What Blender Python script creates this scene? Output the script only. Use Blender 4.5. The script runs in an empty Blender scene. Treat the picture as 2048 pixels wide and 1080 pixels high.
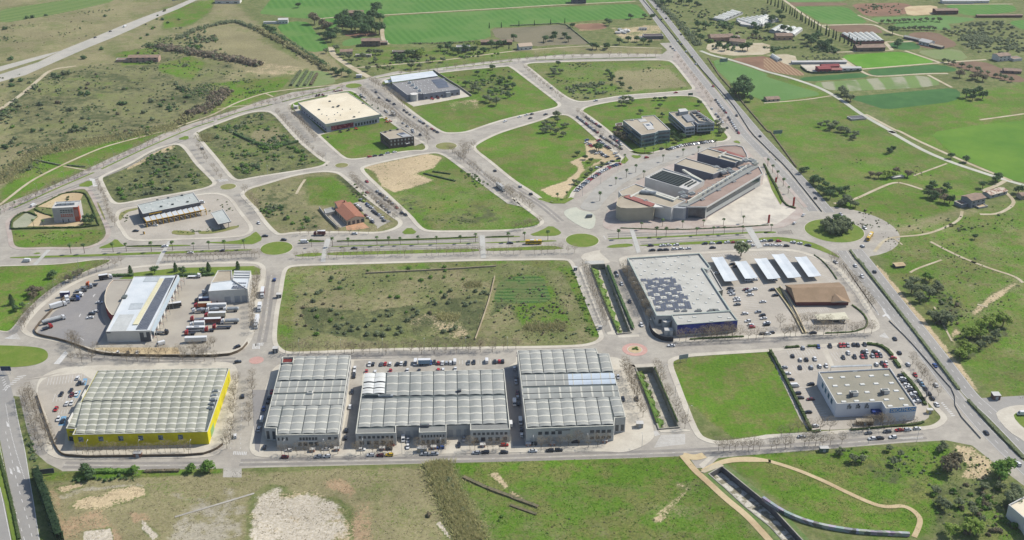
import bpy, math, random
import numpy as np
from mathutils import Vector
from mathutils.geometry import tessellate_polygon
R = math.radians
sc = bpy.context.scene
# ---------------------------------------------------------------- camera, sky, sun, exposure
FPX, PIT, H = 2252.0, R(26.05), 350.0
cam = bpy.data.objects.new("camera", bpy.data.cameras.new("camera"))
sc.collection.objects.link(cam); sc.camera = cam
cam.data.sensor_width = 36; cam.data.lens = FPX/2048*36
cam.data.clip_start = 5; cam.data.clip_end = 30000
cam.location = (0, 0, H); cam.rotation_euler = (R(90)-PIT, 0, 0)
SUN_EL, SUN_AZ = R(47), R(63)          # azimuth measured from +Y towards +X
w = bpy.data.worlds.new("World"); sc.world = w; w.use_nodes = True
sky = w.node_tree.nodes.new("ShaderNodeTexSky"); sky.sky_type = 'NISHITA'; sky.sun_disc = False
sky.sun_elevation = SUN_EL; sky.sun_rotation = SUN_AZ
bg = w.node_tree.nodes["Background"]; bg.inputs[1].default_value = 0.12
w.node_tree.links.new(sky.outputs[0], bg.inputs[0])
sun = bpy.data.objects.new("sun", bpy.data.lights.new("sun", 'SUN'))
sc.collection.objects.link(sun); sun.data.energy = 4.4; sun.data.angle = R(0.53); sun.data.color = (1, .955, .88)
sd = Vector((math.cos(SUN_EL)*math.sin(SUN_AZ), math.cos(SUN_EL)*math.cos(SUN_AZ), math.sin(SUN_EL)))
sun.rotation_euler = sd.to_track_quat('Z', 'Y').to_euler()
vs = sc.view_settings; vs.view_transform = 'Standard'; vs.look = 'None'; vs.gamma = 1; vs.exposure = 0.52
sc.cycles.max_bounces = 5; sc.cycles.diffuse_bounces = 2; sc.cycles.glossy_bounces = 2
sc.cycles.transparent_max_bounces = 6; sc.cycles.use_denoising = True
# ---------------------------------------------------------------- survey frames -> ground points
TILE = dict(a1=(0,0,3.938),a2=(510,0,3.938),a3=(1020,0,3.938),a4=(1528,0,3.938),b1=(0,260,3.938),b2=(510,260,3.938),b3=(1020,260,3.938),b4=(1528,260,3.938),c1=(0,520,3.938),c2=(510,520,3.938),c3=(1020,520,3.938),c4=(1528,520,3.938),d1=(0,780,3.6),d2=(510,780,3.6),d3=(1020,780,3.6),d4=(1528,780,3.6),fair=(1200,280,6.),off=(1220,200,8.533),dec=(1540,660,4.908),sol=(1240,490,5.4),tr1=(60,530,6.354),tr2=(280,520,6.),br=(1400,490,5.389),yl=(0,660,3.6),n1=(560,130,5.12),hq=(0,360,6.353),til=(600,360,9.),v2=(510,690,4.697),v3=(700,690,4.697),v4=(1000,680,4.319),pk=(1080,150,4.318),n0=(380,130,4.876),f=(0,0,1))
CP, SP = math.cos(PIT), math.sin(PIT)
def ray(u, v, z=0.):
    a = (u-1024)/FPX; b = -(v-540)/FPX
    d = (a, CP+b*SP, -SP+b*CP); t = (z-H)/d[2]
    return (d[0]*t, d[1]*t)
def G(t, x, y, z=0.):
    o = TILE[t]; return ray(o[0]+x/o[2], o[1]+y/o[2], z)
def proj(x, y, z=0.):
    dz = z-H; fy = y*CP-dz*SP; up = y*SP+dz*CP
    return 1024+FPX*x/fy, 540-FPX*up/fy
def PP(s, z=0.):
    """'tile x,y x,y; tile x,y' -> list of ground points"""
    out = []
    for seg in s.split(';'):
        q = seg.split()
        for c in q[1:]:
            x, y = c.split(','); out.append(G(q[0], float(x), float(y), z))
    return out
# ---------------------------------------------------------------- 2-D helpers
def area(p): return sum(p[i-1][0]*p[i][1]-p[i][0]*p[i-1][1] for i in range(len(p)))/2
def ccw(p): return list(p) if area(p) > 0 else list(p)[::-1]
def dist(a, b): return math.hypot(a[0]-b[0], a[1]-b[1])
def smooth(p, n=3, closed=True):
    """corner cutting, keeps long straights straight"""
    for _ in range(n):
        o = []; N = len(p)
        rng = range(N) if closed else range(N-1)
        if not closed: o.append(p[0])
        for i in rng:
            a, b = p[i], p[(i+1) % N]; L = dist(a, b); k = min(.25, 9./max(L, .01)) if _ == 0 else .25
            o.append((a[0]+(b[0]-a[0])*k, a[1]+(b[1]-a[1])*k)); o.append((b[0]+(a[0]-b[0])*k, b[1]+(a[1]-b[1])*k))
        if not closed: o.append(p[-1])
        p = o
    return p
def dedupe(p, e=.6):
    o = []
    for q in p:
        if not o or dist(o[-1], q) > e: o.append(q)
    if len(o) > 3 and dist(o[0], o[-1]) < e: o.pop()
    return o
def inset(p, d):
    p = ccw(dedupe(p)); n = len(p); o = []
    for i in range(n):
        a, b, c = p[i-1], p[i], p[(i+1) % n]
        l1 = dist(a, b); l2 = dist(b, c)
        n1 = (-(b[1]-a[1])/l1, (b[0]-a[0])/l1); n2 = (-(c[1]-b[1])/l2, (c[0]-b[0])/l2)
        mx, my = n1[0]+n2[0], n1[1]+n2[1]; m = max((mx*mx+my*my), .4)
        o.append((b[0]+mx*2*d/m, b[1]+my*2*d/m))
    return o
def centroid(p): return (sum(q[0] for q in p)/len(p), sum(q[1] for q in p)/len(p))
def resample(p, step):
    o = []; carry = 0.
    for i in range(len(p)-1):
        a, b = p[i], p[i+1]; L = dist(a, b); s = carry
        while s < L:
            t = s/L; o.append((a[0]+(b[0]-a[0])*t, a[1]+(b[1]-a[1])*t, math.atan2(b[1]-a[1], b[0]-a[0]))); s += step
        carry = s-L
    return o
def strip(p, wd, closed=False):
    L, Rr = [], []
    for i in range(len(p)):
        a = p[max(i-1, 0)]; c = p[min(i+1, len(p)-1)]; l = dist(a, c) or 1
        nx, ny = -(c[1]-a[1])/l, (c[0]-a[0])/l
        L.append((p[i][0]+nx*wd/2, p[i][1]+ny*wd/2)); Rr.append((p[i][0]-nx*wd/2, p[i][1]-ny*wd/2))
    return L, Rr
def pip(p, q):
    x, y = q; c = False; n = len(p)
    for i in range(n):
        a, b = p[i-1], p[i]
        if (a[1] > y) != (b[1] > y) and x < (b[0]-a[0])*(y-a[1])/(b[1]-a[1])+a[0]: c = not c
    return c
# ---------------------------------------------------------------- materials (albedo from sRGB of the sunlit photo)
ALB = .58
def lin(c):
    c /= 255.; return c/12.92 if c < .04045 else ((c+.055)/1.055)**2.4
def C(rgb, k=1.): return tuple(min(.9, lin(v)*ALB*k) for v in rgb)+(1,)
MATS = {}
def N(nt, t, **kw):
    n = nt.nodes.new(t)
    for k, v in kw.items(): setattr(n, k, v)
    return n
def noise(nt, pos, scale, detail=3, rough=.6):
    n = N(nt, "ShaderNodeTexNoise"); n.inputs["Scale"].default_value = scale
    n.inputs["Detail"].default_value = detail; n.inputs["Roughness"].default_value = rough
    nt.links.new(pos, n.inputs["Vector"]); return n.outputs["Fac"]
def rng_(nt, v, a, b, c=0., d=1.):
    n = N(nt, "ShaderNodeMapRange"); n.inputs[1].default_value = a; n.inputs[2].default_value = b
    n.inputs[3].default_value = c; n.inputs[4].default_value = d; nt.links.new(v, n.inputs[0]); return n.outputs[0]
def mix(nt, f, a, b):
    n = N(nt, "ShaderNodeMix", data_type='RGBA')
    for s, v in ((n.inputs[0], f), (n.inputs[6], a), (n.inputs[7], b)):
        if isinstance(v, (tuple, float)): s.default_value = v
        else: nt.links.new(v, s)
    return n.outputs[2]
def math_(nt, op, a, b=None):
    n = N(nt, "ShaderNodeMath", operation=op)
    for s, v in ((n.inputs[0], a), (n.inputs[1], b)):
        if v is None: continue
        if isinstance(v, (int, float)): s.default_value = v
        else: nt.links.new(v, s)
    return n.outputs[0]
def newmat(name):
    m = bpy.data.materials.new(name); m.use_nodes = True; nt = m.node_tree
    b = nt.nodes["Principled BSDF"]; g = N(nt, "ShaderNodeNewGeometry"); return m, nt, b, g.outputs["Position"]
def mat(name, c1, c2=None, rough=.85, s1=.05, s2=.6, var=.12, metal=0., spec=.3, rnd=0., thr=(.42, .62)):
    """two colours broken up by a broad and a fine noise"""
    if name in MATS: return MATS[name]
    m, nt, b, pos = newmat(name); c2 = c2 or c1
    col = mix(nt, rng_(nt, noise(nt, pos, s1, 4), thr[0], thr[1]), C(c1), C(c2))
    fine = rng_(nt, noise(nt, pos, s2, 3, .7), .25, .75, 1-var, 1+var)
    vm = N(nt, "ShaderNodeVectorMath", operation='SCALE'); nt.links.new(col, vm.inputs[0]); nt.links.new(fine, vm.inputs[3])
    out = vm.outputs[0]
    if rnd:
        oi = N(nt, "ShaderNodeObjectInfo"); r2 = rng_(nt, oi.outputs["Random"], 0, 1, 1-rnd, 1+rnd)
        v2 = N(nt, "ShaderNodeVectorMath", operation='SCALE'); nt.links.new(out, v2.inputs[0]); nt.links.new(r2, v2.inputs[3]); out = v2.outputs[0]
    nt.links.new(out, b.inputs["Base Color"]); b.inputs["Roughness"].default_value = rough
    b.inputs["Metallic"].default_value = metal; b.inputs["Specular IOR Level"].default_value = spec
    MATS[name] = m; return m
def rowmat(name, c1, c2, ang, pitch, c3=None, mixs=.02, sharp=(.35, .65)):
    """crop rows: bands across the field"""
    m, nt, b, pos = newmat(name)
    mp = N(nt, "ShaderNodeMapping"); mp.inputs["Rotation"].default_value = (0, 0, -ang); nt.links.new(pos, mp.inputs[0])
    wv = N(nt, "ShaderNodeTexWave"); wv.inputs["Scale"].default_value = .314/pitch; wv.inputs["Distortion"].default_value = 1.2
    wv.inputs["Detail"].default_value = 2; wv.inputs["Detail Scale"].default_value = 1.5
    nt.links.new(mp.outputs[0], wv.inputs[0])
    col = mix(nt, rng_(nt, wv.outputs["Fac"], sharp[0], sharp[1]), C(c1), C(c2))
    if c3: col = mix(nt, rng_(nt, noise(nt, pos, mixs, 4), .48, .62), col, C(c3))
    fine = rng_(nt, noise(nt, pos, .5, 3, .7), .25, .75, .88, 1.12)
    vm = N(nt, "ShaderNodeVectorMath", operation='SCALE'); nt.links.new(col, vm.inputs[0]); nt.links.new(fine, vm.inputs[3])
    nt.links.new(vm.outputs[0], b.inputs["Base Color"]); b.inputs["Roughness"].default_value = .9; b.inputs["Specular IOR Level"].default_value = .1
    MATS[name] = m; return m
# ---------------------------------------------------------------- mesh builder
class MB:
    def __init__(s): s.v = []; s.f = []; s.m = []; s.mats = []
    def mi(s, m):
        if m not in s.mats: s.mats.append(m)
        return s.mats.index(m)
    def face(s, pts, m):
        n = len(s.v); s.v += [tuple(p) for p in pts]; s.f.append(tuple(range(n, n+len(pts)))); s.m.append(s.mi(m))
    def poly(s, p, z, m, holes=(), up=True):
        """flat polygon, with holes, at height z"""
        loops = [[Vector((q[0], q[1], 0)) for q in ccw(p)]]+[[Vector((q[0], q[1], 0)) for q in ccw(h)] for h in holes]
        flat = [q for l in loops for q in l]; n = len(s.v)
        s.v += [(q.x, q.y, z) for q in flat]; k = s.mi(m)
        for t in tessellate_polygon(loops):
            a, b, c = (flat[i] for i in t)
            cr = (b.x-a.x)*(c.y-a.y)-(b.y-a.y)*(c.x-a.x)
            if abs(cr) < 1e-7: continue
            if (cr < 0) == up: t = (t[0], t[2], t[1])
            s.f.append(tuple(n+i for i in t)); s.m.append(k)
    def side(s, p, z0, z1, m, inward=False):
        p = ccw(p); n = len(p)
        for i in range(n):
            a, b = p[i], p[(i+1) % n]
            q = [(a[0], a[1], z0), (b[0], b[1], z0), (b[0], b[1], z1), (a[0], a[1], z1)]
            s.face(q[::-1] if inward else q, m)
    def prism(s, p, z0, z1, ms, mt=None):
        s.side(p, z0, z1, ms); s.poly(p, z1, mt or ms)
    def box(s, c, d, m, rz=0., taper=1.):
        cx, cy, cz = c; dx, dy, dz = d[0]/2, d[1]/2, d[2]/2; co, si = math.cos(rz), math.sin(rz); P = []
        for z, k in ((-dz, 1.), (dz, taper)):
            for x, y in ((-dx, -dy), (dx, -dy), (dx, dy), (-dx, dy)):
                x *= k; y *= k; P.append((cx+x*co-y*si, cy+x*si+y*co, cz+z))
        n = len(s.v); s.v += P; k = s.mi(m)
        for f in ((3, 2, 1, 0), (4, 5, 6, 7), (0, 1, 5, 4), (1, 2, 6, 5), (2, 3, 7, 6), (3, 0, 4, 7)):
            s.f.append(tuple(n+i for i in f)); s.m.append(k)
    def tube(s, a, b, r0, r1, m, n=4, cap=False):
        a, b = Vector(a), Vector(b); d = (b-a).normalized(); x = d.orthogonal().normalized(); y = d.cross(x)
        k = len(s.v); mi = s.mi(m)
        for p, r in ((a, r0), (b, r1)):
            for i in range(n):
                t = 2*math.pi*i/n; q = p+x*math.cos(t)*r+y*math.sin(t)*r; s.v.append(tuple(q))
        for i in range(n): s.f.append((k+i, k+(i+1) % n, k+n+(i+1) % n, k+n+i)); s.m.append(mi)
        if cap: s.f.append(tuple(k+n+i for i in range(n))); s.m.append(mi)
    def ribbon(s, p, wd, z, m):
        L, Q = strip(p, wd)
        for i in range(len(p)-1):
            s.face([(*Q[i], z), (*Q[i+1], z), (*L[i+1], z), (*L[i], z)], m)
    def build(s, name, parent=None, loc=None):
        me = bpy.data.meshes.new(name); o = bpy.data.objects.new(name, me); sc.collection.objects.link(o)
        off = (0, 0, 0)
        if parent is not None: o.parent = parent; off = WL.get(parent.name, (0, 0, 0))
        elif loc: off = loc; o.location = loc
        if parent is not None: WL[o.name] = off
        else: WL[o.name] = off
        me.from_pydata([(a-off[0], b-off[1], c-off[2]) for a, b, c in s.v], [], s.f)
        for m in s.mats: me.materials.append(m)
        me.polygons.foreach_set("material_index", s.m); me.update(); return o
WL = {}
THINGS = []
def tag(o, label, cat, group=None):
    o["label"] = label; o["category"] = cat
    if group: o["group"] = group
    THINGS.append(o); return o
def root(name, label, cat, loc, group=None, rz=0.):
    o = bpy.data.objects.new(name, None); sc.collection.objects.link(o); o.location = loc; o.rotation_euler = (0, 0, rz)
    o.empty_display_size = .5; WL[o.name] = tuple(loc); return tag(o, label, cat, group)
def struct(mb, name):
    o = mb.build(name); o["kind"] = "structure"; return o
def stuff(mb, name, label=None):
    o = mb.build(name); o["kind"] = "stuff"
    if label: o["label"] = label; o["category"] = name.replace('_', ' ')
    return o
rnd = random.Random(7)
# ---------------------------------------------------------------- palette
ASPH = mat("asphalt", (186,179,165), (170,163,151), s1=.06, s2=.3, var=.12)
LOT = mat("car_park_asphalt", (194,185,170), (180,172,158), s1=.04, s2=.3, var=.07)
ASPH_D = mat("asphalt_dark", (150,147,144), (158,154,149), s1=.04, s2=.4, var=.07)
ASPH_H = mat("asphalt_highway", (158,155,149), (168,164,156), s1=.02, s2=.3, var=.06)
YARD = mat("yard_concrete", (192,184,168), (178,170,156), s1=.05, s2=.4, var=.07)
PAVE = mat("pavement", (216,208,190), (200,191,174), s1=.06, s2=.5, var=.08)
PAVE_R = mat("red_pavement", (184,168,156), (196,184,172), s1=.08, s2=.6, var=.08)
PLAZA = mat("plaza_paving", (225,216,198), (198,190,176), s1=.07, s2=.3, var=.06)
LAWN = mat("lawn", (112,136,52), (128,142,66), s1=.12, s2=.7, var=.14, spec=.1)
LAWN_D = mat("dry_lawn", (136,140,80), (150,146,100), s1=.12, s2=.7, var=.14, spec=.1)
WHITE_LINE = mat("road_paint", (228,226,220), (206,204,198), s1=.4, s2=1.5, var=.06)
CONC = mat("concrete", (190,184,172), (172,166,154), s1=.12, s2=.8, var=.1)
SAND = mat("sand", (214,194,154), (196,172,134), s1=.05, s2=.5, var=.1, spec=.1)
TRACK = mat("dirt_track", (206,194,166), (188,174,142), s1=.06, s2=.5, var=.1, spec=.1)
SOIL = mat("tilled_soil", (152,118,94), (136,106,84), s1=.05, s2=.7, var=.1, spec=.1)
# ---------------------------------------------------------------- blocks (outer kerb lines)
BLK = dict(
A="hq 70,520 130,470 330,375 560,265 760,165 900,115 1080,90 1150,115 1200,190 1330,450 1410,640 1400,710 1330,790 1180,855 1050,882 600,878 250,890 140,865 105,810 95,700 65,590",
B="b1 790,360 1000,270 1180,160 1330,110 1430,105 1485,150 1560,260 1700,395 1712,425 1640,462 1500,490 1100,560 940,592 870,578 825,510 790,430 770,390",
C="b1 905,650 960,615 1090,600 1600,495 1750,495 1835,540 1900,640 1985,740 2000,790 1950,830 1850,850 1400,868 1050,880 985,855 945,790 905,730",
E="n0 20,690 60,645 250,570 500,478 640,445 780,445 850,480 1080,740 1330,940; b2 600,240 560,285 400,318 0,378; b1 1880,408 1810,385 1690,230 1570,90 1530,30",
F="n1 70,430 110,380 300,335 480,300 640,262 760,255 900,370 1100,540 1290,680 1500,800 1530,850 1480,885 1380,880 1180,905 850,965 700,975 620,945 370,715 180,500 90,470",
G="a2 960,650 1060,605 1440,570 1700,540 1960,520; a3 0,515 50,545 380,795 410,825 385,850 230,885 0,935; a2 1830,990 1680,1045 1560,1055 1460,1050 1300,940 1180,850 1000,690",
H="a3 100,510 150,490 600,478 1000,470 1250,468 1310,500 1470,700 1440,715 1200,735 900,755 700,790 560,810 470,790 380,735 130,530",
I="a3 545,880 570,845 700,812 900,780 1300,748 1480,752 1545,810 1640,960; b3 1730,40 1745,65 1700,95 1600,100 1350,130 1200,165 1130,185 1000,190 930,160; pk 780,660 640,540 530,445 400,350 345,315",
J="b2 1690,140 1750,95 1900,20; pk 30,375 100,340 230,335 300,365 420,465 560,590 700,690 740,740 700,775 660,760 560,800 480,860 380,940 300,1020; b3 500,540 430,578 330,578 240,560 200,520 0,395; b2 1850,260",
K="b2 815,315 850,280 1100,225 1340,178 1450,172 1530,205 2048,600; b3 0,505 200,655 268,705 268,745 200,775 0,800; b2 1700,805 1400,808 1310,795 1250,740 1215,690 1000,490",
L="b1 1885,500 1950,455 2048,430; b2 300,350 520,318 640,325 700,348 900,530 1120,690 1165,715 1160,755 1100,790 975,822 700,812 330,812 200,835 145,820 60,730 0,640; b1 1990,620 1900,530",
M="b3 725,740 760,650 850,520 1000,400 1290,265 1560,140 1700,110 1830,125 1900,190; b4 60,420 250,590 315,640 310,680 180,760 100,775 0,780; b3 1700,790 1300,815 900,805 790,790 740,770",
D="f 43,665 40,655 50,640 75,612 125,575 180,548 245,535 330,527 510,522 530,530 533,545 521,600 512,655 503,682 488,700 465,708 330,718 240,712 185,705 120,685 60,675",
Q="f -30,532 60,530 130,527 200,517 235,520 150,552 100,580 55,620 28,658 12,667 -30,655",
R_="c2 230,60 300,35 1000,15 1700,-5; c3 450,-15 500,10 540,100 600,260 690,480 735,580 740,620 690,660 560,690 0,700; c2 1900,700 1000,715 400,740 230,745 150,690 130,620 150,420 185,250 205,110",
P="c3 850,5 870,-20; b3 950,985 1500,960 2048,930; b4 250,940 420,990 540,1050; c4 600,60 760,260 880,450 915,510 905,555 820,580 500,592 0,610; c3 1500,645 1250,655 1150,620 1095,570 1060,440 960,220",
T="c3 1225,800 1290,762 1400,738 2048,700; c4 500,662 800,635 900,648 1010,700 1080,790 1290,1063; d4 1250,120 1325,195 1310,235 1250,275 1170,290 700,305 350,330 0,350; d3 1872,350 1520,400 1400,375 1320,325 1200,10; c3 1290,970",
U="f 535,765 545,735 575,722 700,719 1030,714 1225,712 1250,722 1273,730 1275,760 1290,810 1312,868 1300,885 1270,900 1240,906 1213,903 1030,905 700,912 520,917 498,905 500,880 515,820",
V="yl 262,400 290,340 380,290 500,265; f 194,731 300,727 440,722 470,728 478,750 472,800 463,860 458,890 440,905 417,917 280,917 150,919; yl 420,930 350,900 310,860 340,800 330,720 262,480",
)
INS = dict(A=3.5,B=3.5,C=3,E=3.5,F=3,G=3.5,H=3.5,I=3,J=3.5,K=3.5,L=3.5,M=0,D=3.5,Q=1.2,R_=3,P=4,T=3.5,U=0,V=0)
KERB = {k: dedupe(smooth(PP(s), 2), 1.2) for k, s in BLK.items()}
PLOT = {k: (dedupe(inset(KERB[k], INS[k]), 1.) if INS[k] else None) for k in BLK}
CAN1 = PP("c3 625,42 750,35 955,575 845,587")
CAN2 = PP("v4 1170,245 1325,238 1550,760 1370,775")
CAN3 = PP("d3 1425,600 1525,550; d4 0,790 200,925; f 1600,1068 1660,1110 1640,1140 1560,1120; d3 1700,880")
CAN3 = PP("d3 1430,605 1525,548 1700,690 1872,830; f 1552,1023 1605,1080 1640,1120 1600,1120; d3 1872,985 1700,850 1560,720")
ESTATE = PP("f -90,412 0,412; b1 200,520 430,430 660,320 870,220 1100,120 1290,25; n0 0,575 220,505 480,425 700,345 830,315 1000,265 1300,225 1500,170 1700,138; a2 950,597 1130,558 1200,568 1500,528 1800,488 2048,462; a3 400,430 800,420 1200,425 1240,395 1180,340 1290,335 1500,560 1750,850 1900,1000; b4 150,230 450,620 560,640 700,700; f 1748,455 1752,478 1745,500; c4 800,60 1000,350 1300,720 1550,1040; d4 1640,280 1872,520 1872,690 1650,520 1500,400 1310,362 1000,380 700,405 460,425 0,460; d3 1650,475 1500,490 1420,560 1345,562 1300,500 1260,475 900,490 0,515; d2 1400,525 1000,535 0,560; d1 1740,565 1610,565 1000,575 450,585; yl 440,1010 340,960 250,880 190,700 140,480 100,475 40,480; f -90,790")
# ---------------------------------------------------------------- terrain with painted soil cover
PATCH = []   # (channel, value, softness m, polygon)
def patch(ch, val, soft, s): PATCH.append((ch, val, soft, PP(s)))
LU, DR, BA, DK, RU, PA, GV = range(7)
# wild land upper left
patch(DR,.58,30,"f -300,-60 420,-60 600,130 560,170 300,270 0,390 -300,420")
patch(DK,.5,25,"f 0,160 250,120 420,80 480,130 400,230 160,290 0,300")
patch(DR,.8,8,"a1 1480,330 1800,200 2048,320; a2 330,470 430,530 350,560 0,590; a1 1960,520 1400,420")
patch(BA,.45,6,"a1 2048,480; a2 330,520 430,540 300,590 0,600; a1 1900,560")
patch(LU,.9,7,"n0 60,200 480,150 1000,110 900,230 820,300 200,480 250,330 380,200")
patch(LU,.8,6,"a1 1300,60 1700,-10 1650,100 1500,200 1280,230")
patch(LU,.85,6,"a1 900,420 1250,360 1240,500 960,520")
patch(LU,.85,6,"a1 1240,510 1500,440 1620,500 1500,640 1250,560")
patch(LU,.9,10,"b1 0,480 250,210 700,130 1150,20 1290,-40 1290,20 660,320 200,520 0,600")
patch(DR,.6,12,"f -300,-60 200,-60 330,40 130,110 -300,180")
patch(LU,.4,10,"f 60,150 200,140 330,170 200,200 60,190")
# top farmland surroundings
patch(LU,.6,15,"f 560,70 700,90 900,95 1150,100 1150,125 800,140 720,120")
patch(DR,.6,10,"a3 0,390 700,360 1200,380 1200,430 0,440")
patch(DR,.7,8,"f 590,110 650,95 700,150 640,170")
patch(BA,.55,5,"a3 780,220 1200,190 1200,330 900,330")
patch(RU,.6,5,"a3 460,190 740,180 760,230 560,250")
# plots
patch(DK,.55,6,BLK["B"]); patch(DR,.5,6,BLK["B"]); patch(BA,.6,4,"b1 990,290 1330,110 1400,120 1330,170 1000,320")
patch(DK,.5,6,BLK["E"]); patch(DR,.55,6,BLK["E"]); patch(LU,.45,6,BLK["E"])
patch(DR,.85,6,"n0 600,640 860,600 920,760 760,790 600,720")
patch(LU,.8,5,BLK["F"]); patch(LU,.78,6,BLK["G"]); patch(BA,.45,5,"a2 1500,810 1750,770 1780,860 1560,880"); patch(DK,.45,6,"a2 1440,600 2048,560; a3 0,800; a2 1700,740")
patch(LU,.6,8,BLK["H"]); patch(DR,.85,8,"a3 820,560 1250,540 1400,680 950,720 800,640"); patch(DR,.4,8,BLK["H"])
patch(LU,.85,5,BLK["I"])
patch(LU,.85,5,BLK["J"]); patch(DR,.5,5,"b3 0,330 200,470 330,560 500,530 330,480 150,400")
patch(BA,1,5,"b3 590,80 720,80 890,160 900,230 780,240 640,290 560,340 480,460 420,540 330,520 240,470 440,400 520,340 540,290 470,250 600,200")
patch(LU,.8,2,"b3 560,250 640,220 740,230 640,280 580,320")
patch(LU,.7,5,BLK["K"]); patch(DR,.5,5,BLK["K"])
patch(BA,.95,8,"b2 850,285 1350,190 1480,215 1400,300 1260,340 1400,400 1250,450 1100,490 1000,440 950,340")
patch(DK,.42,14,"b2 1240,450 1700,470 1900,640 2000,740 1300,740 1100,560")
patch(DR,.6,5,BLK["L"]); patch(DK,.45,5,"b2 0,430 330,400 380,560 560,700 500,790 200,800 0,600"); patch(LU,.75,4,"b2 400,370 640,360 850,560 640,600 420,590"); patch(DK,.7,3,"b2 600,350 680,360 900,540 850,560")
patch(LU,.8,5,"hq 160,640 1250,620 1320,700 1200,800 250,870 150,800"); patch(DR,.5,5,"hq 160,640 1250,620 1320,700 1200,800 250,870 150,800")
patch(LU,.9,5,BLK["Q"])
patch(DR,.5,7,BLK["R_"]); patch(LU,.62,9,"c2 200,60 1000,20 1700,-5; c3 450,0 500,60 450,110 0,30; c2 1700,70 1200,80 500,90 350,200 310,700 150,690 150,300")
patch(DR,.45,12,"c2 400,300 760,120 1450,130 1850,120 1750,600 1200,640 400,600"); patch(DK,.55,4,"c2 350,360 900,400 1300,340 1850,250 1750,640 900,650 380,560"); patch(LU,.55,12,"c2 780,220 900,190 900,250 830,330 770,310")
patch(LU,.85,3,"c3 400,60 510,60 700,480 740,610 640,600 560,380"); patch(DK,.7,4,"c2 1950,120 2048,110; c3 260,130 240,330 0,340; c2 1850,450"); patch(LU,.7,3,"c3 -20,120 280,120 520,560 100,520 -20,330"); patch(LU,.6,3,"c2 1940,140 2048,130; c3 270,120 250,230 0,240; c2 1920,230")
patch(BA,.38,12,"c2 1180,440 1500,400 1750,480 1700,620 1500,640 1200,600")
patch(LU,1,6,"c3 1240,790 2040,700; c4 30,700 330,1063; d4 290,290 0,330; d3 1600,350 1200,30")
# right-hand meadows
patch(LU,.72,20,"a3 1550,460; a4 0,560 300,640 800,870 1100,1063; b4 970,0 1900,400 1500,640 900,860 560,620 0,0")
patch(LU,.7,20,"f 1740,480 2100,380 2400,500 2400,900 2048,900 1900,700 1760,540")
patch(DR,.55,20,"f 1660,400 1850,370 2100,480 2300,700 2048,800 1900,600 1780,520")
patch(LU,.6,6,"f 1830,400 1880,380 1900,420 1860,440"); patch(DR,.6,10,"b4 700,560 1050,430 1250,480 1200,560 1500,700 2048,900 2048,1063 900,860")
patch(LU,.9,8,"b4 720,560 1050,430 1260,490 1300,600 1500,620 1200,700 900,640")
patch(LU,.95,40,"a4 850,850 2400,600 2700,1063 1600,1063 1100,1040"); patch(LU,.95,20,"b4 970,-20 2400,-100 2700,430 2048,400 1500,230")
patch(DK,.55,8,"c4 1100,150 1400,200 1600,350 1500,500 1250,400 1100,250"); patch(DK,.6,6,"c4 1500,620 1900,480 1950,600 1600,800 1480,740")
patch(BA,.75,4,"c4 1780,280 1960,180 2048,160 1850,300 1750,370 1650,450 1630,410"); patch(BA,.7,3,"c4 1470,600 1510,520 1560,580 1500,600 1520,680 1480,660")
patch(BA,.85,4,"c4 860,0 920,60 1150,330 1500,760 1700,1040 1670,1040 1440,760 1100,330 880,60")
patch(BA,.6,3,"b4 690,655 900,770 940,860 880,920 860,960 840,930 900,840 850,760")
# bottom
patch(DR,.5,3,"c3 1235,800 1300,900 1330,1063; d3 1250,40 1420,330 1500,345 1300,200 1180,0"); patch(LU,1,6,"d2 1400,520 1872,515; d3 0,515 1250,475 1400,640 1340,660 1000,700 500,660 0,620; d2 1500,640")
patch(LU,.72,15,"d2 1400,520 1872,515; d3 0,515 1250,475 1500,700 1900,1150 0,1150; d2 1700,1150")
patch(DR,.45,12,"d2 1500,850 1872,800; d3 800,780 1400,800 1700,1080 0,1150; d2 1600,1150")
patch(LU,.85,12,"d3 1440,500 1870,460; d4 0,450 700,410 1300,370 1400,500 1300,700 1200,1063 900,1080 300,960 0,740; d3 1600,560")
patch(DK,.5,8,"d4 300,440 900,400 1300,700 1100,760 600,600"); patch(DK,.5,6,"d4 1150,640 1800,700 1872,1000 1250,1050"); patch(BA,.65,5,"d4 1350,380 1500,400 1660,520 1600,640 1400,640 1450,560")
patch(LU,.6,5,"d4 1200,700 1872,900 1872,1100 1300,1080")
patch(DR,.7,10,"d1 270,600 1740,570 1872,580; d2 1220,540 1500,1150 -800,1300; d1 400,1200")
patch(LU,.3,8,"d1 1000,600 1872,580; d2 1220,540 1350,900 1300,1100 700,1100 600,600 0,640; d1 1300,900 1000,700")
patch(LU,.85,4,"d1 250,600 600,575 1600,565 1600,600 600,650 300,660")
patch(BA,.8,4,"d1 400,700 600,665 620,690 450,740"); patch(BA,.8,6,"d1 490,850 560,790 640,760 720,770 800,720 950,690 1050,700 1060,760 900,820 780,850 560,870")
patch(RU,.55,12,"d1 350,680 450,760 480,900 700,820 860,960 900,1150 380,1150"); patch(RU,.6,4,"d1 920,880 1080,870 1100,940 960,960")
patch(PA,.85,4,"d1 1030,940 1150,1050 1100,1080 1020,1000"); patch(PA,.8,2,"d1 600,1020 800,990 820,1100 600,1100")
patch(GV,.5,18,"d1 1100,690 1300,700 1450,760 1560,780 1620,620 1740,620 1740,760 1872,800; d2 60,800 -20,1120; d1 1250,1150 1180,1000 1300,860 1150,800"); patch(GV,.6,5,"d1 400,760 560,700 1000,670 1100,700 900,700 600,740 440,800")
patch(PA,.7,10,"d2 -10,760 130,690 220,700 200,760 380,740 620,800 690,930 690,1090 -60,1130"); patch(BA,.62,12,"d2 0,740 420,720 660,830 700,1100 -60,1120")
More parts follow.
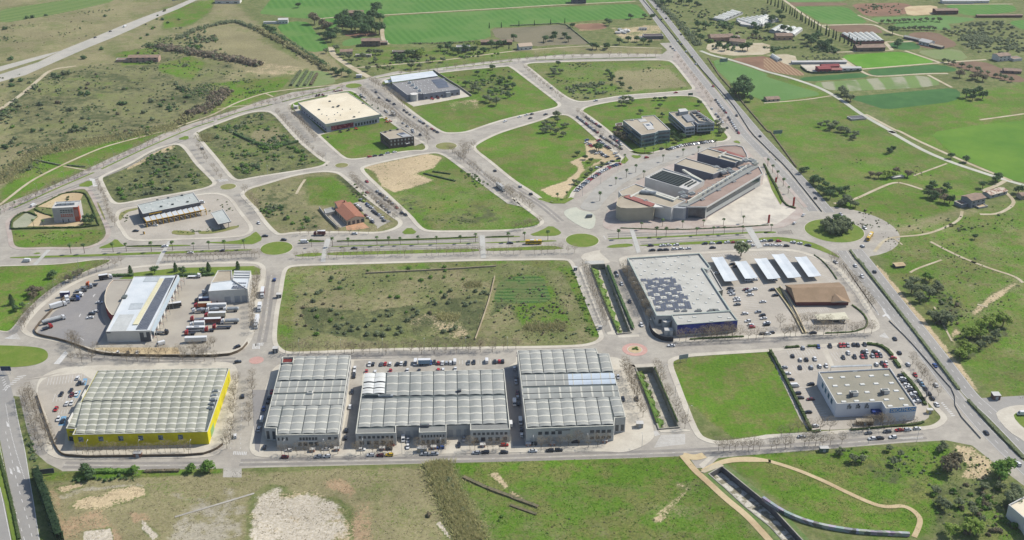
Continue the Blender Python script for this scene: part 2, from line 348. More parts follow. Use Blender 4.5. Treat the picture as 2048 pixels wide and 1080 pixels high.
patch(PA,.66,18,"d2 20,800 150,760 250,790 200,920 160,1060 0,1060"); patch(PA,.95,7,"d2 300,1000 420,930 460,980 380,1020"); patch(PA,1,1,"d2 1330,940 1420,1060 1400,1080 1300,960"); patch(RU,.6,8,"d2 480,680 530,620 640,620 740,740 700,830 640,780"); patch(RU,.5,5,"d2 680,760 860,800 860,1100 700,1100")
patch(BA,.7,3,"d3 1200,660 1290,700 1290,725 1200,690"); patch(BA,.95,2,"d3 1030,920 1100,920 1095,950 1040,950"); patch(BA,.6,2,"d3 1030,900 1280,700 1350,610 1370,620 1290,720 1120,930")
patch(BA,.8,2,"d2 1690,600 1740,590 1830,700 1800,710"); patch(BA,.9,2,"d3 0,720 100,780 90,790 0,750")
us = np.concatenate([np.linspace(-420, -10, 24), np.arange(0, 2049, 5.), np.linspace(2060, 2500, 24)])
vsn = np.concatenate([np.linspace(-90, -6, 16), np.arange(0, 1081, 4.), np.linspace(1088, 1260, 18)])
UU, VV = np.meshgrid(us, vsn)
aa = (UU-1024)/FPX; bb = -(VV-540)/FPX; tt = -H/(-SP+bb*CP)
GX = aa*tt; GY = (CP+bb*SP)*tt
def sdist(poly):
    X, Y = GX.ravel(), GY.ravel(); d = np.full(X.shape, 1e18); ins = np.zeros(X.shape, bool)
    for i in range(len(poly)):
        a, b = poly[i-1], poly[i]; dx, dy = b[0]-a[0], b[1]-a[1]; L = dx*dx+dy*dy+1e-9
        t = np.clip(((X-a[0])*dx+(Y-a[1])*dy)/L, 0, 1); d = np.minimum(d, (X-a[0]-t*dx)**2+(Y-a[1]-t*dy)**2)
        if dy != 0: ins ^= ((a[1] > Y) != (b[1] > Y)) & (X < dx*(Y-a[1])/dy+a[0])
    return np.where(ins, -1, 1)*np.sqrt(d)
Wt = np.zeros((7, GX.size))
for ch, val, soft, poly in PATCH:
    k = np.clip(.5-sdist(poly)/soft, 0, 1); k = k*k*(3-2*k)
    Wt[ch] = np.maximum(Wt[ch], k*val)
    for o in range(7):          # a strong patch replaces the cover laid before it
        if o != ch and val >= .7: Wt[o] *= 1-k*(.85 if ch in (BA, PA, LU, GV) else .6)
ZZ = np.zeros(GX.size)
for cn in (CAN1, CAN2, CAN3):
    sdn = sdist(cn); ZZ[sdn < 0] = -6.
nr, nc = GX.shape
me = bpy.data.meshes.new("terrain"); terr = bpy.data.objects.new("terrain", me); sc.collection.objects.link(terr)
idx = np.arange(nr*nc).reshape(nr, nc)
quads = np.stack([idx[1:, :-1], idx[1:, 1:], idx[:-1, 1:], idx[:-1, :-1]], -1).reshape(-1, 4)
me.vertices.add(nr*nc+4); co = np.zeros((nr*nc+4, 3)); co[:nr*nc, 0] = GX.ravel(); co[:nr*nc, 1] = GY.ravel(); co[:nr*nc, 2] = ZZ
co[nr*nc:] = [(-9000, -2000, 0), (9000, -2000, 0), (9000, 14000, 0), (-9000, 14000, 0)]
me.vertices.foreach_set("co", co.ravel())
# outer skirt out to the horizon: fans from the grid rim to four far corners
q0, q1, q2, q3 = nr*nc, nr*nc+1, nr*nc+2, nr*nc+3
rim_b = idx[-1, :]; rim_t = idx[0, :]; rim_l = idx[:, 0]; rim_r = idx[:, -1]; tris = []
for j in range(nc-1): tris.append((q0, rim_b[j+1], rim_b[j]) if j < nc//2 else (q1, rim_b[j+1], rim_b[j]))
tris.append((q0, q1, rim_b[nc//2]))
for j in range(nc-1): tris.append((q3, rim_t[j], rim_t[j+1]) if j < nc//2 else (q2, rim_t[j], rim_t[j+1]))
tris.append((q2, q3, rim_t[nc//2]))
for i in range(nr-1): tris.append((q0, rim_l[i+1], rim_l[i]) if i > nr//2 else (q3, rim_l[i+1], rim_l[i]))
tris.append((q3, q0, rim_l[nr//2+1]))
for i in range(nr-1): tris.append((q1, rim_r[i], rim_r[i+1]) if i > nr//2 else (q2, rim_r[i], rim_r[i+1]))
tris.append((q1, q2, rim_r[nr//2+1]))
nq = len(quads); nt_ = len(tris)
me.loops.add(nq*4+nt_*3); me.polygons.add(nq+nt_)
me.loops.foreach_set("vertex_index", np.concatenate([quads.ravel(), np.array(tris).ravel()]).astype(np.int32))
me.polygons.foreach_set("loop_start", np.concatenate([np.arange(nq)*4, nq*4+np.arange(nt_)*3]).astype(np.int32))
me.update(calc_edges=True); me.validate()
for nm, ks in (("cover_a", (0, 1, 2)), ("cover_b", (3, 4, 5))):
    at = me.color_attributes.new(nm, 'FLOAT_COLOR', 'POINT'); buf = np.zeros((nr*nc+4, 4)); buf[:, 3] = 1
    if nm == "cover_a": buf[:nr*nc, 3] = Wt[6]
    for j, k in enumerate(ks): buf[:nr*nc, j] = Wt[k]
    at.data.foreach_set("color", buf.ravel())
terr["kind"] = "structure"
m, nt, b, pos = newmat("ground")
nb = noise(nt, pos, .022, 6, .65); nm_ = noise(nt, pos, .14, 5, .68); nf = noise(nt, pos, .75, 4, .75)
thr = math_(nt, 'ADD', math_(nt, 'MULTIPLY', nb, .45), math_(nt, 'ADD', math_(nt, 'MULTIPLY', nm_, .4), math_(nt, 'MULTIPLY', nf, .15)))
thr = rng_(nt, thr, .34, .66, .04, .88)
nb2 = noise(nt, pos, .05, 6, .7); thr2 = rng_(nt, math_(nt, 'ADD', math_(nt, 'MULTIPLY', nb2, .5), math_(nt, 'MULTIPLY', nf, .5)), .36, .64, .04, .88)
col = mix(nt, rng_(nt, nm_, .4, .6), C((106,120,66)), C((134,136,90)))
sa = N(nt, "ShaderNodeVertexColor", layer_name="cover_a"); sb = N(nt, "ShaderNodeVertexColor", layer_name="cover_b")
xa = N(nt, "ShaderNodeSeparateColor"); nt.links.new(sa.outputs[0], xa.inputs[0])
xb = N(nt, "ShaderNodeSeparateColor"); nt.links.new(sb.outputs[0], xb.inputs[0])
def cover(col, wgt, th, c1, c2, soft=.16):
    f = rng_(nt, math_(nt, 'SUBTRACT', wgt, th), -soft*.3, soft)
    return mix(nt, f, col, mix(nt, rng_(nt, nf, .38, .62), C(c1), C(c2)))
col = cover(col, xa.outputs[1], thr, (144,140,98), (160,150,116))
lush = mix(nt, rng_(nt, noise(nt, pos, .045, 7, .8), .47, .56), mix(nt, rng_(nt, nf, .38, .62), C((84,124,34)), C((114,144,50))), mix(nt, rng_(nt, nf, .4, .6), C((138,142,80)), C((104,112,58))))
col = mix(nt, rng_(nt, math_(nt, 'SUBTRACT', xa.outputs[0], thr2), -.1, .3), col, lush)
col = cover(col, xb.outputs[0], thr, (104,110,72), (84,94,60))
col = cover(col, xb.outputs[1], thr2, (178,152,118), (192,166,134))
col = cover(col, sa.outputs[1], thr, (186,178,158), (172,164,142))
col = cover(col, xa.outputs[2], thr2, (212,192,156), (196,176,140))
col = cover(col, xb.outputs[2], thr, (224,214,196), (196,184,160), .16)
fine = math_(nt, "MULTIPLY", rng_(nt, noise(nt, pos, .45, 5, .85), .34, .66, .76, 1.24), rng_(nt, noise(nt, pos, .016, 5, .7), .35, .65, .84, 1.13))
vm = N(nt, "ShaderNodeVectorMath", operation='SCALE'); nt.links.new(col, vm.inputs[0]); nt.links.new(fine, vm.inputs[3])
nt.links.new(vm.outputs[0], b.inputs["Base Color"]); b.inputs["Roughness"].default_value = .95; b.inputs["Specular IOR Level"].default_value = .08
bp = N(nt, "ShaderNodeBump"); bp.inputs["Strength"].default_value = .5; bp.inputs["Distance"].default_value = .3
nt.links.new(nf, bp.inputs["Height"]); nt.links.new(bp.outputs[0], b.inputs["Normal"])
me.materials.append(m); GROUND = m
# ---------------------------------------------------------------- estate roads, pavements, kerbs
mb = MB(); holes = [PLOT[k] for k in BLK if PLOT[k]]+[CAN1, CAN2]
mb.poly(ESTATE, .02, ASPH, holes); struct(mb, "estate_road")
mb = MB()
for k in BLK:
    mt = {'M': PAVE_R, 'A': PAVE_R}.get(k, PAVE)
    if PLOT[k]:
        mb.poly(KERB[k], .14, mt, [PLOT[k]]); mb.side(PLOT[k], -.05, .14, CONC, inward=True)
    else: mb.poly(KERB[k], .14, mt)
    mb.side(KERB[k], .0, .14, CONC)
struct(mb, "pavement")
def slab(name, s, m, z0=.0, z1=.14, sm=2, holes=()):
    b_ = MB(); p = PP(s) if isinstance(s, str) else s
    p = dedupe(smooth(p, sm), .5) if sm else p
    b_.prism(p, z0, z1, CONC, m); return struct(b_, name)
def sheet(name, s, m, z, sm=0):
    b_ = MB(); p = PP(s) if isinstance(s, str) else s
    if sm: p = dedupe(smooth(p, sm), .5)
    b_.poly(p, z, m); return struct(b_, name)
# plots with a paved yard instead of soil
for k, m_, z in (("C", LOT, .05), ("D", YARD, .05), ("P", LOT, .05)): sheet("yard", PLOT[k], m_, z)
sheet("yard", "tr1 190,770 300,580 460,520 700,300 860,210 1010,190 1060,150 1300,160 1310,200 960,330 900,470 900,640 1000,830 820,1060 700,1060 400,950 130,900 80,850", ASPH_D, .07, 2)
sheet("lawn", "c1 935,150 1060,100 1400,62 2000,48 2048,70 2048,115 1640,130 1100,150", LAWN, .075)
sheet("sand_lot", "c1 800,690 1400,690 1420,740 1000,752 820,735 700,700", SAND, .08)
sheet("car_park", "d1 100,-60 270,-85; yl 690,300 480,690 460,860 430,870 380,770 350,640 270,470 275,400 320,350 430,310 560,285", LOT, .16, 1)
sheet("car_park", "c4 30,705 160,700 800,655 960,700 1080,840 1280,1063; d4 1180,100 1200,190 1140,230 640,280 400,290 290,280", LOT, .05, 1)
sheet("pavement", "c4 450,705 500,705 560,850 530,850", PAVE, .07)
sheet("service_yard", "d2 -20,0 95,0 30,450 0,430", ASPH_D, .16)
sheet("service_yard", "v2 890,250 1000,200 1590,140; v3 1450,200 1010,230 120,265; v2 1000,420 960,960 830,990 800,960 880,560", ASPH, .16)
sheet("service_yard", "v4 40,250 150,230 215,890 220,915 110,920 80,760", ASPH_D, .16)
sheet("parking_strip", "v3 40,150 1560,60 1560,160 1450,225 120,262 20,270", ASPH, .165)
sheet("red_paving", "b3 735,740 770,650 900,490 1100,380 1200,300 1300,260 1310,300 900,560 830,730 780,790", PAVE_R, .155)
sheet("plaza", "b3 1520,750 1560,690 1990,430; b4 0,330 60,470 120,590 250,630 180,690 100,740 0,745; b3 2000,750", PLAZA, .16)
slab("palm_plaza", "b3 545,625 570,570 700,430 860,330 1080,240 1300,170 1480,130 1540,140 1420,200 1200,265 1020,350 880,430 790,510 720,590 690,640", mat("grey_paving", (184,180,170), (174,170,160), s1=.1, s2=.5, var=.05))
slab("painted_island", "b3 390,650 520,600 545,632 680,655 665,790 560,770", mat("pale_paving", (206,206,186), (194,196,178), s1=.1, s2=.6, var=.05))
sheet("sand_lot", "hq 350,590 480,470 430,400 600,440 690,500 700,540 1050,500 1060,560 1000,595", SAND, .16)
sheet("terrace", "hq 460,340 640,260 800,180 960,160 1060,180 1000,300 700,360", SAND, .17)
sheet("gravel_bed", "hq 170,540 330,415 470,465 340,600 160,610", mat("gravel", (176,176,150), (160,164,136)), .17)
sheet("yard", "pk 500,545 700,700 640,690 400,560", SAND, .06) if False else None
# lawns and medians
for s in ("b1 90,1000 600,985 1200,962 1980,938 1985,950 1200,980 600,1002 70,1012", "b1 1000,910 1300,905 1500,905 1500,915 1000,925",
  "b1 915,852 962,905 1010,915 800,935 770,930 870,890", "b1 1980,902 1700,895 1590,885 1850,878 1960,842 2010,800; b2 20,808 65,862 0,895",
  "b2 1215,758 1292,818 1140,822", "b2 330,865 545,868 545,885 370,885", "b2 645,868 1200,858 1755,838 1755,852 1200,872 645,882",
  "b2 600,915 1200,898 1765,885 1765,893 1200,906 600,923", "b2 280,997 400,970 530,965 525,997", "b2 570,964 1765,933 1765,960 565,990",
  "b2 1820,932 2048,926; b3 280,912 370,915 440,940 0,950; b2 1820,955", "b2 1815,840 2048,836; b3 80,836 80,844; b2 1815,852",
  "b2 1815,885 2048,878; b3 200,872 360,868 370,880 0,888; b2 1815,893", "b3 320,748 402,800 400,822 340,838 130,832 250,790",
  "b3 942,195 1050,205 990,232", "b3 770,852 1200,838 1830,805 2048,797 2048,807 1830,818 1200,850 775,864", "b3 745,932 800,903 960,893 972,920",
  "b3 1020,905 1890,855 1890,885 1030,917", "b3 1960,850 2048,845; b4 130,842 300,868 420,898 560,972 605,1012 550,992 400,932 200,877 0,872; b3 1960,868",
  "b4 0,800 95,800 95,812 0,815", "b1 720,388 735,448 590,445", "b1 1385,75 1480,40 1490,78", "a2 640,690 670,684 672,692 645,697",
  "b3 1750,95 1790,78 1825,112", "b3 925,162 1130,178 1120,190 1000,192", "b1 250,980 300,962 330,975"):
    slab("lawn", s, LAWN, sm=1)
slab("lawn", "f -40,690 45,692 85,696 97,706 95,720 70,731 30,735 -40,736", LAWN)
slab("lawn", "hq 1225,280 1260,300 1350,520 1320,500", LAWN_D, z1=.17, sm=1)
for s in ("b1 930,690 960,640 1090,610 1095,625 990,650 950,720", "b1 1350,800 1380,790 1530,800 1540,830 1360,825", "b1 1560,800 1700,790 1870,750 1890,770 1700,815 1570,822",):
    slab("planting_bed", s, LAWN_D, z1=.2, sm=1)
sheet("lawn", "pk 700,745 740,700 765,735 735,765 700,765", LAWN, .17)
sheet("lawn", "b3 215,545 330,580 430,580 505,540 480,530 400,560 330,565 240,535", LAWN, .17)
sheet("lawn", "off 310,740 600,780 800,800 760,860 440,860 380,830", LAWN, .06); sheet("lawn", "off 1310,640 1420,620 1500,690 1320,720", LAWN, .06)
sheet("lawn", "off 1540,630 1790,560 1960,560 1960,620 1840,670 1620,690", LAWN, .06); sheet("lawn", "b4 0,280 100,430 150,560 130,590 60,470", LAWN, .17)
sheet("terrace", "til 820,830 1130,760 1250,860 1000,900 840,905", mat("terracotta_paving", (210,165,130), (196,150,112), s1=.4, s2=1.), .06)
sheet("car_park", "til 960,420 1150,380 1350,520 1460,680 1640,740 1460,830 1390,880 1380,830 1230,700 1150,600", ASPH, .06); sheet("yard", "til 460,600 600,560 620,600 850,800 820,840 720,860", ASPH, .06)
sheet("yard", "n1 1070,200 1140,170 1330,380 1450,420 1960,300 1840,240 2000,330 1720,360 1380,410 1310,430", PAVE, .05) if False else None
sheet("yard", "a2 1000,690 1060,650 1200,800 1620,700 1690,760 1250,840", PAVE, .05)
sheet("yard", "n1 130,390 460,700 1040,530 1210,560 1180,610 1050,540 400,720 150,470", PAVE, .05)
sheet("yard", "n1 1280,700 1340,700 1460,800 1380,830 1330,790", YARD, .06)
# roundabouts: ring kerb, island, optional painted apron
def ell(t, x, y, rad, n=40):
    c = G(t, x, y); return [(c[0]+rad*math.cos(2*math.pi*i/n), c[1]+rad*math.sin(2*math.pi*i/n)) for i in range(n)]
def roundabout(t, x, y, rad, m=LAWN, ring=None, rr=0):
    if ring: slab("roundabout_apron", ell(t, x, y, rad+rr), ring, z1=.10, sm=0)
    slab("roundabout_kerb", ell(t, x, y, rad+.6), PAVE, z1=.15, sm=0); slab("roundabout_island", ell(t, x, y, rad), m, z1=.22, sm=0)
slab("roundabout_apron", ell("b4", 553, 793, 48), ASPH, z1=.03, sm=0)
roundabout("b4", 553, 793, 22.); roundabout("b3", 569, 870, 12.2); roundabout("b2", 170, 932, 11.6)
roundabout("b2", 683, 279, 5.6, LAWN_D); roundabout("b2", 1506, 127, 9.6, LAWN_D); roundabout("a2", 777, 676, 8.6)
roundabout("b1", 1797, 447, 6.4, LAWN_D)
REDP = mat("red_apron", (214,170,156), (200,158,146))
roundabout("c3", 983, 706, 4.2, SAND, REDP, 3.6)
slab("roundabout_apron", ell("c1", 2020, 790, 4.4), REDP, z1=.10, sm=0)
sheet("pavement", "c3 850,595 1015,587 1020,605 855,612", PAVE, .06); 
slab("pavement", "b3 540,985 720,940 700,960 760,1010 800,1055 600,1055", PAVE, sm=1)
slab("pavement", "c3 540,60 620,30 640,60 840,590 770,590 700,470", PAVE, sm=0); sheet("canal_path", "c3 560,60 615,50 800,560 755,575", mat("grey_path", (168,162,150), (156,150,138)), .155)
slab("pavement", "v4 1120,215 1380,200 1400,215 1330,232 1165,240", PAVE, sm=0)
slab("pavement", "v4 1370,780 1560,765 1640,780 1640,790 1390,800", PAVE, sm=0)
for s in ("b1 370,945 400,945 290,1063 255,1063", "b2 560,855 598,858 590,890 560,985 555,1040 515,1040 525,985 545,890", "b2 1768,830 1808,830 1820,1010 1778,1010", "b3 940,780 975,780 1030,960 1000,975", "b3 1850,770 1900,760 1990,920 1950,935", "b1 1320,880 1350,870 1290,990 1250,1063 1225,1063 1255,990", "c3 585,10 740,5 745,30 600,38"):
    sheet("crossing", s, mat("crossing_paving", (200,198,190), (190,188,178)), .15)
# parking strips on the estate's service roads
for s in ("b3 480,500 880,240 905,275 520,560", "a3 1310,330 1700,800 1850,1000 1920,1063 1800,1063 1600,860 1480,740 1280,470"):
    sheet("parking_strip", s, mat("parking_paving", (186,174,162), (174,164,152)), .03)
# highways
HW = dict(
 a=("a3 1010,-40 1100,80 1235,260 1430,520 1640,780 1850,1063; b4 200,395 390,640", 8.2), b=("a3 1075,-40 1180,80 1320,260 1530,530 1735,790 1965,1063; b4 330,430 520,650", 8.2),
 c=("b4 610,950; c4 660,0 880,260 1090,520 1320,820 1480,1030; d4 1560,260 1750,450 1950,640", 7.6), d=("b4 730,940; c4 815,20 1040,310 1290,620 1490,880 1640,1080; d4 1620,150 1760,290 1960,500", 8.4),
 )
for k, (s, wd) in HW.items():
    b_ = MB(); p = smooth(PP(s), 2, False); b_.ribbon(p, wd, .05, ASPH_H); struct(b_, "highway")
b_ = MB(); b_.poly(PP("a1 -60,605 300,490 500,390 750,290 980,193 1200,108 1350,58 1560,-30 1660,-30 1540,5 1400,72 1250,132 1060,222 900,292 700,372 450,482 200,592 -60,660"), .05, mat("motorway", (196,190,176), (184,180,168))); b_.poly(PP("a1 -60,540 350,430 480,400 350,455 0,562 -60,575"), .045, MATS["motorway"]); struct(b_, "motorway")
b_ = MB(); b_.poly(PP("d1 -120,380 0,360 40,560 90,800 160,1100 290,1100 240,800 205,600 180,430 130,220 100,60; yl 90,450 60,330 0,250 -90,200"), .05, ASPH_H)
b_.poly(PP("d1 -200,560 0,700 30,800 85,1100 -200,1150"), .05, ASPH_H); struct(b_, "highway")
slab("lawn", "d1 -20,430 0,420 40,620 95,850 145,1100 95,1100 30,800 0,690 -20,640", LAWN, sm=0)
sheet("highway", "d4 1540,60 1872,40 1950,60 1950,430 1872,400 1760,290 1660,180", ASPH_H, .045)
slab("pavement", "d4 1660,180 1700,140 1800,110 1900,110 1900,400 1860,360 1760,300", PAVE, sm=1)
slab("roundabout_island", "d4 1790,190 1820,160 1960,140 1960,330 1860,270", LAWN, z1=.2, sm=1)

def ribbon(name, s, wd, m, z, kerb=True):
    p = smooth(PP(s), 2, False); L, Q = strip(p, wd); q = L+Q[::-1]
    b_ = MB(); b_.side(q, 0, z, CONC); 
    for i in range(len(p)-1): b_.face([(*Q[i], z), (*Q[i+1], z), (*L[i+1], z), (*L[i], z)], m)
    struct(b_, name)
ribbon("lawn", "b1 110,615 430,468 740,335", 2., LAWN, .16); ribbon("lawn", "b1 800,308 1180,128; n0 40,608 230,550", 2., LAWN, .16); ribbon("lawn", "n0 270,538 500,455 640,428 800,385", 2., LAWN, .16); ribbon("lawn", "n0 900,360 1100,305 1300,262 1440,232", 2., LAWN, .16)
ribbon("lawn", "a2 950,618 1150,585 1420,553", 2., LAWN, .16); ribbon("lawn", "a2 1480,545 1850,505; a3 20,482", 2., LAWN, .16); ribbon("lawn", "a3 200,472 700,460 1150,452", 2., LAWN, .16)
ribbon("pavement", "b1 20,640 210,545 440,452 670,342 880,242 1110,142 1300,48; n0 10,595 225,522 485,442 705,362 835,332 1005,282 1300,243 1500,190 1690,158", 3., PAVE_R, .14); ribbon("pavement", "a2 955,612 1130,578 1200,583 1500,543 1800,503 2048,477; a3 400,443 800,433 1190,437", 3., PAVE, .14)
for s_ in ("n0 870,470 1080,720 1300,930", "a3 60,520 240,680 410,805", "pk 300,350 420,455 560,575 700,680", "b2 1560,190 1800,390 2040,575", "n1 960,190 1200,380 1450,580 1640,710"): pass
ribbon("pavement", "b4 5,215 60,300 200,460 330,610", 3.2, PAVE_R, .14)
# ---------------------------------------------------------------- farm fields, tracks, canals, markings
FZ = [.012]
def field(name, s, m):
    FZ[0] += .002; b_ = MB(); b_.poly(dedupe(smooth(PP(s), 1), 1.), FZ[0], m); struct(b_, name)
GR1 = rowmat("young_wheat", (84,132,54), (98,142,64), .35, 9., (108,144,72), .015, (.1, .9))
GR2 = mat("bright_crop", (98,152,40), (112,160,54), s1=.04, s2=.4, var=.1, spec=.1, rough=.9)
GR3 = mat("dark_crop", (68,112,58), (78,122,64), s1=.05, s2=.3, var=.06, spec=.1, rough=.9)
GR4 = mat("grass_field", (104,142,76), (114,148,84), s1=.02, s2=.3, var=.08, spec=.1, rough=.9)
GR5 = mat("pale_meadow", (130,148,92), (142,150,104), s1=.03, s2=.3, var=.1, spec=.1, rough=.9)
BR1 = mat("ploughed_field", (132,108,88), (142,118,96), s1=.04, s2=.5, var=.1, spec=.1, rough=.9)
VINE = rowmat("vineyard", (128,122,98), (146,138,112), 1.2, 5., (118,116,92))
ORCH = rowmat("orchard_rows", (94,126,62), (132,148,86), 1.25, 7., None)
CROP = rowmat("crop_strips", (124,150,84), (168,168,140), -.12, 26., (120,142,86))
field("wheat_field", "a2 30,110 170,-60; a3 980,-60 985,8 0,58; a2 1000,116 640,132 500,148 300,140 100,112", GR1)
field("wheat_field", "a2 1020,128; a3 0,72 990,28 1105,135 900,150 700,155 430,180 0,212; a2 1850,215 1860,300 1600,330 1220,345 1050,350 1020,300 1000,200", GR1)
field("wheat_field", "a2 170,200 300,165 430,175 470,250 560,330 580,395 440,415 350,360 210,260", GR1)
field("wheat_field", "a2 510,150 640,140 660,200 560,240 500,180", GR1)
field("meadow", "a2 680,330 760,300 900,290 860,340 700,370", GR4)
field("vineyard", "a2 1860,225; a3 0,222 430,190 650,352 380,352 180,368 60,330; a2 1900,305", VINE)
field("ploughed_field", "a3 480,195 740,180 770,230 560,236", SOIL)
field("orchard_floor", "a1 0,75 520,0 900,-40 900,10 620,75 400,120 0,185", ORCH)
field("orchard_floor", "n0 980,190 1060,60 1330,55 1430,150 1380,190 1040,225", GR5)
field("bright_field", "a4 590,435 1100,405 1380,490 780,545", GR2)
field("crop_field", "a4 800,550 1390,505 1560,558 1250,578 870,605", GR3)
field("crop_field", "a4 262,612 780,572 850,605 330,645", GR3)
field("strip_field", "a4 350,655 860,618 1260,590 1420,660 1250,690 560,722", CROP)
field("crop_field", "a4 640,765 1500,690 1560,742 1500,800 950,865 850,830", GR3)
field("grass_field", "a4 500,-30 640,-30 650,10 190,20 160,-30", GR4)
field("ploughed_field", "a4 175,18 640,20 670,40 210,48", BR1)
field("grass_field", "a4 215,52 650,52 740,120 830,185 465,190 340,110", GR1)
field("ploughed_field", "a4 480,202 860,195 950,260 880,262 600,262", BR1)
field("crop_field", "a4 980,335 1150,322 1260,380 1110,395 1010,380", GR3)
field("ploughed_field", "a4 1130,258 1350,250 1530,345 1480,378 1250,385 1160,300", BR1)
field("grass_field", "a4 1180,400 1540,385 1620,470 1390,480", GR5)
field("ploughed_field", "a4 1400,500 1720,478 2060,620 2048,650 1900,640 1560,540", BR1)
field("grass_field", "a4 820,140 1400,120 1700,150 1480,190 900,180", GR4); field("grass_field", "a4 1000,185 1450,180 1480,240 1060,220", GR4)
field("wheat_field", "a4 1410,38 1960,35 2000,90 1660,125 1560,115", GR1); field("grass_field", "a4 1910,170 2200,140 2300,260 2048,240", GR1)
field("ploughed_field", "a4 680,30 1100,20 1200,60 1100,120 800,130", SOIL); field("bare_ground", "a4 1100,50 1360,40 1380,110 1130,125", SAND)
field("bare_ground", "a4 0,432 240,425 270,500 180,520 60,440", TRACK)
field("ploughed_field", "a3 1730,462 2048,438 2048,578 1900,530 1760,490", SOIL); field("ploughed_field", "a4 -5,448 90,470 230,530 340,592 250,598 0,556", rowmat("soil_rows", (150,118,92), (176,150,118), .1, 4.))
field("bright_field", "a3 1600,465 1740,480 2048,590; a4 0,600 480,745 300,770 0,815; a3 1980,780 1830,740 1620,540", GR4)
field("wheat_field", "b4 1300,20 1700,-40 2300,-100 2500,200 2200,420 1990,410 1800,330 1500,200", mat("lush_crop", (90,134,40), (114,150,50), s1=.01, s2=.2, var=.06, spec=.1, rough=.9))
field("crop_rows", "c2 1925,150 2048,130; c3 260,118 300,240 330,330 120,345 0,340; c2 1870,345", rowmat("green_rows", (70,108,50), (108,130,72), 1.55, 4.6, (112,120,74), .05))
field("dirt_yard", "a2 700,265 960,255 950,280 720,290", SOIL); field("dirt_yard", "a3 1560,335 2048,340 2048,430 1700,440 1540,400", TRACK)
field("paved_yard", "a4 270,490 620,470 760,565 350,580", PAVE)
field("forecourt", "c4 -60,230 90,210 230,440 340,575 -60,590", ASPH) if False else None
# tracks and footpaths
def track(name, s, wd, m=TRACK, z=None):
    FZ[0] += .002; b_ = MB(); p = PP(s); p = smooth(p, 2, False); b_.ribbon(p, wd, z or FZ[0]+.02, m); struct(b_, name)
track("footpath", "b1 -80,640 0,590 240,400 500,270 820,130 1290,10; n0 0,560 220,490 440,370 720,275 900,248 1050,232 1500,185 1650,165", 2.6)
track("footpath", "b1 500,285 690,318", 2.2); track("footpath", "n0 260,430 450,400 800,385", 1.6) ; track("footpath", "n0 730,275 810,310", 2.2)
track("farm_track", "a1 -60,900 150,760 280,650 400,545 600,520", 4.5, TRACK)
track("farm_track", "a2 500,148 640,135 1010,118; a3 0,62 300,42 990,10", 3.5)
track("farm_track", "a2 1010,200 1000,250 1010,320 1050,350", 5)
track("farm_track", "a2 600,370 610,430 740,520 900,610", 7); track("farm_track", "a2 780,535 1150,505 1450,480 2048,400; a3 600,360 1200,380", 3)
track("farm_road", "a3 1500,400 1600,440 1700,460 1900,520; a4 0,560 200,610 440,690 600,780 780,910 1060,1063; b4 960,-5 1250,160 1460,250 1700,330 1950,410 2150,460", 4.8, mat("farm_road", (206,204,186), (190,190,172)))
track("farm_track", "a4 800,900 1040,1030; b4 1050,0 1200,80 1600,260 1950,400", 3.5)
track("farm_track", "a4 130,-20 330,130 470,215 520,235", 4); track("farm_track", "a4 460,200 870,188 990,260 1160,300 1180,330 960,330", 4.5); track("farm_track", "a4 950,330 1010,395", 5)
track("farm_track", "a4 770,545 1390,495 1750,470", 4); track("farm_track", "a4 620,460 760,560 860,607 1270,580 1450,580", 4); track("farm_track", "a4 1110,400 1390,495", 4)
track("farm_track", "a4 500,415 900,400 1010,395", 4); track("farm_track", "a4 1290,590 1480,690", 3.5); track("farm_track", "a4 740,120 900,185", 3)
track("farm_track", "a4 1420,36 1960,32", 3); track("farm_track", "a4 1700,945 2100,890", 3); track("farm_track", "a4 0,812 300,790 530,755", 2.6)
track("footpath", "b4 550,580 700,555 900,460 1020,412 1100,420 1250,470", 2.8); track("footpath", "b4 1180,360 1440,265", 2)
track("footpath", "b4 870,960 950,860 1050,842 1280,825 1450,760 1550,700 1560,640", 2.4); track("footpath", "b4 1310,880 1500,980 1700,1063; c4 1600,0 1800,75 1980,130 2040,180", 2.4)
track("footpath", "b4 1850,450 1960,540 1970,590 1850,665 1700,665", 3); track("footpath", "b4 1020,850 1090,905", 1.4); track("footpath", "b4 1720,480 1830,440 1900,400", 4)
track("footpath", "c4 1150,100 1200,70 1400,0", 1.8); track("footpath", "c4 1680,350 1760,370", 1.6)
track("footpath", "d3 1240,470 1330,580 1400,640 1560,790 1700,900 1820,1030 1900,1120", 3.6, SAND); track("footpath", "d3 1385,585 1480,530 1600,495 1750,490 1900,520; d4 0,503 200,560 420,650 600,740 800,830 900,845 1000,832 1080,870 1130,930 1110,1000 1080,1060", 2.6, SAND)
track("footpath", "d3 1860,510 1540,510 1400,590", 2.2, SAND); track("footpath", "d1 1260,915 1550,830 1830,745", 1.2, CONC); track("footpath", "d3 1245,470 1330,490 1400,470", 5, SAND)
track("footpath", "b2 325,505 360,440 395,390", 2.2); track("footpath", "c4 1340,370 1480,640", 1.2, TRACK)
sheet("apron", "d1 1610,555 1740,565 1740,630 1605,628", CONC, .035); sheet("apron", "d3 1360,540 1430,480 1480,475 1420,530 1390,570", PAVE, .05)
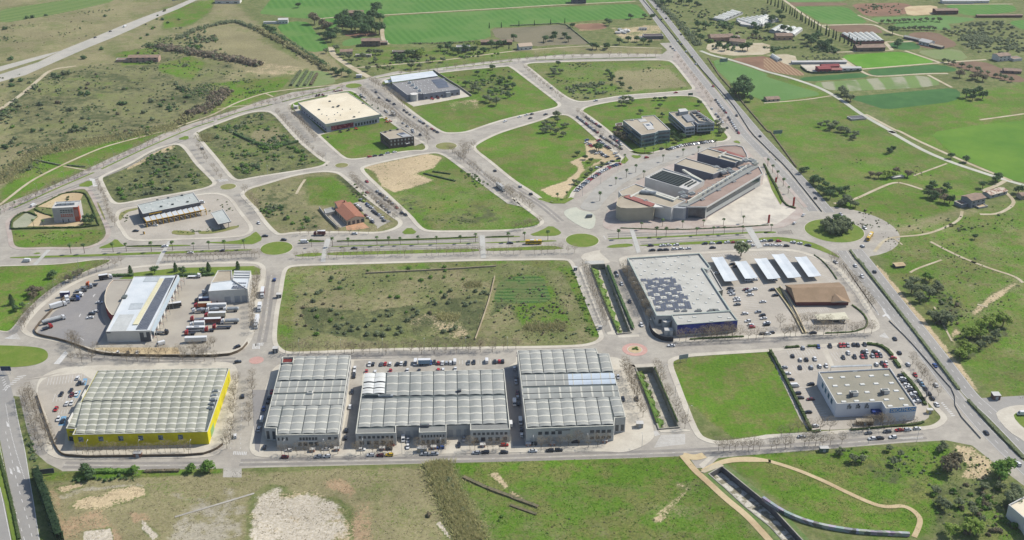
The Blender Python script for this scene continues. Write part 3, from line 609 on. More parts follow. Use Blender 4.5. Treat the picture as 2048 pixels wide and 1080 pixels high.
# canals -------------------------------------------------------------
CW = mat("canal_concrete", (176,170,156), (150,146,132), s1=.15, s2=.9, var=.14)
CF = mat("canal_floor", (206,198,178), (184,176,152), s1=.3, s2=1., var=.12); WEED = mat("canal_weeds", (86,124,40), (120,140,60), s1=.25, s2=1.4, var=.2)
def canal(poly, split, label, depth=3.3, wt=.5, weed='L'):
    r = root("drainage_canal", label, "canal", (*centroid(poly), 0)); r["kind"] = "structure"
    o_ = inset(poly, -.25); i_ = inset(poly, wt)
    b_ = MB(); b_.poly(o_, .75, CW, [i_]); b_.side(o_, -.2, .75, CW); b_.side(i_, -depth, .75, CW, inward=True); b_.build("canal_wall", r)
    b_ = MB(); b_.poly(i_, -depth, CF); b_.build("canal_floor", r)
    a, b, c, d = poly   # left-top, right-top, right-bottom, left-bottom
    e = lambda p, q, t: (p[0]+(q[0]-p[0])*t, p[1]+(q[1]-p[1])*t)
    b_ = MB(); n = 24; pr = None
    for i in range(n+1):
        l = e(a, d, i/n); rr = e(b, c, i/n); w0 = .06; w1 = split*(1+.22*math.sin(i*1.7)+.1*math.sin(i*4.1))
        cur = (e(l, rr, w0), e(l, rr, w1*.6), e(l, rr, w1))
        if pr: 
            b_.face([(*pr[0], -depth+2.3), (*pr[1], -depth+1.2), (*cur[1], -depth+1.2), (*cur[0], -depth+2.3)][::-1], WEED)
            b_.face([(*pr[1], -depth+1.2), (*pr[2], -depth+.02), (*cur[2], -depth+.02), (*cur[1], -depth+1.2)][::-1], WEED)
        pr = cur
    b_.build("weed_bank", r); return r, e
canal([CAN1[0], CAN1[1], CAN1[2], CAN1[3]], .5, "long concrete drainage canal with weeds, beside the solar superstore")
canal([CAN2[0], CAN2[1], CAN2[2], CAN2[3]], .42, "concrete drainage canal below the small roundabout, by the right-hand vaulted hall")
r = root("drainage_canal", "rubble strewn open canal with graffiti wall crossing the bottom right meadow", "canal", (*centroid(CAN3), 0)); r["kind"] = "structure"
b_ = MB(); o_ = inset(CAN3, -.25); i_ = inset(CAN3, .4); b_.poly(o_, .3, CW, [i_]); b_.side(o_, -.2, .3, CW); b_.side(i_, -3.4, .3, mat("stained_wall", (120,116,112), (96,96,100), s1=.3, s2=1.), inward=True); b_.build("canal_wall", r)
b_ = MB(); b_.poly(i_, -3.4, mat("rubble", (214,208,192), (140,134,110), s1=.25, s2=1.3, var=.3, thr=(.46,.54))); b_.build("canal_floor", r)
o_ = inset(CAN3, -3.2); b_ = MB(); b_.poly(o_, .06, mat("bank_grass", (98,126,58), (120,132,78), s1=.2, s2=.8, var=.15), [inset(CAN3, -.1)]); struct(b_, "canal_bank")
b_ = MB(); b_.poly(PP("d3 1370,590 1400,600 1540,548 1500,525 1420,560"), .34, TRACK); b_.side(PP("d3 1370,590 1400,600 1540,548 1500,525 1420,560"), 0, .34, CONC); struct(b_, "bridge_deck")
# second retaining wall with graffiti
def wall(name, s, h, th, m, label, cat="wall", z0=0., sm=1, group=None, closed=False):
    p = PP(s) if isinstance(s, str) else s
    if sm: p = smooth(p, sm, False)
    b_ = MB(); L, Q = strip(p, th); pl = L+Q[::-1]
    for i in range(len(p)-1):
        b_.face([(*Q[i], z0), (*Q[i+1], z0), (*Q[i+1], h), (*Q[i], h)], m); b_.face([(*L[i+1], z0), (*L[i], z0), (*L[i], h), (*L[i+1], h)], m)
        b_.face([(*Q[i], h), (*Q[i+1], h), (*L[i+1], h), (*L[i], h)], m)
    for a, c in ((L[0], Q[0]), (Q[-1], L[-1])): b_.face([(*a, z0), (*c, z0), (*c, h), (*a, h)], m)
    o = b_.build(name, loc=(*p[0], 0)); tag(o, label, cat, group); return o
m, nt, b, pos = newmat("graffiti"); n_ = N(nt, "ShaderNodeTexVoronoi"); n_.inputs["Scale"].default_value = .35; nt.links.new(pos, n_.inputs[0])
hs = N(nt, "ShaderNodeHueSaturation"); hs.inputs["Saturation"].default_value = .28; hs.inputs["Value"].default_value = .3; nt.links.new(n_.outputs["Color"], hs.inputs["Color"]); nt.links.new(hs.outputs[0], b.inputs["Base Color"]); GRAF = m
wall("retaining_wall", "d4 -10,790 120,880 250,940 400,985 560,1015 720,1035 1045,1050", 1.9, 1.6, GRAF, "long curved graffiti covered retaining wall in the bottom right meadow")
wall("low_wall", "c2 1888,135 1850,300 1790,480 1735,630", 1.2, .6, mat("old_wall", (196,180,148), (168,152,122)), "long thin stone wall splitting the big scrub plot")
wall("low_wall", "c2 870,108 1200,92 1550,75 1900,52", 1.1, .5, MATS["old_wall"], "ruined low wall along the top of the big scrub plot")
wall("yard_wall", "c1 540,270 400,410 275,545 280,585 330,605 480,635 640,690 720,725 860,752 1100,760 1400,765 1780,762 1900,720 1950,660", 1.7, .35, mat("dark_wall", (120,104,84), (104,92,78)), "dark wall curving round the truck depot yard")
wall("yard_wall", "yl 268,472 300,570 340,690 395,830 430,890 480,912 640,920; f 178,915.5 280,914 400,912 430,902 446,890", 1.5, .35, MATS["dark_wall"], "dark low wall round the yellow warehouse plot")
wall("yard_wall", "sol 315,880 340,960 400,1010 480,1040 575,1045", 3.2, .3, mat("dark_metal_fence", (52,52,56), (62,60,62)), "dark curved metal fence by the superstore water tank", "fence")
wall("yard_wall", "til 350,525 480,690 600,800 690,890", 2.2, .5, CONC, "pale boundary wall left of the tiled-roof restaurant")
wall("yard_wall", "n1 1570,60 1720,160 1850,240 1960,320", 1.8, .5, CONC, "grey wall right of the grey-roofed warehouse")
wall("yard_wall", "br 800,470 900,600 1010,760 1110,960 1165,950", 1.1, .5, mat("cream_wall", (226,208,170), (206,190,156)), "cream kerb wall between superstore parking and the brown-roofed restaurant", sm=0)
wall("yard_wall", "br 860,450 960,580 1060,780 1140,950", 1.1, .5, MATS["cream_wall"], "second cream wall beside the brown-roofed restaurant, right of its twin", sm=0)
sheet("planting_strip", "br 815,470 860,455 1130,945 1105,955 960,700", mat("ivy", (100,98,50), (80,88,44), s1=.3, s2=1.2), .1)
wall("guard_rail", "a3 1030,-20 1240,225 1520,560 1760,830 1900,1050; b4 180,300 455,645", .8, .3, mat("rail", (92,98,92), (110,112,106)), "metal guard rail along the dual carriageway median", "guard rail", z0=.1)
wall("guard_rail", "c4 985,480 1150,640 1400,930 1500,1040; d4 1380,150 1560,350", .8, .25, CONC, "pale guard rail between highway and its slip road", "guard rail", z0=.1)
# markings -----------------------------------------------------------
mb = MB(); MZ = .062
def dashes(s, wd=.22, dash=3., gap=4.5, z=MZ, solid=False):
    p = smooth(PP(s), 2, False)
    if solid: mb.ribbon(p, wd, z, WHITE_LINE); return
    pts = resample(p, .75); n = int(dash/.75); g = int(gap/.75); i = 0
    while i+n < len(pts):
        mb.ribbon([(q[0], q[1]) for q in pts[i:i+n+1]], wd, z, WHITE_LINE); i += n+g
for k, (s, wd) in HW.items():
    dashes(s, .25, 3, 6); p = smooth(PP(s), 2, False)
    for q in strip(p, wd-.9): mb.ribbon(q, .25, MZ, WHITE_LINE)
for s in ("d1 0,480 60,700 110,860 180,1090", "d1 40,300 90,520 130,700 190,900 240,1090"): dashes(s, .28, 3, 5)
for s in ("d1 40,100 80,330 180,650", ): dashes(s, .4, 1.2, 1.4)
for s in ("d1 -10,370 30,560 80,800 150,1090", "d1 100,60 130,220 180,430 205,600 240,800 285,1090", "d1 0,700 80,1090"): dashes(s, .3, solid=True)
WB = MB(); WORN = mat("worn_lane", (158,152,143), (146,141,133), s1=.08, s2=.4, var=.1)
for s in ("b1 210,1005 1200,985 1970,962", "b1 800,950 1200,935 1900,915", "b2 330,905 1760,868", "b2 560,940 1760,918", "b3 1030,890 1850,838", "b3 770,830 1850,785", "f 700,716 1035,709",
  "f 480,925 1000,917 1360,905 1640,890 1850,872", "f 150,712 330,722 470,720", "f 1330,690 1540,680 1740,668", "f 380,275 310,300 250,335 120,385 20,420", "a3 100,490 600,462 1180,452",
  "b3 0,440 250,590 400,720", "b2 1620,200 2048,560", "b2 790,390 1180,680", "c2 130,120 80,500 50,650", "n1 950,250 1250,520 1560,760", "d1 460,540 900,545 1500,540", "a3 1290,440 1400,600 1560,790 1800,1050"):
    dashes(s, .22, 2.2, 4.5, .034)
    for q in strip(smooth(PP(s), 2, False), 3.9): WB.ribbon(q, 2.3, .026, WORN)
for s in ("d1 1690,0 1660,440", "d1 1745,0 1730,450"): dashes(s, .2, 2, 3, .03)
def hatch(s, n, wd=.6, z=.165):
    p = PP(s); a, b2_, c, d = p
    for i in range(n):
        t = (i+.5)/n; u = (a[0]+(b2_[0]-a[0])*t, a[1]+(b2_[1]-a[1])*t); v = (d[0]+(c[0]-d[0])*t, d[1]+(c[1]-d[1])*t); mb.ribbon([u, v], wd, z, WHITE_LINE)
hatch("yl 120,20 150,70 30,60 60,50", 6, .5, .035); hatch("yl 470,150 490,170 430,245 385,245", 6, .6, .035); hatch("yl 40,430 200,320 130,330 10,440", 7, .7, .06); hatch("yl 0,320 40,450 60,420 20,320", 7, .5, .06)
hatch("v4 1330,930 1390,820 1600,810 1600,900", 12, .35, .03); hatch("c4 905,600 950,570 990,620 920,605", 6, .5, .03); hatch("d4 980,345 1140,338 1150,348 1000,355", 14, .3, .03)
hatch("c4 610,10 900,420 905,440 690,130", 34, .6, .03); hatch("b4 100,800 215,785 235,820 110,820", 7, .4, .03); hatch("v4 1340,830 1310,790 1350,780 1385,820", 5, .5, .03)
hatch("d4 1285,85 1380,190 1355,190 1270,90", 8, .8, .03); hatch("d1 1680,440 1780,445 1775,470 1675,465", 8, .5, .03); hatch("b1 700,380 745,385 770,440 735,445", 7, .5, .03); hatch("b1 1710,390 1790,385 1800,400 1730,410", 7, .5, .03)
for s in ("c1 1990,660 2048,655 2048,700 1985,700", "c2 0,655 70,650 65,675 0,680", "b3 740,830 760,860 752,862 735,835"): hatch(s, 6, .5, .03)
# zigzag arrow heads on slip-road
mb.poly(PP("c4 925,375 950,385 1000,470 990,470 960,440 940,450 930,440 955,425"), MZ, WHITE_LINE)
mb.poly(PP("d1 44,225 60,240 70,268 50,262"), MZ, WHITE_LINE); mb.poly(PP("d1 118,545 135,560 150,600 125,590"), MZ, WHITE_LINE); mb.poly(PP("d1 68,560 85,575 92,610 74,600"), MZ, WHITE_LINE)
for s in ("tr1 640,620 650,625 630,660 620,655", "tr1 800,390 825,370 832,372 805,412", "tr1 640,920 690,955 680,960 645,930"): mb.poly(PP(s), .078, WHITE_LINE)
def bays(s, n, depth, z, wd=.18):
    """parking bay lines: row from a to b, n bays, lines running 'depth' metres to the left of the row"""
    a, b2_ = PP(s)[:2]; L = dist(a, b2_); nx, ny = -(b2_[1]-a[1])/L, (b2_[0]-a[0])/L
    for i in range(n+1):
        t = i/n; x, y = a[0]+(b2_[0]-a[0])*t, a[1]+(b2_[1]-a[1])*t
        mb.ribbon([(x, y), (x+nx*depth, y+ny*depth)], wd, z, WHITE_LINE)
# row starts / ends follow the painted rows of the car parks
for s, n, d, z in (("dec 60,230 160,420", 11, -4.6, .058), ("dec 150,440 330,760", 16, -4.6, .058), ("dec 340,760 440,980", 9, -4.6, .058), ("dec 200,260 480,245", 10, 9, .058), ("dec 270,420 520,400", 9, 9, .058),
  ("dec 650,300 1130,270", 17, 9.5, .058), ("dec 330,200 560,190", 8, 4.6, .058), ("dec 640,190 960,160", 12, 4.6, .058), ("dec 1250,450 1450,720", 14, 4.6, .058), ("dec 360,560 590,860", 13, -4.8, .058),
  ("br 300,480 440,700", 12, -5, .056), ("br 440,740 560,920", 9, -5, .056), ("br 540,500 660,680", 10, -10, .056), ("br 660,700 830,970", 13, -10, .056), ("br 850,560 1090,960", 20, 5.2, .056), ("br 250,470 850,450", 60, .9, .056),
  ("br 880,60 1470,390", 26, -5, .056), ("br 1060,695 1360,680", 13, -4.5, .056), ("br 120,100 340,85", 9, -4.6, .056), ("br 560,120 800,90", 9, 4.6, .056),
  ("yl 340,400 600,370", 12, 9, .166), ("yl 380,520 590,500", 9, 9, .166), ("yl 420,610 520,600", 5, 4.6, .166), ("b3 520,490 870,270", 26, 4.6, .036),
  ("v3 140,210 1440,170", 44, 4.8, .17), ("b1 1330,800 1880,770", 22, 3, .056), ("til 1180,440 1290,520", 6, 4.6, .066), ("til 1280,580 1450,640", 7, 4.6, .066)):
    bays(s, n, d, z)
BLUE = mat("blue_paint", (120,170,205), (135,180,210))
for s in ("yl 600,350 630,350 620,400 590,400", "yl 560,440 585,435 560,490 535,490", "yl 435,625 480,620 470,690 420,690"): mb.poly(PP(s), .168, BLUE)
struct(mb, "road_marking"); struct(WB, "worn_lane")
# ---------------------------------------------------------------- buildings
GLASS = mat("dark_glass", (48,62,72), (70,86,96), rough=.12, s1=.3, s2=.5, var=.2, spec=.8)
WIN = mat("window", (60,68,76), (84,92,98), rough=.25, s1=.4, s2=.5, var=.15, spec=.6)
WHITE = mat("white_render", (236,232,224), (224,220,210), s1=.08, s2=.4, var=.05)
PALE = mat("pale_cladding", (214,212,206), (202,200,194), s1=.1, s2=.5, var=.06)
GREYW = mat("grey_cladding", (186,188,188), (174,176,176), s1=.1, s2=.5, var=.06)
GREYR = mat("grey_roof", (170,170,164), (158,158,150), s1=.06, s2=.5, var=.08)
BEIGER = mat("beige_gravel_roof", (190,178,156), (176,164,142), s1=.06, s2=.8, var=.08)
BROWNR = mat("brown_roof", (170,148,134), (156,134,120), s1=.08, s2=.6, var=.08)
REDR = mat("red_roof", (168,108,98), (154,96,86), s1=.1, s2=.6, var=.08)
DARKW = mat("dark_cladding", (108,108,112), (96,96,100), s1=.1, s2=.5, var=.06)
VAULT = mat("vault_sheet", (172,172,164), (156,158,151), rough=.6, s1=.05, s2=.35, var=.1, spec=.35)
VAULT_Y = mat("vault_sheet_beige", (172,172,154), (156,156,138), rough=.55, s1=.04, s2=.35, var=.07, spec=.35)
VAULT_W = mat("vault_sheet_white", (236,236,230), (222,222,214), rough=.5, s1=.1, s2=.4, var=.05)
VAULT_B = mat("vault_sheet_new", (206,216,224), (192,204,214), rough=.4, s1=.06, s2=.4, var=.05)
RIB = mat("vault_rib", (218,216,202), (202,200,186), s1=.2, s2=.9, var=.05)
GUT = mat("gutter_metal", (112,120,118), (94,102,100), s1=.15, s2=.8, var=.1)
PANEL = mat("solar_panel", (104,106,116), (88,92,104), rough=.4, s1=.2, s2=.6, var=.08, spec=.6)
METAL = mat("galvanised_metal", (196,200,200), (170,174,174), rough=.45, s1=.4, s2=1.5, var=.12)
REDM = mat("red_metal", (176,58,48), (160,52,44), s1=.4, s2=1.5)
YEL = mat("yellow_render", (240,226,24), (222,206,34), s1=.12, s2=.7, var=.1)
YELM = mat("yellow_metal", (226,176,30), (210,160,30))
TILE_R = rowmat("roof_tiles", (176,126,104), (158,108,88), .75, .5)
TILE_O = mat("old_roof_tiles", (164,138,118), (142,122,106), s1=.3, s2=1.2, var=.15)
BRWN_T = mat("brown_roof_tiles", (162,136,108), (150,126,98), s1=.12, s2=.8, var=.07)
WHITEM = mat("white_metal_sheet", (232,236,236), (218,224,226), rough=.4, s1=.1, s2=.4, var=.03)
def wbox(mb, A, B, u0, u1, z0, z1, m, out=.08, inn=.05):
    L = dist(A, B); dx, dy = (B[0]-A[0])/L, (B[1]-A[1])/L; nx, ny = dy, -dx
    if u1 <= 1.0001 and u0 >= -.0001: u0 *= L; u1 *= L
    q = [(A[0]+dx*u0-nx*inn, A[1]+dy*u0-ny*inn), (A[0]+dx*u0+nx*out, A[1]+dy*u0+ny*out), (A[0]+dx*u1+nx*out, A[1]+dy*u1+ny*out), (A[0]+dx*u1-nx*inn, A[1]+dy*u1-ny*inn)]
    mb.prism(q, z0, z1, m); mb.poly(q, z0, m, up=False)
def windows(r, A, B, n, z0, z1, frac=.6, m=None, name="window", out=.07, u0=0., u1=1.):
    for i in range(n):
        mb = MB(); c = u0+(u1-u0)*(i+.5)/n; h = frac*(u1-u0)/n/2; wbox(mb, A, B, c-h, c+h, z0, z1, m or WIN, out); mb.build(name, r)
def shell(r, p, h, wm, rm, ph=.7, pt=.4, cap=None, z0=0., wname="wall", rname="roof"):
    p = ccw(p); i_ = inset(p, pt)
    b_ = MB(); b_.side(p, z0, h, wm); b_.side(i_, h-ph, h, wm, inward=True)
    if z0 > 0: b_.poly(p, z0, wm, up=False)
    b_.build(wname, r)
    b_ = MB(); b_.poly(i_, h-ph, rm); b_.build(rname, r)
    b_ = MB(); o_ = inset(p, -.06); i2 = inset(p, pt+.04); b_.poly(o_, h+.08, cap or PALE, [i2]); b_.side(o_, h-.12, h+.08, cap or PALE); b_.side(i2, h-.08, h+.08, cap or PALE, inward=True); b_.build("coping", r)
def vband(r, s, z, n, rows='a', rise=.52, ribs=4, m=None, mask=None, mats=None, gut=2, lead=.0):
    """n barrel vaults side by side on quad BL BR FR FL; rows 'a' = axes run back to front, 'b' = left to right"""
    q = PP(s, z); 
    if rows == 'b': q = [q[3], q[0], q[1], q[2]]
    def P(u, v, dz=0.):
        a = (q[0][0]+(q[1][0]-q[0][0])*u, q[0][1]+(q[1][1]-q[0][1])*u); b2_ = (q[3][0]+(q[2][0]-q[3][0])*u, q[3][1]+(q[2][1]-q[3][1])*u)
        return (a[0]+(b2_[0]-a[0])*v, a[1]+(b2_[1]-a[1])*v, z+dz)
    for i in range(n):
        if mask and mask[i] == '0': continue
        g = .035 if (i % gut == 0) else .012; g2 = .035 if (i % gut == gut-1) else .012
        u0, u1 = (i+g)/n, (i+1-g2)/n; mb = MB(); mm = (mats[i] if mats else None) or m or VAULT
        seg = [0.]
        for k in range(ribs): c = (k+.5)/ribs; seg += [c-(.022 if rows == "a" else .009), c+(.022 if rows == "a" else .009)]
        seg.append(1.); NS = 8
        arc = [(t/NS, rise*math.sin(math.pi*(.06+.88*t/NS))-rise*math.sin(math.pi*.06)+.12) for t in range(NS+1)]
        for k in range(len(seg)-1):
            rib = k % 2 == 1; e = .07 if rib else 0
            for t in range(NS):
                ua, ub = u0+(u1-u0)*arc[t][0], u0+(u1-u0)*arc[t+1][0]; za, zb = arc[t][1]+e, arc[t+1][1]+e
                mb.face([P(ua, seg[k+1], za), P(ub, seg[k+1], zb), P(ub, seg[k], zb), P(ua, seg[k], za)], RIB if rib else mm)
        for v in (0., 1.):
            pts = [P(u0+(u1-u0)*a[0], v, a[1]) for a in arc]; base = [P(u1, v, -.3), P(u0, v, -.3)]
            f = pts+base; mb.face(f if v == 0 else f[::-1], GUT)
        for u, rev in ((u0, False), (u1, True)):
            f = [P(u, 0, -.3), P(u, 1, -.3), P(u, 1, .12), P(u, 0, .12)]; mb.face(f[::-1] if rev else f, GUT)
        mb.build("roof_vault", r)
    return P
def unit(r, t, x, y, z, d, m=METAL, rz=0., name="roof_unit"):
    c = G(t, x, y, z); mb = MB(); mb.box((c[0], c[1], z+d[2]/2), d, m, rz); mb.box((c[0], c[1], z+d[2]+.06), (d[0]*.7, d[1]*.7, .12), GUT, rz); return mb.build(name, r)
def solar(r, q, z, nu, nv, keep=None, gap=.12, name="solar_array", tilt=0.):
    mb = MB()
    for i in range(nu):
        for j in range(nv):
            u0, u1 = (i+gap/2)/nu, (i+1-gap/2)/nu; v0, v1 = (j+gap/2)/nv, (j+1-gap/2)/nv
            def P(u, v):
                a = (q[0][0]+(q[1][0]-q[0][0])*u, q[0][1]+(q[1][1]-q[0][1])*u); b2_ = (q[3][0]+(q[2][0]-q[3][0])*u, q[3][1]+(q[2][1]-q[3][1])*u)
                return (a[0]+(b2_[0]-a[0])*v, a[1]+(b2_[1]-a[1])*v)
            c = P((u0+u1)/2, (v0+v1)/2)
            if keep and not keep(c): continue
            mb.prism([P(u0, v1), P(u1, v1), P(u1, v0), P(u0, v0)], z, z+.14, METAL, PANEL)
    return mb.build(name, r)
def bld(name, label, t, s, h, wm, rm, cat="building", group=None, **kw):
    p = PP(s, h); c = centroid(p); r = root(name, label, cat, (c[0], c[1], 0), group); shell(r, p, h, wm, rm, **kw); return r, p
# --- yellow warehouse
h = 8.2
r, p = bld("warehouse", "huge warehouse with bright yellow walls and a beige barrel-vaulted roof", "f", "f 194.4,741 458.4,736 414.7,863.3 145,869.4 151,857 132,856.5", h, YEL, GUT, "warehouse", ph=.5, cap=RIB)
BLy, BRy, FRy, FLy, Ny, Ky = PP("f 194.4,741 458.4,736 414.7,863.3 145,869.4 151,857 132,856.5", h)
vband(r, "yl 705,298 1640,278 1575,505 592,512", h-.3, 14, m=VAULT_Y, ribs=6, gut=14)
vband(r, "yl 592,520 1520,502 1475,735 540,748", h-.3, 13, m=VAULT_Y, ribs=6, gut=13)
vband(r, "yl 560,520 592,520 540,700 478,700", h-.3, 1, m=VAULT_Y, ribs=5)
for k in range(5): unit(r, "d1", 1555-k*10, 15+k*30, h-.4, (3, 1.6, 1.3), METAL)
POST = mat("window_poster", (150,160,164), (86,100,112), s1=.6, s2=1., var=.2, thr=(.47,.53))
for k in range(6):
    mb = MB(); c = (.055+k*.148)*1.0; wbox(mb, FLy, FRy, c-.018, c+.018, 3.6, 6.6, POST); mb.build("window", r)
mb = MB(); wbox(mb, Ky, Ny, .3, .95, 5.6, 6.3, DARKW); mb.build("sign_board", r)
mb = MB(); wbox(mb, Ky, Ny, .1, .95, 0, 3, GLASS, .1); mb.build("entrance", r)
mb = MB(); A, B = BLy, Ky
for a, b2_ in ((.38, .5), (.78, .92)): mb = MB(); wbox(mb, A, B, a, b2_, h-3.2, h+1.4, WHITE, .35); mb.build("sign_board", r)
mb = MB(); wbox(mb, FRy, BRy, .1, .22, .1, 4.5, mat("green_door", (150,190,120)), .1); mb.build("door", r)
# --- left vaulted hall
h = 8.1
r, p = bld("industrial_hall", "left grey vaulted industrial hall with a dark red roof terrace in one corner", "v2", "v2 255,112 898,98 785,838 198,847 198,782 88,777", h, PALE, GUT, "industrial hall", ph=.5, cap=RIB)
Q = PP("v2 255,112 898,98 785,838 198,847 198,782 88,777", h)
vband(r, "v2 365,112 890,100 858,322 322,332", h-.3, 5, ribs=4, gut=5); vband(r, "v2 252,170 355,168 322,332 212,336", h-.3, 1, ribs=3)
mb = MB(); mb.poly(PP("v2 268,120 360,116 355,158 262,163", h-.25), h-.2, mat("oxide_red", (128,48,44), (112,42,38))); mb.build("roof_terrace", r)
mb = MB(); tp = PP("v2 260,112 366,110 356,164 250,168", h+.9); mb.side(tp, h-.2, h+.9, RIB); mb.side(inset(tp, .3), h-.2, h+.9, RIB, inward=True); mb.poly(tp, h+.9, RIB, [inset(tp, .3)]); mb.build("terrace_wall", r)
for s in ("v2 208,345 857,332 850,385 195,400", "v2 192,402 848,388 838,440 178,455", "v2 176,468 838,452 832,505 163,520", "v2 160,522 830,508 822,562 146,575"):
    vband(r, s, h-.3, 1, 'b', ribs=8, rise=.6)
vband(r, "v2 262,580 820,568 785,828 205,838", h-.3, 5, ribs=4); vband(r, "v2 145,582 255,580 215,768 98,770", h-.3, 1, ribs=3)
A, B = Q[3], Q[2]
windows(r, A, B, 3, 4.6, 6.6, .45, u0=0, u1=.2); windows(r, A, B, 4, 1., 3.4, .7, GLASS, "shop_window", u0=.32, u1=.68); windows(r, A, B, 6, 4.6, 6.4, .7, u0=.36, u1=.66); windows(r, A, B, 2, 4.8, 6.4, .5, u0=.8, u1=1)
mb = MB(); wbox(mb, A, B, .34, .64, 3.5, 4.3, WHITE, .3); mb.build("sign_board", r)
windows(r, Q[2], Q[1], 12, 3.5, 6.6, .45); windows(r, Q[5], Q[4], 2, 1, 6, .5); unit(r, "v2", 520, 455, h+.2, (3, 2, 1.2), WHITE)
# --- middle vaulted hall
h = 8.0
r, p = bld("industrial_hall", "wide middle vaulted industrial hall with three office fronts and white corner vaults", "v3", "v3 132,264 1447,226 1505,792 1130,800 1130,740 905,747 905,815 650,822 650,752 432,760 432,826 52,832", h, PALE, GUT, "industrial hall", ph=.5, cap=RIB)
Q = PP("v3 132,264 1447,226 1505,792 1130,800 1130,740 905,747 905,815 650,822 650,752 432,760 432,826 52,832", h)
vband(r, "v3 345,262 1442,236 1456,462 335,480", h-.3, 10, ribs=3)
for k, s in enumerate(("v3 135,272 340,266 336,345 122,350", "v3 124,362 334,358 330,402 116,406", "v3 114,416 330,410 328,455 108,460")): vband(r, s, h-.3, 2, ribs=1, m=VAULT_W, rise=.6)
unit(r, "v3", 200, 482, h-.3, (8, 1.6, 1.4), GUT); unit(r, "v3", 330, 482, h-.3, (9, 1.4, 1.), METAL)
vband(r, "v3 104,515 1460,480 1480,738 74,776", h-.3, 12, ribs=4, gut=2)
mb = MB()
for s in ("v3 66,790 412,782 418,820 60,826", "v3 662,772 890,765 893,808 658,816", "v3 1140,752 1475,745 1492,786 1135,794"): mb.poly(PP(s, h-.1), h-.1, mat("grey_felt", (146,146,140), (134,134,128)))
mb.build("flat_roof", r)
for a, b2_ in ((11, 10), (7, 6), (3, 2)):
    windows(r, Q[a], Q[b2_], 8, 4.7, 6.3, .62, u0=.05, u1=.95); windows(r, Q[a], Q[b2_], 5, .8, 3.2, .6, GLASS, "shop_window", u0=.05, u1=.95)
for a, b2_ in ((9, 8), (5, 4)):
    windows(r, Q[a], Q[b2_], 3, .1, 4.6, .6, GREYW, "roller_door", .05)
unit(r, "v3", 700, 765, h, (5, 1.8, 1.3), DARKW); unit(r, "v3", 1025, 435, h, (2.5, 2, 1.2), DARKW)
# --- right vaulted hall
h = 9.8
OUT4 = "v4 150,90 830,72 845,116 940,118 1085,665 992,672 985,740 228,767"
r, p = bld("industrial_hall", "right vaulted industrial hall with bluish new roof sheets beside the small roundabout", "v4", OUT4, h, PALE, GUT, "industrial hall", ph=.5, cap=RIB)
Q = PP(OUT4, h)
vband(r, "v4 158,98 830,80 870,278 182,292", h-.3, 7, ribs=4); vband(r, "v4 850,122 938,120 978,270 878,276", h-.3, 1, ribs=3)
vband(r, "v4 182,302 585,294 590,345 190,355", h-.3, 1, 'b', ribs=5, rise=.6); vband(r, "v4 585,294 985,284 992,335 590,345", h-.3, 1, 'b', ribs=5, rise=.6, m=VAULT_B)
vband(r, "v4 190,357 590,348 595,392 192,403", h-.3, 1, 'b', ribs=5, rise=.6); vband(r, "v4 590,348 992,337 1000,380 595,392", h-.3, 1, 'b', ribs=5, rise=.6, m=VAULT_B)
vband(r, "v4 195,418 1015,393 1022,440 198,465", h-.3, 1, 'b', ribs=9, rise=.6); vband(r, "v4 198,468 1022,443 1032,490 203,514", h-.3, 1, 'b', ribs=9, rise=.6)
vband(r, "v4 208,522 938,496 983,728 232,754", h-.3, 7, ribs=4); vband(r, "v4 942,496 1040,492 1080,658 985,664", h-.3, 1, ribs=3)
A, B = Q[7], Q[6]
windows(r, A, B, 4, 5.6, 7.6, .6, u0=.12, u1=.42); windows(r, A, B, 3, .5, 4, .7, GREYW, "roller_door", u0=.02, u1=.4); windows(r, A, B, 4, 1.6, 3.4, .7, u0=.72, u1=.98); windows(r, A, B, 4, 5.4, 7.4, .7, u0=.72, u1=.98)
mb = MB(); wbox(mb, A, B, .33, .52, 7.9, 8.6, DARKW); mb.build("sign_board", r); mb = MB(); wbox(mb, A, B, .5, .53, 0, 8.6, RIB, .3); mb.build("pillar", r)
windows(r, Q[5], Q[4], 2, 1., 5, .6, GLASS, "window"); windows(r, Q[4], Q[3], 9, 5, 7, .4)
# --- solar superstore
h = 7.7
OUT = "sol 78,140 862,88 980,238 945,268 900,252 1197,706 558,762 395,764"
r, p = bld("superstore", "big pale supermarket with a solar array, dotted skylights and a dark blue front", "sol", OUT, h, PALE, mat("pale_roof_membrane", (204,202,192), (190,188,178), s1=.05, s2=.3, var=.05), "supermarket", ph=1., pt=.7, cap=mat("green_grey_coping", (182,192,182)))
sky_l = [(145,163),(267,155),(390,143),(512,133),(632,128),(752,120),(228,200),(350,187),(473,180),(596,172),(748,165),(183,240),(308,230),(432,218),(555,210),(678,204),(268,277),(392,265),(516,257),(640,247),(796,240),(225,320),(350,308),(476,298),(602,290),(727,283),(313,358),(438,347),(565,337),(690,328),(846,320),(270,403),(393,390),(520,380),(648,370),(775,363),(355,443),(480,432),(608,420),(735,410),(895,403),(312,487),(438,475),(565,465),(695,455),(825,445),(400,528),(528,516),(658,503),(787,495),(885,490),(353,570),(480,560),(610,548),(745,540),(875,530),(1005,525),(440,612),(570,603),(702,590),(840,582),(965,573),(400,665),(530,652),(665,640),(798,628),(930,620),(1060,613)]
SKY = mat("skylight_dome", (240,238,228), (228,226,214), rough=.3, spec=.5)
ang = math.atan2(*(lambda a, b2_: (b2_[1]-a[1], b2_[0]-a[0]))(*PP("sol 395,764 558,762", h)))
def skylight(r, t, x, y, z, d=1.5, e=None):
    c = G(t, x, y, z+.4); mb = MB(); mb.box((c[0], c[1], z+.2), (d, e or d, .4), SKY, ang, .85); return mb.build("skylight", r)
pts = []
for x, y in sky_l: skylight(r, "sol", x, y, h-1.); pts.append(G("sol", x, y, h-.6))
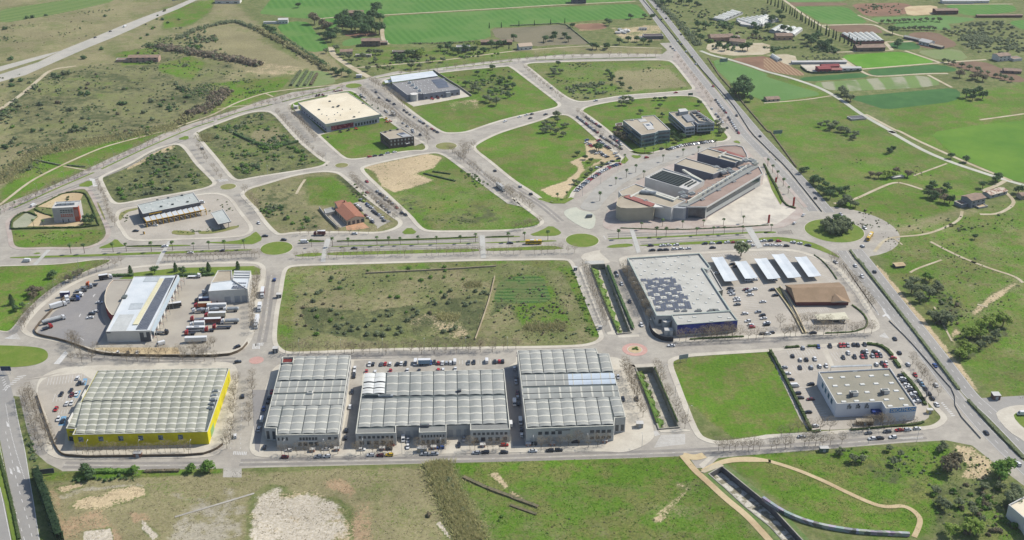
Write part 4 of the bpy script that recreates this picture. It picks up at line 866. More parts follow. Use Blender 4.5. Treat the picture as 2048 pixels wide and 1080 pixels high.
reg = PP("sol 232,368 535,345 612,362 628,412 665,445 685,530 715,540 790,682 405,715", h-.8)
ax = (math.cos(ang), math.sin(ang)); o0 = PP("sol 405,715", h-.8)[0]; L1, L2 = 60., 62.
q = [(o0[0]-ax[0]*25-ax[1]*L2, o0[1]-ax[1]*25+ax[0]*L2), (o0[0]+ax[0]*35-ax[1]*L2, o0[1]+ax[1]*35+ax[0]*L2), (o0[0]+ax[0]*35, o0[1]+ax[1]*35), (o0[0]-ax[0]*25, o0[1]-ax[1]*25)]
solar(r, q, h-.8, 30, 46, keep=lambda c: pip(reg, c) and min(dist(c, k) for k in pts) > 2.1, gap=.16)
for x in (620, 700, 850, 985, 1040): unit(r, "sol", x, 712, h-.9, (4 if x > 800 else 3, 1.6, 1.2), WHITE)
Bp = PP("sol 555,752 1195,712 1272,812 618,862", 8.4)
NAVY = mat("navy_panels", (44,52,140), (70,82,170), s1=.25, s2=.5, var=.12, thr=(.47,.53))
shell(r, Bp, 8.4, PALE, MATS["pale_roof_membrane"], cap=MATS["green_grey_coping"], wname="front_wing", rname="wing_roof")
mb = MB(); wbox(mb, Bp[3], Bp[2], 0.005, .995, 1.2, 8.1, NAVY, .15); mb.build("front_panel", r)
for x, y in ((655, 780), (805, 772), (1080, 772), (750, 815), (985, 815), (1180, 785)): skylight(r, "sol", x, y, 7.7, 2.6, 1.2)
Ap = PP("sol 915,262 985,262 1112,482 1060,500", 4.8); shell(r, Ap, 4.8, mat("olive_wall", (120,122,110)), MATS["pale_roof_membrane"], wname="side_wing", rname="side_wing_roof")
wl = PP(OUT, h); windows(r, wl[0], wl[7], 9, 3., 3.9, .4, WIN); windows(r, wl[7], wl[6], 2, 2., 5, .4)
r = root("water_tank", "pale cylindrical water tank beside the superstore's front corner", "water tank", (*G("sol", 500, 880), 0)); c = G("sol", 500, 880)
mb = MB(); mb.tube((c[0], c[1], 0), (c[0], c[1], 4.6), 2.9, 2.9, PALE, 24); mb.poly([(c[0]+2.9*math.cos(a*math.pi/12), c[1]+2.9*math.sin(a*math.pi/12)) for a in range(24)], 4.6, WHITE); mb.build("tank_shell", r)
mb = MB(); mb.tube((c[0]+2.9, c[1], 0), (c[0]+2.9, c[1], 5.2), .12, .12, METAL); mb.box((c[0]+1, c[1], 4.8), (1.2, .8, .4), METAL); mb.build("hatch", r)
def boxthing(name, label, cat, t, x, y, d, m=WHITE, rz=0., cap=None, group=None, capname="roof"):
    c = G(t, x, y); r = root(name, label, cat, (c[0], c[1], 0), group); mb = MB(); mb.box((c[0], c[1], d[2]/2), d, m, rz); mb.build("wall", r)
    mb = MB(); mb.box((c[0], c[1], d[2]+.1), (d[0]+.4, d[1]+.4, .2), cap or PALE, rz); mb.build(capname, r)
    mb = MB(); co, si = math.cos(rz), math.sin(rz); mb.box((c[0]+si*(d[1]/2), c[1]-co*(d[1]/2), d[2]*.42), (min(1.6, d[0]*.4), .12, d[2]*.78), GREYW, rz); mb.build("door", r); return r
boxthing("plant_room", "small white plant room beside the round water tank", "shed", "sol", 522, 965, (5, 3.4, 3.6))
# --- sports store
h = 9.0
OUT = "dec 475,410 1180,373 1440,750 1138,770 1098,705 655,724"
GRAVR = mat("gravel_roof", (162,156,138), (150,146,128), s1=.05, s2=.6, var=.08)
r, p = bld("sports_store", "x", "dec", OUT, h, mat("bright_white_wall", (250,248,250), (244,242,246), s1=.1, s2=.4, var=.03), GRAVR, "shop", ph=.8)
r["label"] = "white sports shop with grey gravel roof, cream skylights and a large blue sign"
Q = PP(OUT, h); ang = math.atan2(Q[4][1]-Q[5][1], Q[4][0]-Q[5][0])
for x, y in [(830,398),(595,467),(715,460),(863,455),(998,447),(1145,440),(640,545),(760,538),(908,530),(1043,523),(1193,517),(683,622),(955,607),(1240,593),(725,700),(850,693),(1003,685),(1143,680),(1293,672),(1180,743),(1335,735)]:
    skylight(r, "dec", x, y, h-.8, 3., 1.9)
for x, y in ((820, 640), (1125, 620)):
    unit(r, "dec", x, y, h-.8, (4.6, 2.6, 2.4), WHITE, ang); unit(r, "dec", x-25, y+15, h-.8, (1.4, 1.8, 2.8), DARKW, ang, "roof_duct")
A, B = Q[3], Q[2]
SBL = mat("sign_blue", (78,150,214), (78,150,214), var=.02); mb = MB(); wbox(mb, A, B, .14, .995, h-2.9, h-.2, SBL, .2); sg = mb.build("sign_board", r)
def text(r, s, A, B, u, z, size, m, out=.25, name="sign_lettering"):
    cu = bpy.data.curves.new(name, 'FONT'); cu.body = s; cu.size = size; cu.extrude = .04; cu.offset = .075; cu.align_x = 'CENTER'; cu.align_y = 'CENTER'; cu.materials.append(m)
    L = dist(A, B); dx, dy = (B[0]-A[0])/L, (B[1]-A[1])/L; o = bpy.data.objects.new(name, cu); sc.collection.objects.link(o)
    o.parent = r; w_ = WL[r.name]; o.location = (A[0]+dx*L*u+dy*out-w_[0], A[1]+dy*L*u-dx*out-w_[1], z); o.rotation_euler = (R(90), 0, math.atan2(dy, dx)); return o
tx = text(sg, "DECATHLON", A, B, .567, h-1.55, 2.5, WHITE); tx.parent = sg
L_ = dist(A, B)*.8; bpy.context.view_layer.update(); tx.scale = (L_/max(tx.dimensions.x, .1), 1.05, 1)
tm = bpy.data.meshes.new_from_object(tx); t2 = bpy.data.objects.new("lettering", tm); sc.collection.objects.link(t2); t2.parent = sg; t2.location = tx.location; t2.rotation_euler = tx.rotation_euler; t2.scale = tx.scale
t2.name = "sign_lettering"; bpy.data.objects.remove(tx)
A, B = Q[5], Q[4]
PO = mat("figure_poster", (70,78,84), (196,196,196), s1=1.2, s2=2., var=.2, thr=(.46,.54))
for u in (.29, .485, .68):
    mb = MB(); 
    for dx_, z0, z1 in ((-.03, 5.2, 7.8), (.0, 5.6, 8.4), (.03, 5.2, 7.2)): wbox(mb, A, B, u+dx_-.02, u+dx_+.018, z0, z1, PO, .1)
    mb.build("wall_poster", r)
windows(r, Q[0], Q[5], 4, 4.2, 7.2, .5, mat("blue_glass", (90,130,150), (60,90,110)), u0=.2, u1=.85)
mb = MB(); wbox(mb, A, B, .78, .97, 2.6, 4.6, mat("blue_canopy", (38,66,140)), 3.4); mb.build("entrance_canopy", r)
mb = MB(); wbox(mb, Q[4], Q[3], .1, .8, 0, 4, GLASS, .1); mb.build("entrance", r)
mb = MB(); q = PP("dec 600,352 1000,338 1000,352 600,368", 3); mb.prism(q, 2.8, 3.05, METAL, METAL); c = root("trolley_shelter", "long thin metal shelter behind the white sports shop", "shelter", (*centroid(q), 0)); mb.build("shelter_roof", c)
mb = MB(); [mb.tube((x, y, 0), (x, y, 2.8), .1, .1, METAL) for x, y in q]; mb.build("post", c)
c = boxthing("bin_store", "long low brown shelter in front of the white sports shop", "shelter", "dec", 925, 925, (9, 2.6, 2.6), mat("brown_wood", (110,84,64)), 0, BEIGER)
# --- truck depot
h = 7.8
OUT = "c1 1055,130 1402,118 1182,556 835,564"
r, p = bld("truck_depot", "white truck depot with a long solar strip and a red columned right side", "c1", OUT, h, WHITE, WHITEM, "depot", ph=.25, pt=.3)
Q = PP(OUT, h)
def rp(s, z, m, name, th=.06):
    mb = MB(); q = PP(s, z); mb.prism(q, z-.05, z+th, m); return mb.build(name, r)
rp("c1 1150,132 1265,130 1240,172 1125,172", h-.18, mat("translucent_sheet", (196,202,204), (182,190,192)), "roof_light"); rp("c1 1030,340 1130,338 1110,385 1010,390", h-.18, MATS["translucent_sheet"], "roof_light")
rp("c1 940,430 1060,428 990,560 862,562", h-.19, mat("light_sheet", (206,208,204), (196,198,194)), "roof_light"); rp("c1 1258,150 1290,150 1085,510 1045,512", h-.1, mat("cream_sheet", (236,228,190), (226,218,180)), "roof_ridge", .5)
solar(r, PP("c1 1300,142 1372,138 1160,548 1068,550", h-.2), h-.15, 8, 38, gap=.16)
mb = MB(); mb.prism(PP("c1 1385,118 1408,118 1418,150 1215,565 1195,560 1188,556", h-.3), h-.45, h-.25, METAL, mat("eave_sheet", (196,208,212))); mb.build("canopy_roof", r)
A, B = Q[2], Q[1]
for i in range(9): mb = MB(); wbox(mb, A, B, (i+.25)/9, (i+.75)/9, .2, 5.6, GLASS, .12); mb.build("bay_opening", r)
L = dist(A, B); dx, dy = (B[0]-A[0])/L, (B[1]-A[1])/L
for i in range(10):
    x, y = A[0]+dx*L*i/9+dy*3.6, A[1]+dy*L*i/9-dx*3.6; mb = MB(); mb.tube((x, y, 0), (x, y, h-.4), .13, .13, METAL, 6); mb.tube((x, y, 2.4), (x-dy*3.3, y+dx*3.3, 4.5), .08, .08, REDM, 4); mb.build("column", r)
mb = MB(); wbox(mb, Q[3], Q[2], .75, .84, .2, 6.6, DARKW, .1); wbox(mb, Q[3], Q[2], .9, .985, .2, 6.8, DARKW, .1); wbox(mb, Q[3], Q[2], .84, .9, .2, 3.2, DARKW, .1); mb.build("loading_door", r)
mb = MB(); wbox(mb, Q[3], Q[2], 0.01, .1, h-1.2, h-.4, DARKW); mb.build("sign_board", r)
AP = "c1 1050,155 890,158 862,185 840,225 825,280 825,330 838,375 860,410 882,434 960,430"
ap = dedupe(PP(AP, 6.)); shell(r, ap, 6.2, REDM, YARD, ph=.3, pt=.3, wname="annex_wall", rname="annex_roof", cap=mat("cream_paint", (232,222,196)))
rp("c1 970,285 1005,283 990,305 955,307", h-.1, GUT, "roof_unit", 1.)
# --- white workshop
r = root("workshop", "white three-part workshop with grey shutters and two small solar rows", "workshop", (*centroid(PP("tr2 820,375 1270,345 1330,130 935,125")), 0))
q = PP("tr2 935,125 1102,122 1102,262 850,272", 9); shell(r, q, 9, WHITE, BEIGER, ph=.5, wname="rear_wing", rname="rear_roof")
q = PP("tr2 853,272 1108,240 1275,346 820,376", 9.6); shell(r, q, 9.6, WHITE, WHITEM, ph=.2, wname="wall", rname="roof")
windows(r, q[3], q[2], 1, .1, 4.8, 1., GREYW, "shutter", u0=.4, u1=.56); windows(r, q[3], q[2], 1, .1, 4.8, 1., GREYW, "shutter", u0=.66, u1=.81); windows(r, q[3], q[2], 1, .1, 4.8, 1., GREYW, "shutter", u0=.86, u1=.995); windows(r, q[3], q[2], 1, .1, 2.3, 1., DARKW, "door", u0=.175, u1=.21)
q = PP("tr2 1132,126 1332,130 1290,346 1278,346 1110,240", 10.2); shell(r, q, 10.2, WHITE, WHITEM, ph=.2, wname="side_wing", rname="side_roof")
for y0 in (150, 180, 208): rp_ = MB(); qq = PP("tr2 1128,%d 1322,%d 1318,%d 1124,%d" % (y0, y0+2, y0+7, y0+5), 10.2); rp_.prism(qq, 10., 10.7, PALE); rp_.build("roof_ridge", r)
solar(r, PP("tr2 1122,268 1278,270 1276,282 1118,280", 10.2), 10.1, 7, 1); solar(r, PP("tr2 1112,306 1268,308 1262,334 1104,332", 10.2), 10.1, 5, 2)
# --- cream-roofed warehouse
h = 8.7
OUT = "n1 185,386 480,322 500,300 690,276 1037,503 466,606"
CREAM = mat("cream_roof", (244,232,204), (230,216,186), s1=.03, s2=.25, var=.05)
r, p = bld("warehouse", "large warehouse with a cream roof and a red graphic along its shaded front", "n1", OUT, h, mat("green_grey_fascia", (186,190,176)), CREAM, "warehouse", ph=.3, z0=6.2, cap=PALE)
Q = PP(OUT, h); i_ = inset(Q, 1.6); 
mb = MB(); mb.side(i_, 0, 6.3, mat("lilac_grey_wall", (196,196,204), (186,186,194))); mb.build("lower_wall", r)
i_ = ccw(i_); best = min(range(len(i_)), key=lambda k: i_[k][1]+i_[(k+1) % len(i_)][1]); A, B = i_[best], i_[(best+1) % len(i_)]
if A[0] > B[0]: A, B = B, A
mb = MB(); wbox(mb, A, B, .08, .5, .8, 5., mat("red_graphic", (130,30,44), (196,110,110), s1=.5, s2=1.2, var=.3, thr=(.5,.56)), .12); mb.build("graphic_panel", r)
windows(r, A, B, 8, .8, 3.6, .7, u0=.52, u1=.96)
A, B = Q[0], Q[5]; A2, B2 = min(i_, key=lambda q: dist(q, A)), min(i_, key=lambda q: dist(q, B)); windows(r, A2, B2, 10, 1.2, 2.6, .5)
for x, y in ((400, 460), (545, 435), (590, 430), (600, 420), (510, 375), (850, 395), (760, 535)): unit(r, "n1", x, y, h-.3, (2.2, 1.4, .9), GUT)
for x, y in ((430, 505), (480, 520), (560, 510), (620, 515), (500, 555), (570, 565), (640, 455), (720, 455), (810, 485), (590, 490)): unit(r, "n1", x, y, h-.3, (1, 1, .5), METAL, name="roof_vent")
c = boxthing("gate_hut", "small white hut at the left corner of the cream-roofed warehouse", "hut", "n1", 165, 445, (4, 4, 2.6))
# --- grey-roofed warehouse
h = 6.4
r, p = bld("warehouse", "grey roofed warehouse with a white canopy behind and a dark solar array", "n1", "n1 1150,186 1612,114 1842,246 1470,296 1460,288 1302,304", h, mat("steel_wall", (156,158,168), (146,148,158)), mat("grey_deck", (152,150,148), (142,140,138), s1=.05, s2=.4), "warehouse", ph=.3)
q = PP("n1 1128,116 1562,60 1618,110 1150,176", 7.4); mb = MB(); mb.prism(q, 7.1, 7.4, WHITEM); mb.build("canopy_roof", r); mb = MB(); [mb.tube((*a, 0), (*a, 7.2), .25, .25, METAL) for a in q]; mb.build("canopy_post", r)
ang = math.atan2(*(lambda a, b2_: (b2_[1]-a[1], b2_[0]-a[0]))(*PP("n1 1150,186 1612,114", h)))
for i in range(6):
    for j in range(6):
        x = 1255+i*55+j*38-(i % 2)*12; y = 190-i*8+j*20+(i % 2)*6
        if x < 1590 or y > 240: skylight(r, "n1", min(x, 1780), y, h-.3, 1.3)
solar(r, PP("n1 1548,152 1682,134 1732,224 1622,238", h), h-.2, 14, 12, gap=.1)
for x, y in ((1328, 186), (1362, 212), (1397, 240), (1430, 268)): unit(r, "n1", x, y, h-.3, (3, 3, 2), WHITEM)
Qg = PP("n1 1302,304 1460,288 1470,296 1842,246", h); windows(r, Qg[2], Qg[3], 7, 1, 3, .4)
mb = MB(); wbox(mb, Qg[2], Qg[3], .6, .72, 0, 5, GREYW, 2.5); mb.build("loading_bay", r)
c = G("n1", 1375, 362); r = root("water_tank", "pale cylindrical tank in front of the grey-roofed warehouse", "water tank", (*c, 0)); mb = MB(); mb.tube((*c, 0), (*c, 7), 4., 4., PALE, 24); mb.poly([(c[0]+4*math.cos(a*math.pi/12), c[1]+4*math.sin(a*math.pi/12)) for a in range(24)], 7, WHITE); mb.build("tank_shell", r)
mb = MB(); mb.tube((c[0]+4, c[1]-.5, 0), (c[0]+4, c[1]-.5, 7.4), .15, .15, METAL); mb.build("pipe", r)
q = PP("n1 1065,160 1140,150 1150,175 1080,185", 4); r = root("entrance_canopy", "small white canopy at the back left corner of the grey-roofed warehouse", "canopy", (*centroid(q), 0)); mb = MB(); mb.prism(q, 3.8, 4.1, WHITEM); mb.build("roof", r); mb = MB(); [mb.tube((*a, 0), (*a, 3.9), .15, .15, METAL) for a in q]; mb.build("post", r)
# --- small dark office
h = 9.
OUT = "n1 1024,690 1246,648 1372,728 1120,760"
r, p = bld("office_building", "small dark brick office block with beige roof beside the big roundabout", "n1", OUT, h, mat("dark_brick", (104,88,78), (92,78,70), s1=.3, s2=1.), BEIGER, "office", ph=.4)
Q = PP(OUT, h); windows(r, Q[3], Q[2], 7, 6, 7.8, .4, mat("pale_shutter", (190,188,180))); windows(r, Q[3], Q[2], 7, 2.6, 4.4, .4, MATS["pale_shutter"]); windows(r, Q[0], Q[3], 6, 6, 7.6, .4); windows(r, Q[0], Q[3], 6, 2.6, 4.2, .4)
mb = MB(); mb.prism(PP("n1 1195,705 1270,690 1345,728 1262,738", h), h-.4, h+.25, GREYW); mb.build("roof_deck", r); solar(r, PP("n1 1210,700 1262,692 1290,710 1240,718", h), h+.25, 4, 4)
for x, y in ((1080, 690), (1130, 675), (1205, 665)): unit(r, "n1", x, y, h-.4, (2, 1.6, 1.1), DARKW)
mb = MB(); mb.prism(PP("n1 1345,728 1372,728 1330,800 1290,810", 3.2), 3., 3.3, PALE); mb.build("terrace_roof", r)
# --- garage with yellow portal frames
h = 8.2
OUT = "b1 1082,588 1522,490 1578,568 1125,660"
r, p = bld("vehicle_test_station", "grey-roofed garage with a row of yellow portal frames along its front", "b1", OUT, h, DARKW, mat("light_felt", (196,200,194), (182,188,182), s1=.08, s2=.5), "garage", ph=.3)
Q = PP(OUT, h); A, B = Q[3], Q[2]; L = dist(A, B); dx, dy = (B[0]-A[0])/L, (B[1]-A[1])/L; nx, ny = dy, -dx
for x, y in ((1240, 553), (1325, 537), (1435, 517), (1270, 605), (1360, 588), (1478, 568)): unit(r, "b1", x, y, h-.3, (1.8, 1.3, .8), GUT)
for x, y in ((1150, 610), (1190, 580), (1290, 560), (1390, 545), (1200, 625), (1330, 575), (1410, 560), (1500, 530)): skylight(r, "b1", x, y, h-.3, 1.6)
for i in range(11): mb = MB(); wbox(mb, A, B, (i+.12)/11, (i+.88)/11, 0, 4.4, mat("garage_door", (84,66,56)), .1); mb.build("garage_door", r)
for i in range(11):
    t0 = (i+.08)/11*1.03; t1 = (i+.92)/11*1.03; mb = MB(); P_ = lambda t, o, z: (A[0]+dx*L*t+nx*o, A[1]+dy*L*t+ny*o, z)
    mb.face([P_(t0, 1, 5.3), P_(t0, 8, 4.6), P_(t1, 8, 4.9), P_(t1, 1, 5.9)], WHITEM); mb.face([P_(t0, 1, 5.2), P_(t1, 1, 5.8), P_(t1, 8, 4.8), P_(t0, 8, 4.5)], WHITEM); mb.build("canopy_panel", r)
for i in range(12):
    t = i/11*1.03; mb = MB(); a, b2_, c, d = P_(t, .3, 0), P_(t, 8.3, 0), P_(t, 8.3, 4.7), P_(t, .3, 4.9)
    mb.tube(b2_, c, .3, .3, YELM, 4); mb.tube(c, d, .3, .3, YELM, 4)
    if i < 11: mb.tube(c, P_((i+1)/11*1.03, 8.3, 4.7), .3, .3, YELM, 4)
    mb.build("portal_frame", r)
text(r, "", A, B, .2, 6.8, 1.5, YELM) if False else None
mb = MB(); wbox(mb, A, B, .1, .32, 6.4, 7.2, YELM, .12); mb.build("sign_band", r)
q = PP("b1 1660,652 1756,622 1822,720 1720,742", 5.6); r = root("fuel_canopy", "free-standing pale canopy right of the yellow framed garage", "canopy", (*centroid(q), 0)); shell(r, q, 5.6, DARKW, MATS["light_felt"], ph=.3, z0=4.9, wname="fascia"); mb = MB(); [mb.tube((*a, 0), (*a, 5), .25, .25, DARKW, 6) for a in inset(q, 2)]; mb.build("column", r)
mb = MB(); c = centroid(q); mb.box((c[0], c[1], 1.4), (5, 3, 2.8), DARKW, .3); mb.build("kiosk", r)
# --- pale block with red facade
A, B = G("hq", 695, 547), G("hq", 1022, 528); L = dist(A, B); dx, dy = (B[0]-A[0])/L, (B[1]-A[1])/L; nx, ny = -dy, dx; D = 13.
q = [A, B, (B[0]+nx*D, B[1]+ny*D), (A[0]+nx*D, A[1]+ny*D)]; h = 12.4
r = root("office_building", "tall pale office block with a red right side inside a fenced garden", "office", (*centroid(q), 0)); shell(r, q, h, mat("pink_render", (208,200,196), (196,190,188)), PALE, ph=.5)
RO = mat("terracotta_panel", (190,84,58), (206,110,80), s1=.4, s2=1.5, var=.12)
mb = MB(); wbox(mb, A, B, .82, 1., .2, h-.1, RO, .25); wbox(mb, q[1], q[2], 0, .25, 2, h-.1, RO, .25); mb.build("red_facade", r)
windows(r, A, B, 5, 9.6, 10.4, .8, u0=.28, u1=.78); windows(r, A, B, 5, 8.2, 8.9, .8, u0=.28, u1=.78)
for z in (4.6, 5.9): windows(r, A, B, 6, z, z+.9, .7, RO, "red_window", u0=.28, u1=.76)
windows(r, A, B, 1, .1, 2.8, .3, GLASS, "door", u0=.5, u1=.62); windows(r, A, B, 1, .1, 2.8, .3, GLASS, "door", u0=.28, u1=.4); windows(r, A, B, 4, 4.5, 10.5, .3, PALE, "red_facade_opening", .3, .84, .98)
for k in range(4): c = (A[0]+dx*L*(.2+.18*k)+nx*7, A[1]+dy*L*(.2+.18*k)+ny*7); mb = MB(); mb.box((c[0], c[1], h+.4), (3, 3, 1.8), METAL, math.atan2(dy, dx)); mb.build("roof_unit", r)
# --- tiled restaurant
def gable(r, BL, BR, FR, FL, he, hr, wm, rm, over=.5, axis=1, wname="wall", rname="roof"):
    """axis 1: ridge runs back to front; axis 0: left to right"""
    q = [BL, BR, FR, FL]
    if axis == 0: q = [FL, BL, BR, FR]
    b_ = MB(); p = ccw([BL, BR, FR, FL]); b_.side(p, 0, he, wm); m1 = ((q[0][0]+q[1][0])/2, (q[0][1]+q[1][1])/2); m2 = ((q[3][0]+q[2][0])/2, (q[3][1]+q[2][1])/2)
    for a, c, m in ((q[0], q[1], m1), (q[3], q[2], m2)):
        b_.face([(*a, he), (*c, he), (*m, hr)], wm)
    b_.build(wname, r)
    b_ = MB(); k = over; d = Vector((m2[0]-m1[0], m2[1]-m1[1])).normalized(); e1 = (m1[0]-d.x*k, m1[1]-d.y*k); e2 = (m2[0]+d.x*k, m2[1]+d.y*k)
    for a, c in ((q[0], q[3]), (q[1], q[2])):
        o = Vector((a[0]-m1[0], a[1]-m1[1])).normalized(); sl = (hr-he)/max(dist(a, m1), .1)
        aa_ = (a[0]+o.x*k-d.x*k, a[1]+o.y*k-d.y*k, he-sl*k); cc_ = (c[0]+o.x*k+d.x*k, c[1]+o.y*k+d.y*k, he-sl*k)
        f = [aa_, cc_, (*e2, hr), (*e1, hr)]; g = [(x, y, z+.22) for x, y, z in f]
        b_.face(f, rm); b_.face(g, rm); b_.face([f[0], f[1], g[1], g[0]], rm); b_.face([f[0], f[3], g[3], g[0]], rm); b_.face([f[1], f[2], g[2], g[1]], rm)
    b_.build(rname, r)
r = root("restaurant", "restaurant with terracotta tiled gable roofs and cream walls", "restaurant", (*G("til", 850, 640), 0)); q = PP("til 645,535 905,400 1160,668 842,728", 4.2)
gable(r, *q, 4.2, 6.4, mat("cream_render", (222,206,180), (208,192,168)), TILE_R); windows(r, q[0], q[3], 6, .8, 3.2, .5); windows(r, q[3], q[2], 4, .2, 3.1, .6, GLASS)
q2 = PP("til 622,400 745,364 868,425 690,498", 5.2); gable(r, *q2, 5.2, 6.4, MATS["cream_render"], TILE_R, axis=0, wname="rear_wing", rname="rear_roof"); unit(r, "til", 800, 400, 6.2, (.9, .9, 1.6), TILE_R, name="chimney")
q = PP("til 430,525 590,485 625,560 460,600", 2.8); r = root("shed", "low grey flat-roofed shed left of the tiled restaurant", "shed", (*centroid(q), 0)); shell(r, q, 2.8, CONC, GREYR, ph=.2)
# --- brown-roofed restaurant
r = root("restaurant", "restaurant under a large brown hipped roof in the superstore car park", "restaurant", (*G("br", 1250, 560), 0))
e = PP("br 912,430 1500,402 1622,612 1030,616", 3.2); rg = PP("br 985,462 1555,450", 6.6)
w_ = inset(e, .9); b_ = MB(); b_.side(w_, 0, 3.2, mat("brick_wall", (140,82,76), (124,72,68), s1=.3)); b_.build("wall", r)
b_ = MB(); BL, BR, FR, FL = [(*q, 3.2) for q in e]; r0, r1 = (*rg[0], 6.6), (*rg[1], 6.6)
for f in ((FL, FR, r1, r0), (BR, BL, r0, r1), (BL, FL, r0), (FR, BR, r1)): b_.face(f, BRWN_T)
b_.poly(e, 3.18, BRWN_T, up=False); b_.build("roof", r)
pk_ = [(*q, 5.6) for q in PP("br 1492,520", 5.6)][0]; a, c = PP("br 1408,618 1630,618", 3.1); bk = PP("br 1450,520", 6.)[0]
b_ = MB(); fr = (*PP("br 1530,600", 5.2)[0], 5.2); b_.face([(*a, 3.1), fr, (*bk, 6.1)], BRWN_T); b_.face([fr, (*c, 3.1), (*bk, 6.1)], BRWN_T); b_.face([(*a, 3.1), (*c, 3.1), fr], WHITE); b_.build("porch_roof", r)
A, B = PP("br 1045,660 1560,640"); windows(r, ccw(w_)[0], ccw(w_)[1], 8, .8, 2.4, .5) if False else None
def canopy(name, label, s, h, m, group=None, fold=.35, cat="carport", nposts=4):
    q = PP(s, h); r = root(name, label, cat, (*centroid(q), 0), group); b_ = MB(); BL, BR, FR, FL = q
    mb0 = ((BL[0]+BR[0])/2, (BL[1]+BR[1])/2); mf = ((FL[0]+FR[0])/2, (FL[1]+FR[1])/2)
    for z, up in ((0, 1), (-.22, 0)):
        for f in ([(*FL, h+z), (*mf, h-fold+z), (*mb0, h-fold+z), (*BL, h+z)], [(*mf, h-fold+z), (*FR, h+z), (*BR, h+z), (*mb0, h-fold+z)]): b_.face(f if up else f[::-1], m)
    for a, c in ((FL, mf), (mf, FR), (FR, BR), (BR, mb0), (mb0, BL), (BL, FL)):
        za = h-fold if a in (mf, mb0) else h; zc = h-fold if c in (mf, mb0) else h; b_.face([(*a, za-.22), (*c, zc-.22), (*c, zc), (*a, za)], m)
    b_.build("roof", r)
    for i in range(nposts):
        t = (i+.5)/nposts; x, y = mb0[0]+(mf[0]-mb0[0])*t, mb0[1]+(mf[1]-mb0[1])*t; b_ = MB(); b_.tube((x, y, 0), (x, y, h-fold-.2), .16, .16, METAL, 6); b_.tube((x, y, h-fold-1.4), (x+(FR[0]-mf[0])*.7, y+(FR[1]-mf[1])*.7, h-.35), .1, .1, METAL, 4); b_.build("post", r)
    return r
for i, s in enumerate(("br 120,130 247,124 408,378 265,390", "br 370,175 497,170 627,350 485,362", "br 582,146 717,138 868,352 730,366", "br 770,100 902,92 1092,340 945,354", "br 1018,128 1147,122 1308,328 1170,342")):
    canopy("carport", "white folded carport roof in the superstore car park, " + ("leftmost", "second and shortest", "middle one", "fourth and longest", "rightmost")[i], s, 3.6, WHITEM, "white carports in the superstore car park")
canopy("carport", "cream flat canopy over parked cars below the brown-roofed restaurant", "br 1230,748 1562,722 1610,800 1268,806", 3.1, mat("cream_canopy", (222,216,190), (210,204,180)), fold=.05)
# --- offices
def glassbox(r, poly, h, bands, wm, z0=0.):
    p = ccw(poly)
    for z in bands:
        b_ = MB()
        for i in range(len(p)):
            A, B = p[i], p[(i+1) % len(p)]
            if dist(A, B) > 4: wbox(b_, A, B, .8/dist(A, B), 1-.8/dist(A, B), z, z+1.9, GLASS, .06)
        b_.build("window_band", r)
        b_ = MB(); n = 0
        for i in range(len(p)):
            A, B = p[i], p[(i+1) % len(p)]; L = dist(A, B); k = int(L/3.2)
            for j in range(1, k): wbox(b_, A, B, j/k-.12/L, j/k+.12/L, z-.05, z+1.95, wm, .12)
        b_.build("window_mullion", r)
TEAL = mat("teal_panel", (128,148,150), (112,134,138), rough=.4)
OUT = "off 225,346 545,312 540,276 762,258 1030,508 822,526 770,558 540,598"; h = 12.2
r, p = bld("office_building", "green glass office block with flat beige roof, left of the two offices", "off", OUT, h, TEAL, BEIGER, "office", ph=.5, pt=.5); glassbox(r, p, h, (1.2, 4.8, 8.4), TEAL)
for s, z in (("off 560,400 690,380 760,490 650,505", .1), ("off 470,330 600,315 640,360 520,372", .05)): b_ = MB(); b_.prism(PP(s, h), h-.5, h-.2+z, PALE); b_.build("roof_deck", r)
b_ = MB(); b_.prism(PP("off 605,418 665,410 690,432 630,440", h), h-.3, h-.05, GLASS); b_.prism(PP("off 675,372 690,368 742,425 725,430", h), h-.5, h-.1, GLASS); b_.build("skylight", r); unit(r, "off", 378, 346, h-.5, (2.6, 3.2, .7), WHITE)
OUT = "off 1003,208 1340,182 1470,172 1785,383 1492,402 1452,372 1400,380 1452,442 1285,462"; h = 10.8
GW = mat("pale_frame", (186,190,200), (174,178,190)); r, p = bld("office_building", "white banded office block with rooftop plant, right of the two offices", "off", OUT, h, GW, BEIGER, "office", ph=.5, pt=.5, z0=2.6); glassbox(r, p, h, (3.6, 7.), GW)
b_ = MB(); b_.side(inset(p, 2.2), 0, 2.7, GLASS); b_.build("ground_floor", r)
q = PP("off 1165,152 1290,142 1338,186 1190,205", h+3.2); b_ = MB(); b_.prism(q, h-.4, h+3.2, GREYW, PALE); b_.build("penthouse", r)
b_ = MB(); b_.prism(PP("off 1228,255 1340,238 1455,345 1330,362", h+1), h-.4, h+.8, GREYW, mat("zinc_roof", (150,152,154))); b_.build("roof_light", r)
q = PP("off 1368,195 1470,182 1735,375 1520,352 1500,330", h+1.4); b_ = MB(); b_.side(q, h-.5, h+1.2, GREYW); b_.side(inset(q, .3), h-.5, h+1.2, GREYW, inward=True); b_.poly(q, h+1.2, PALE, [inset(q, .3)]); b_.build("plant_screen", r)
for x, y in ((1440, 230), (1500, 270), (1545, 300), (1600, 330), (1640, 345)): unit(r, "off", x, y, h-.4, (3.4, 2.2, 1.3), DARKW if x < 1550 else METAL)
unit(r, "off", 1515, 200, h-.4, (2.5, 2.5, 1), REDM)
q = PP("off 95,400 210,380 220,430 100,445", 3); r = root("shed", "dark brown shed behind the green glass office block", "shed", (*centroid(q), 0)); shell(r, q, 3, mat("brown_shed", (92,72,64)), MATS["brown_shed"], ph=.2)
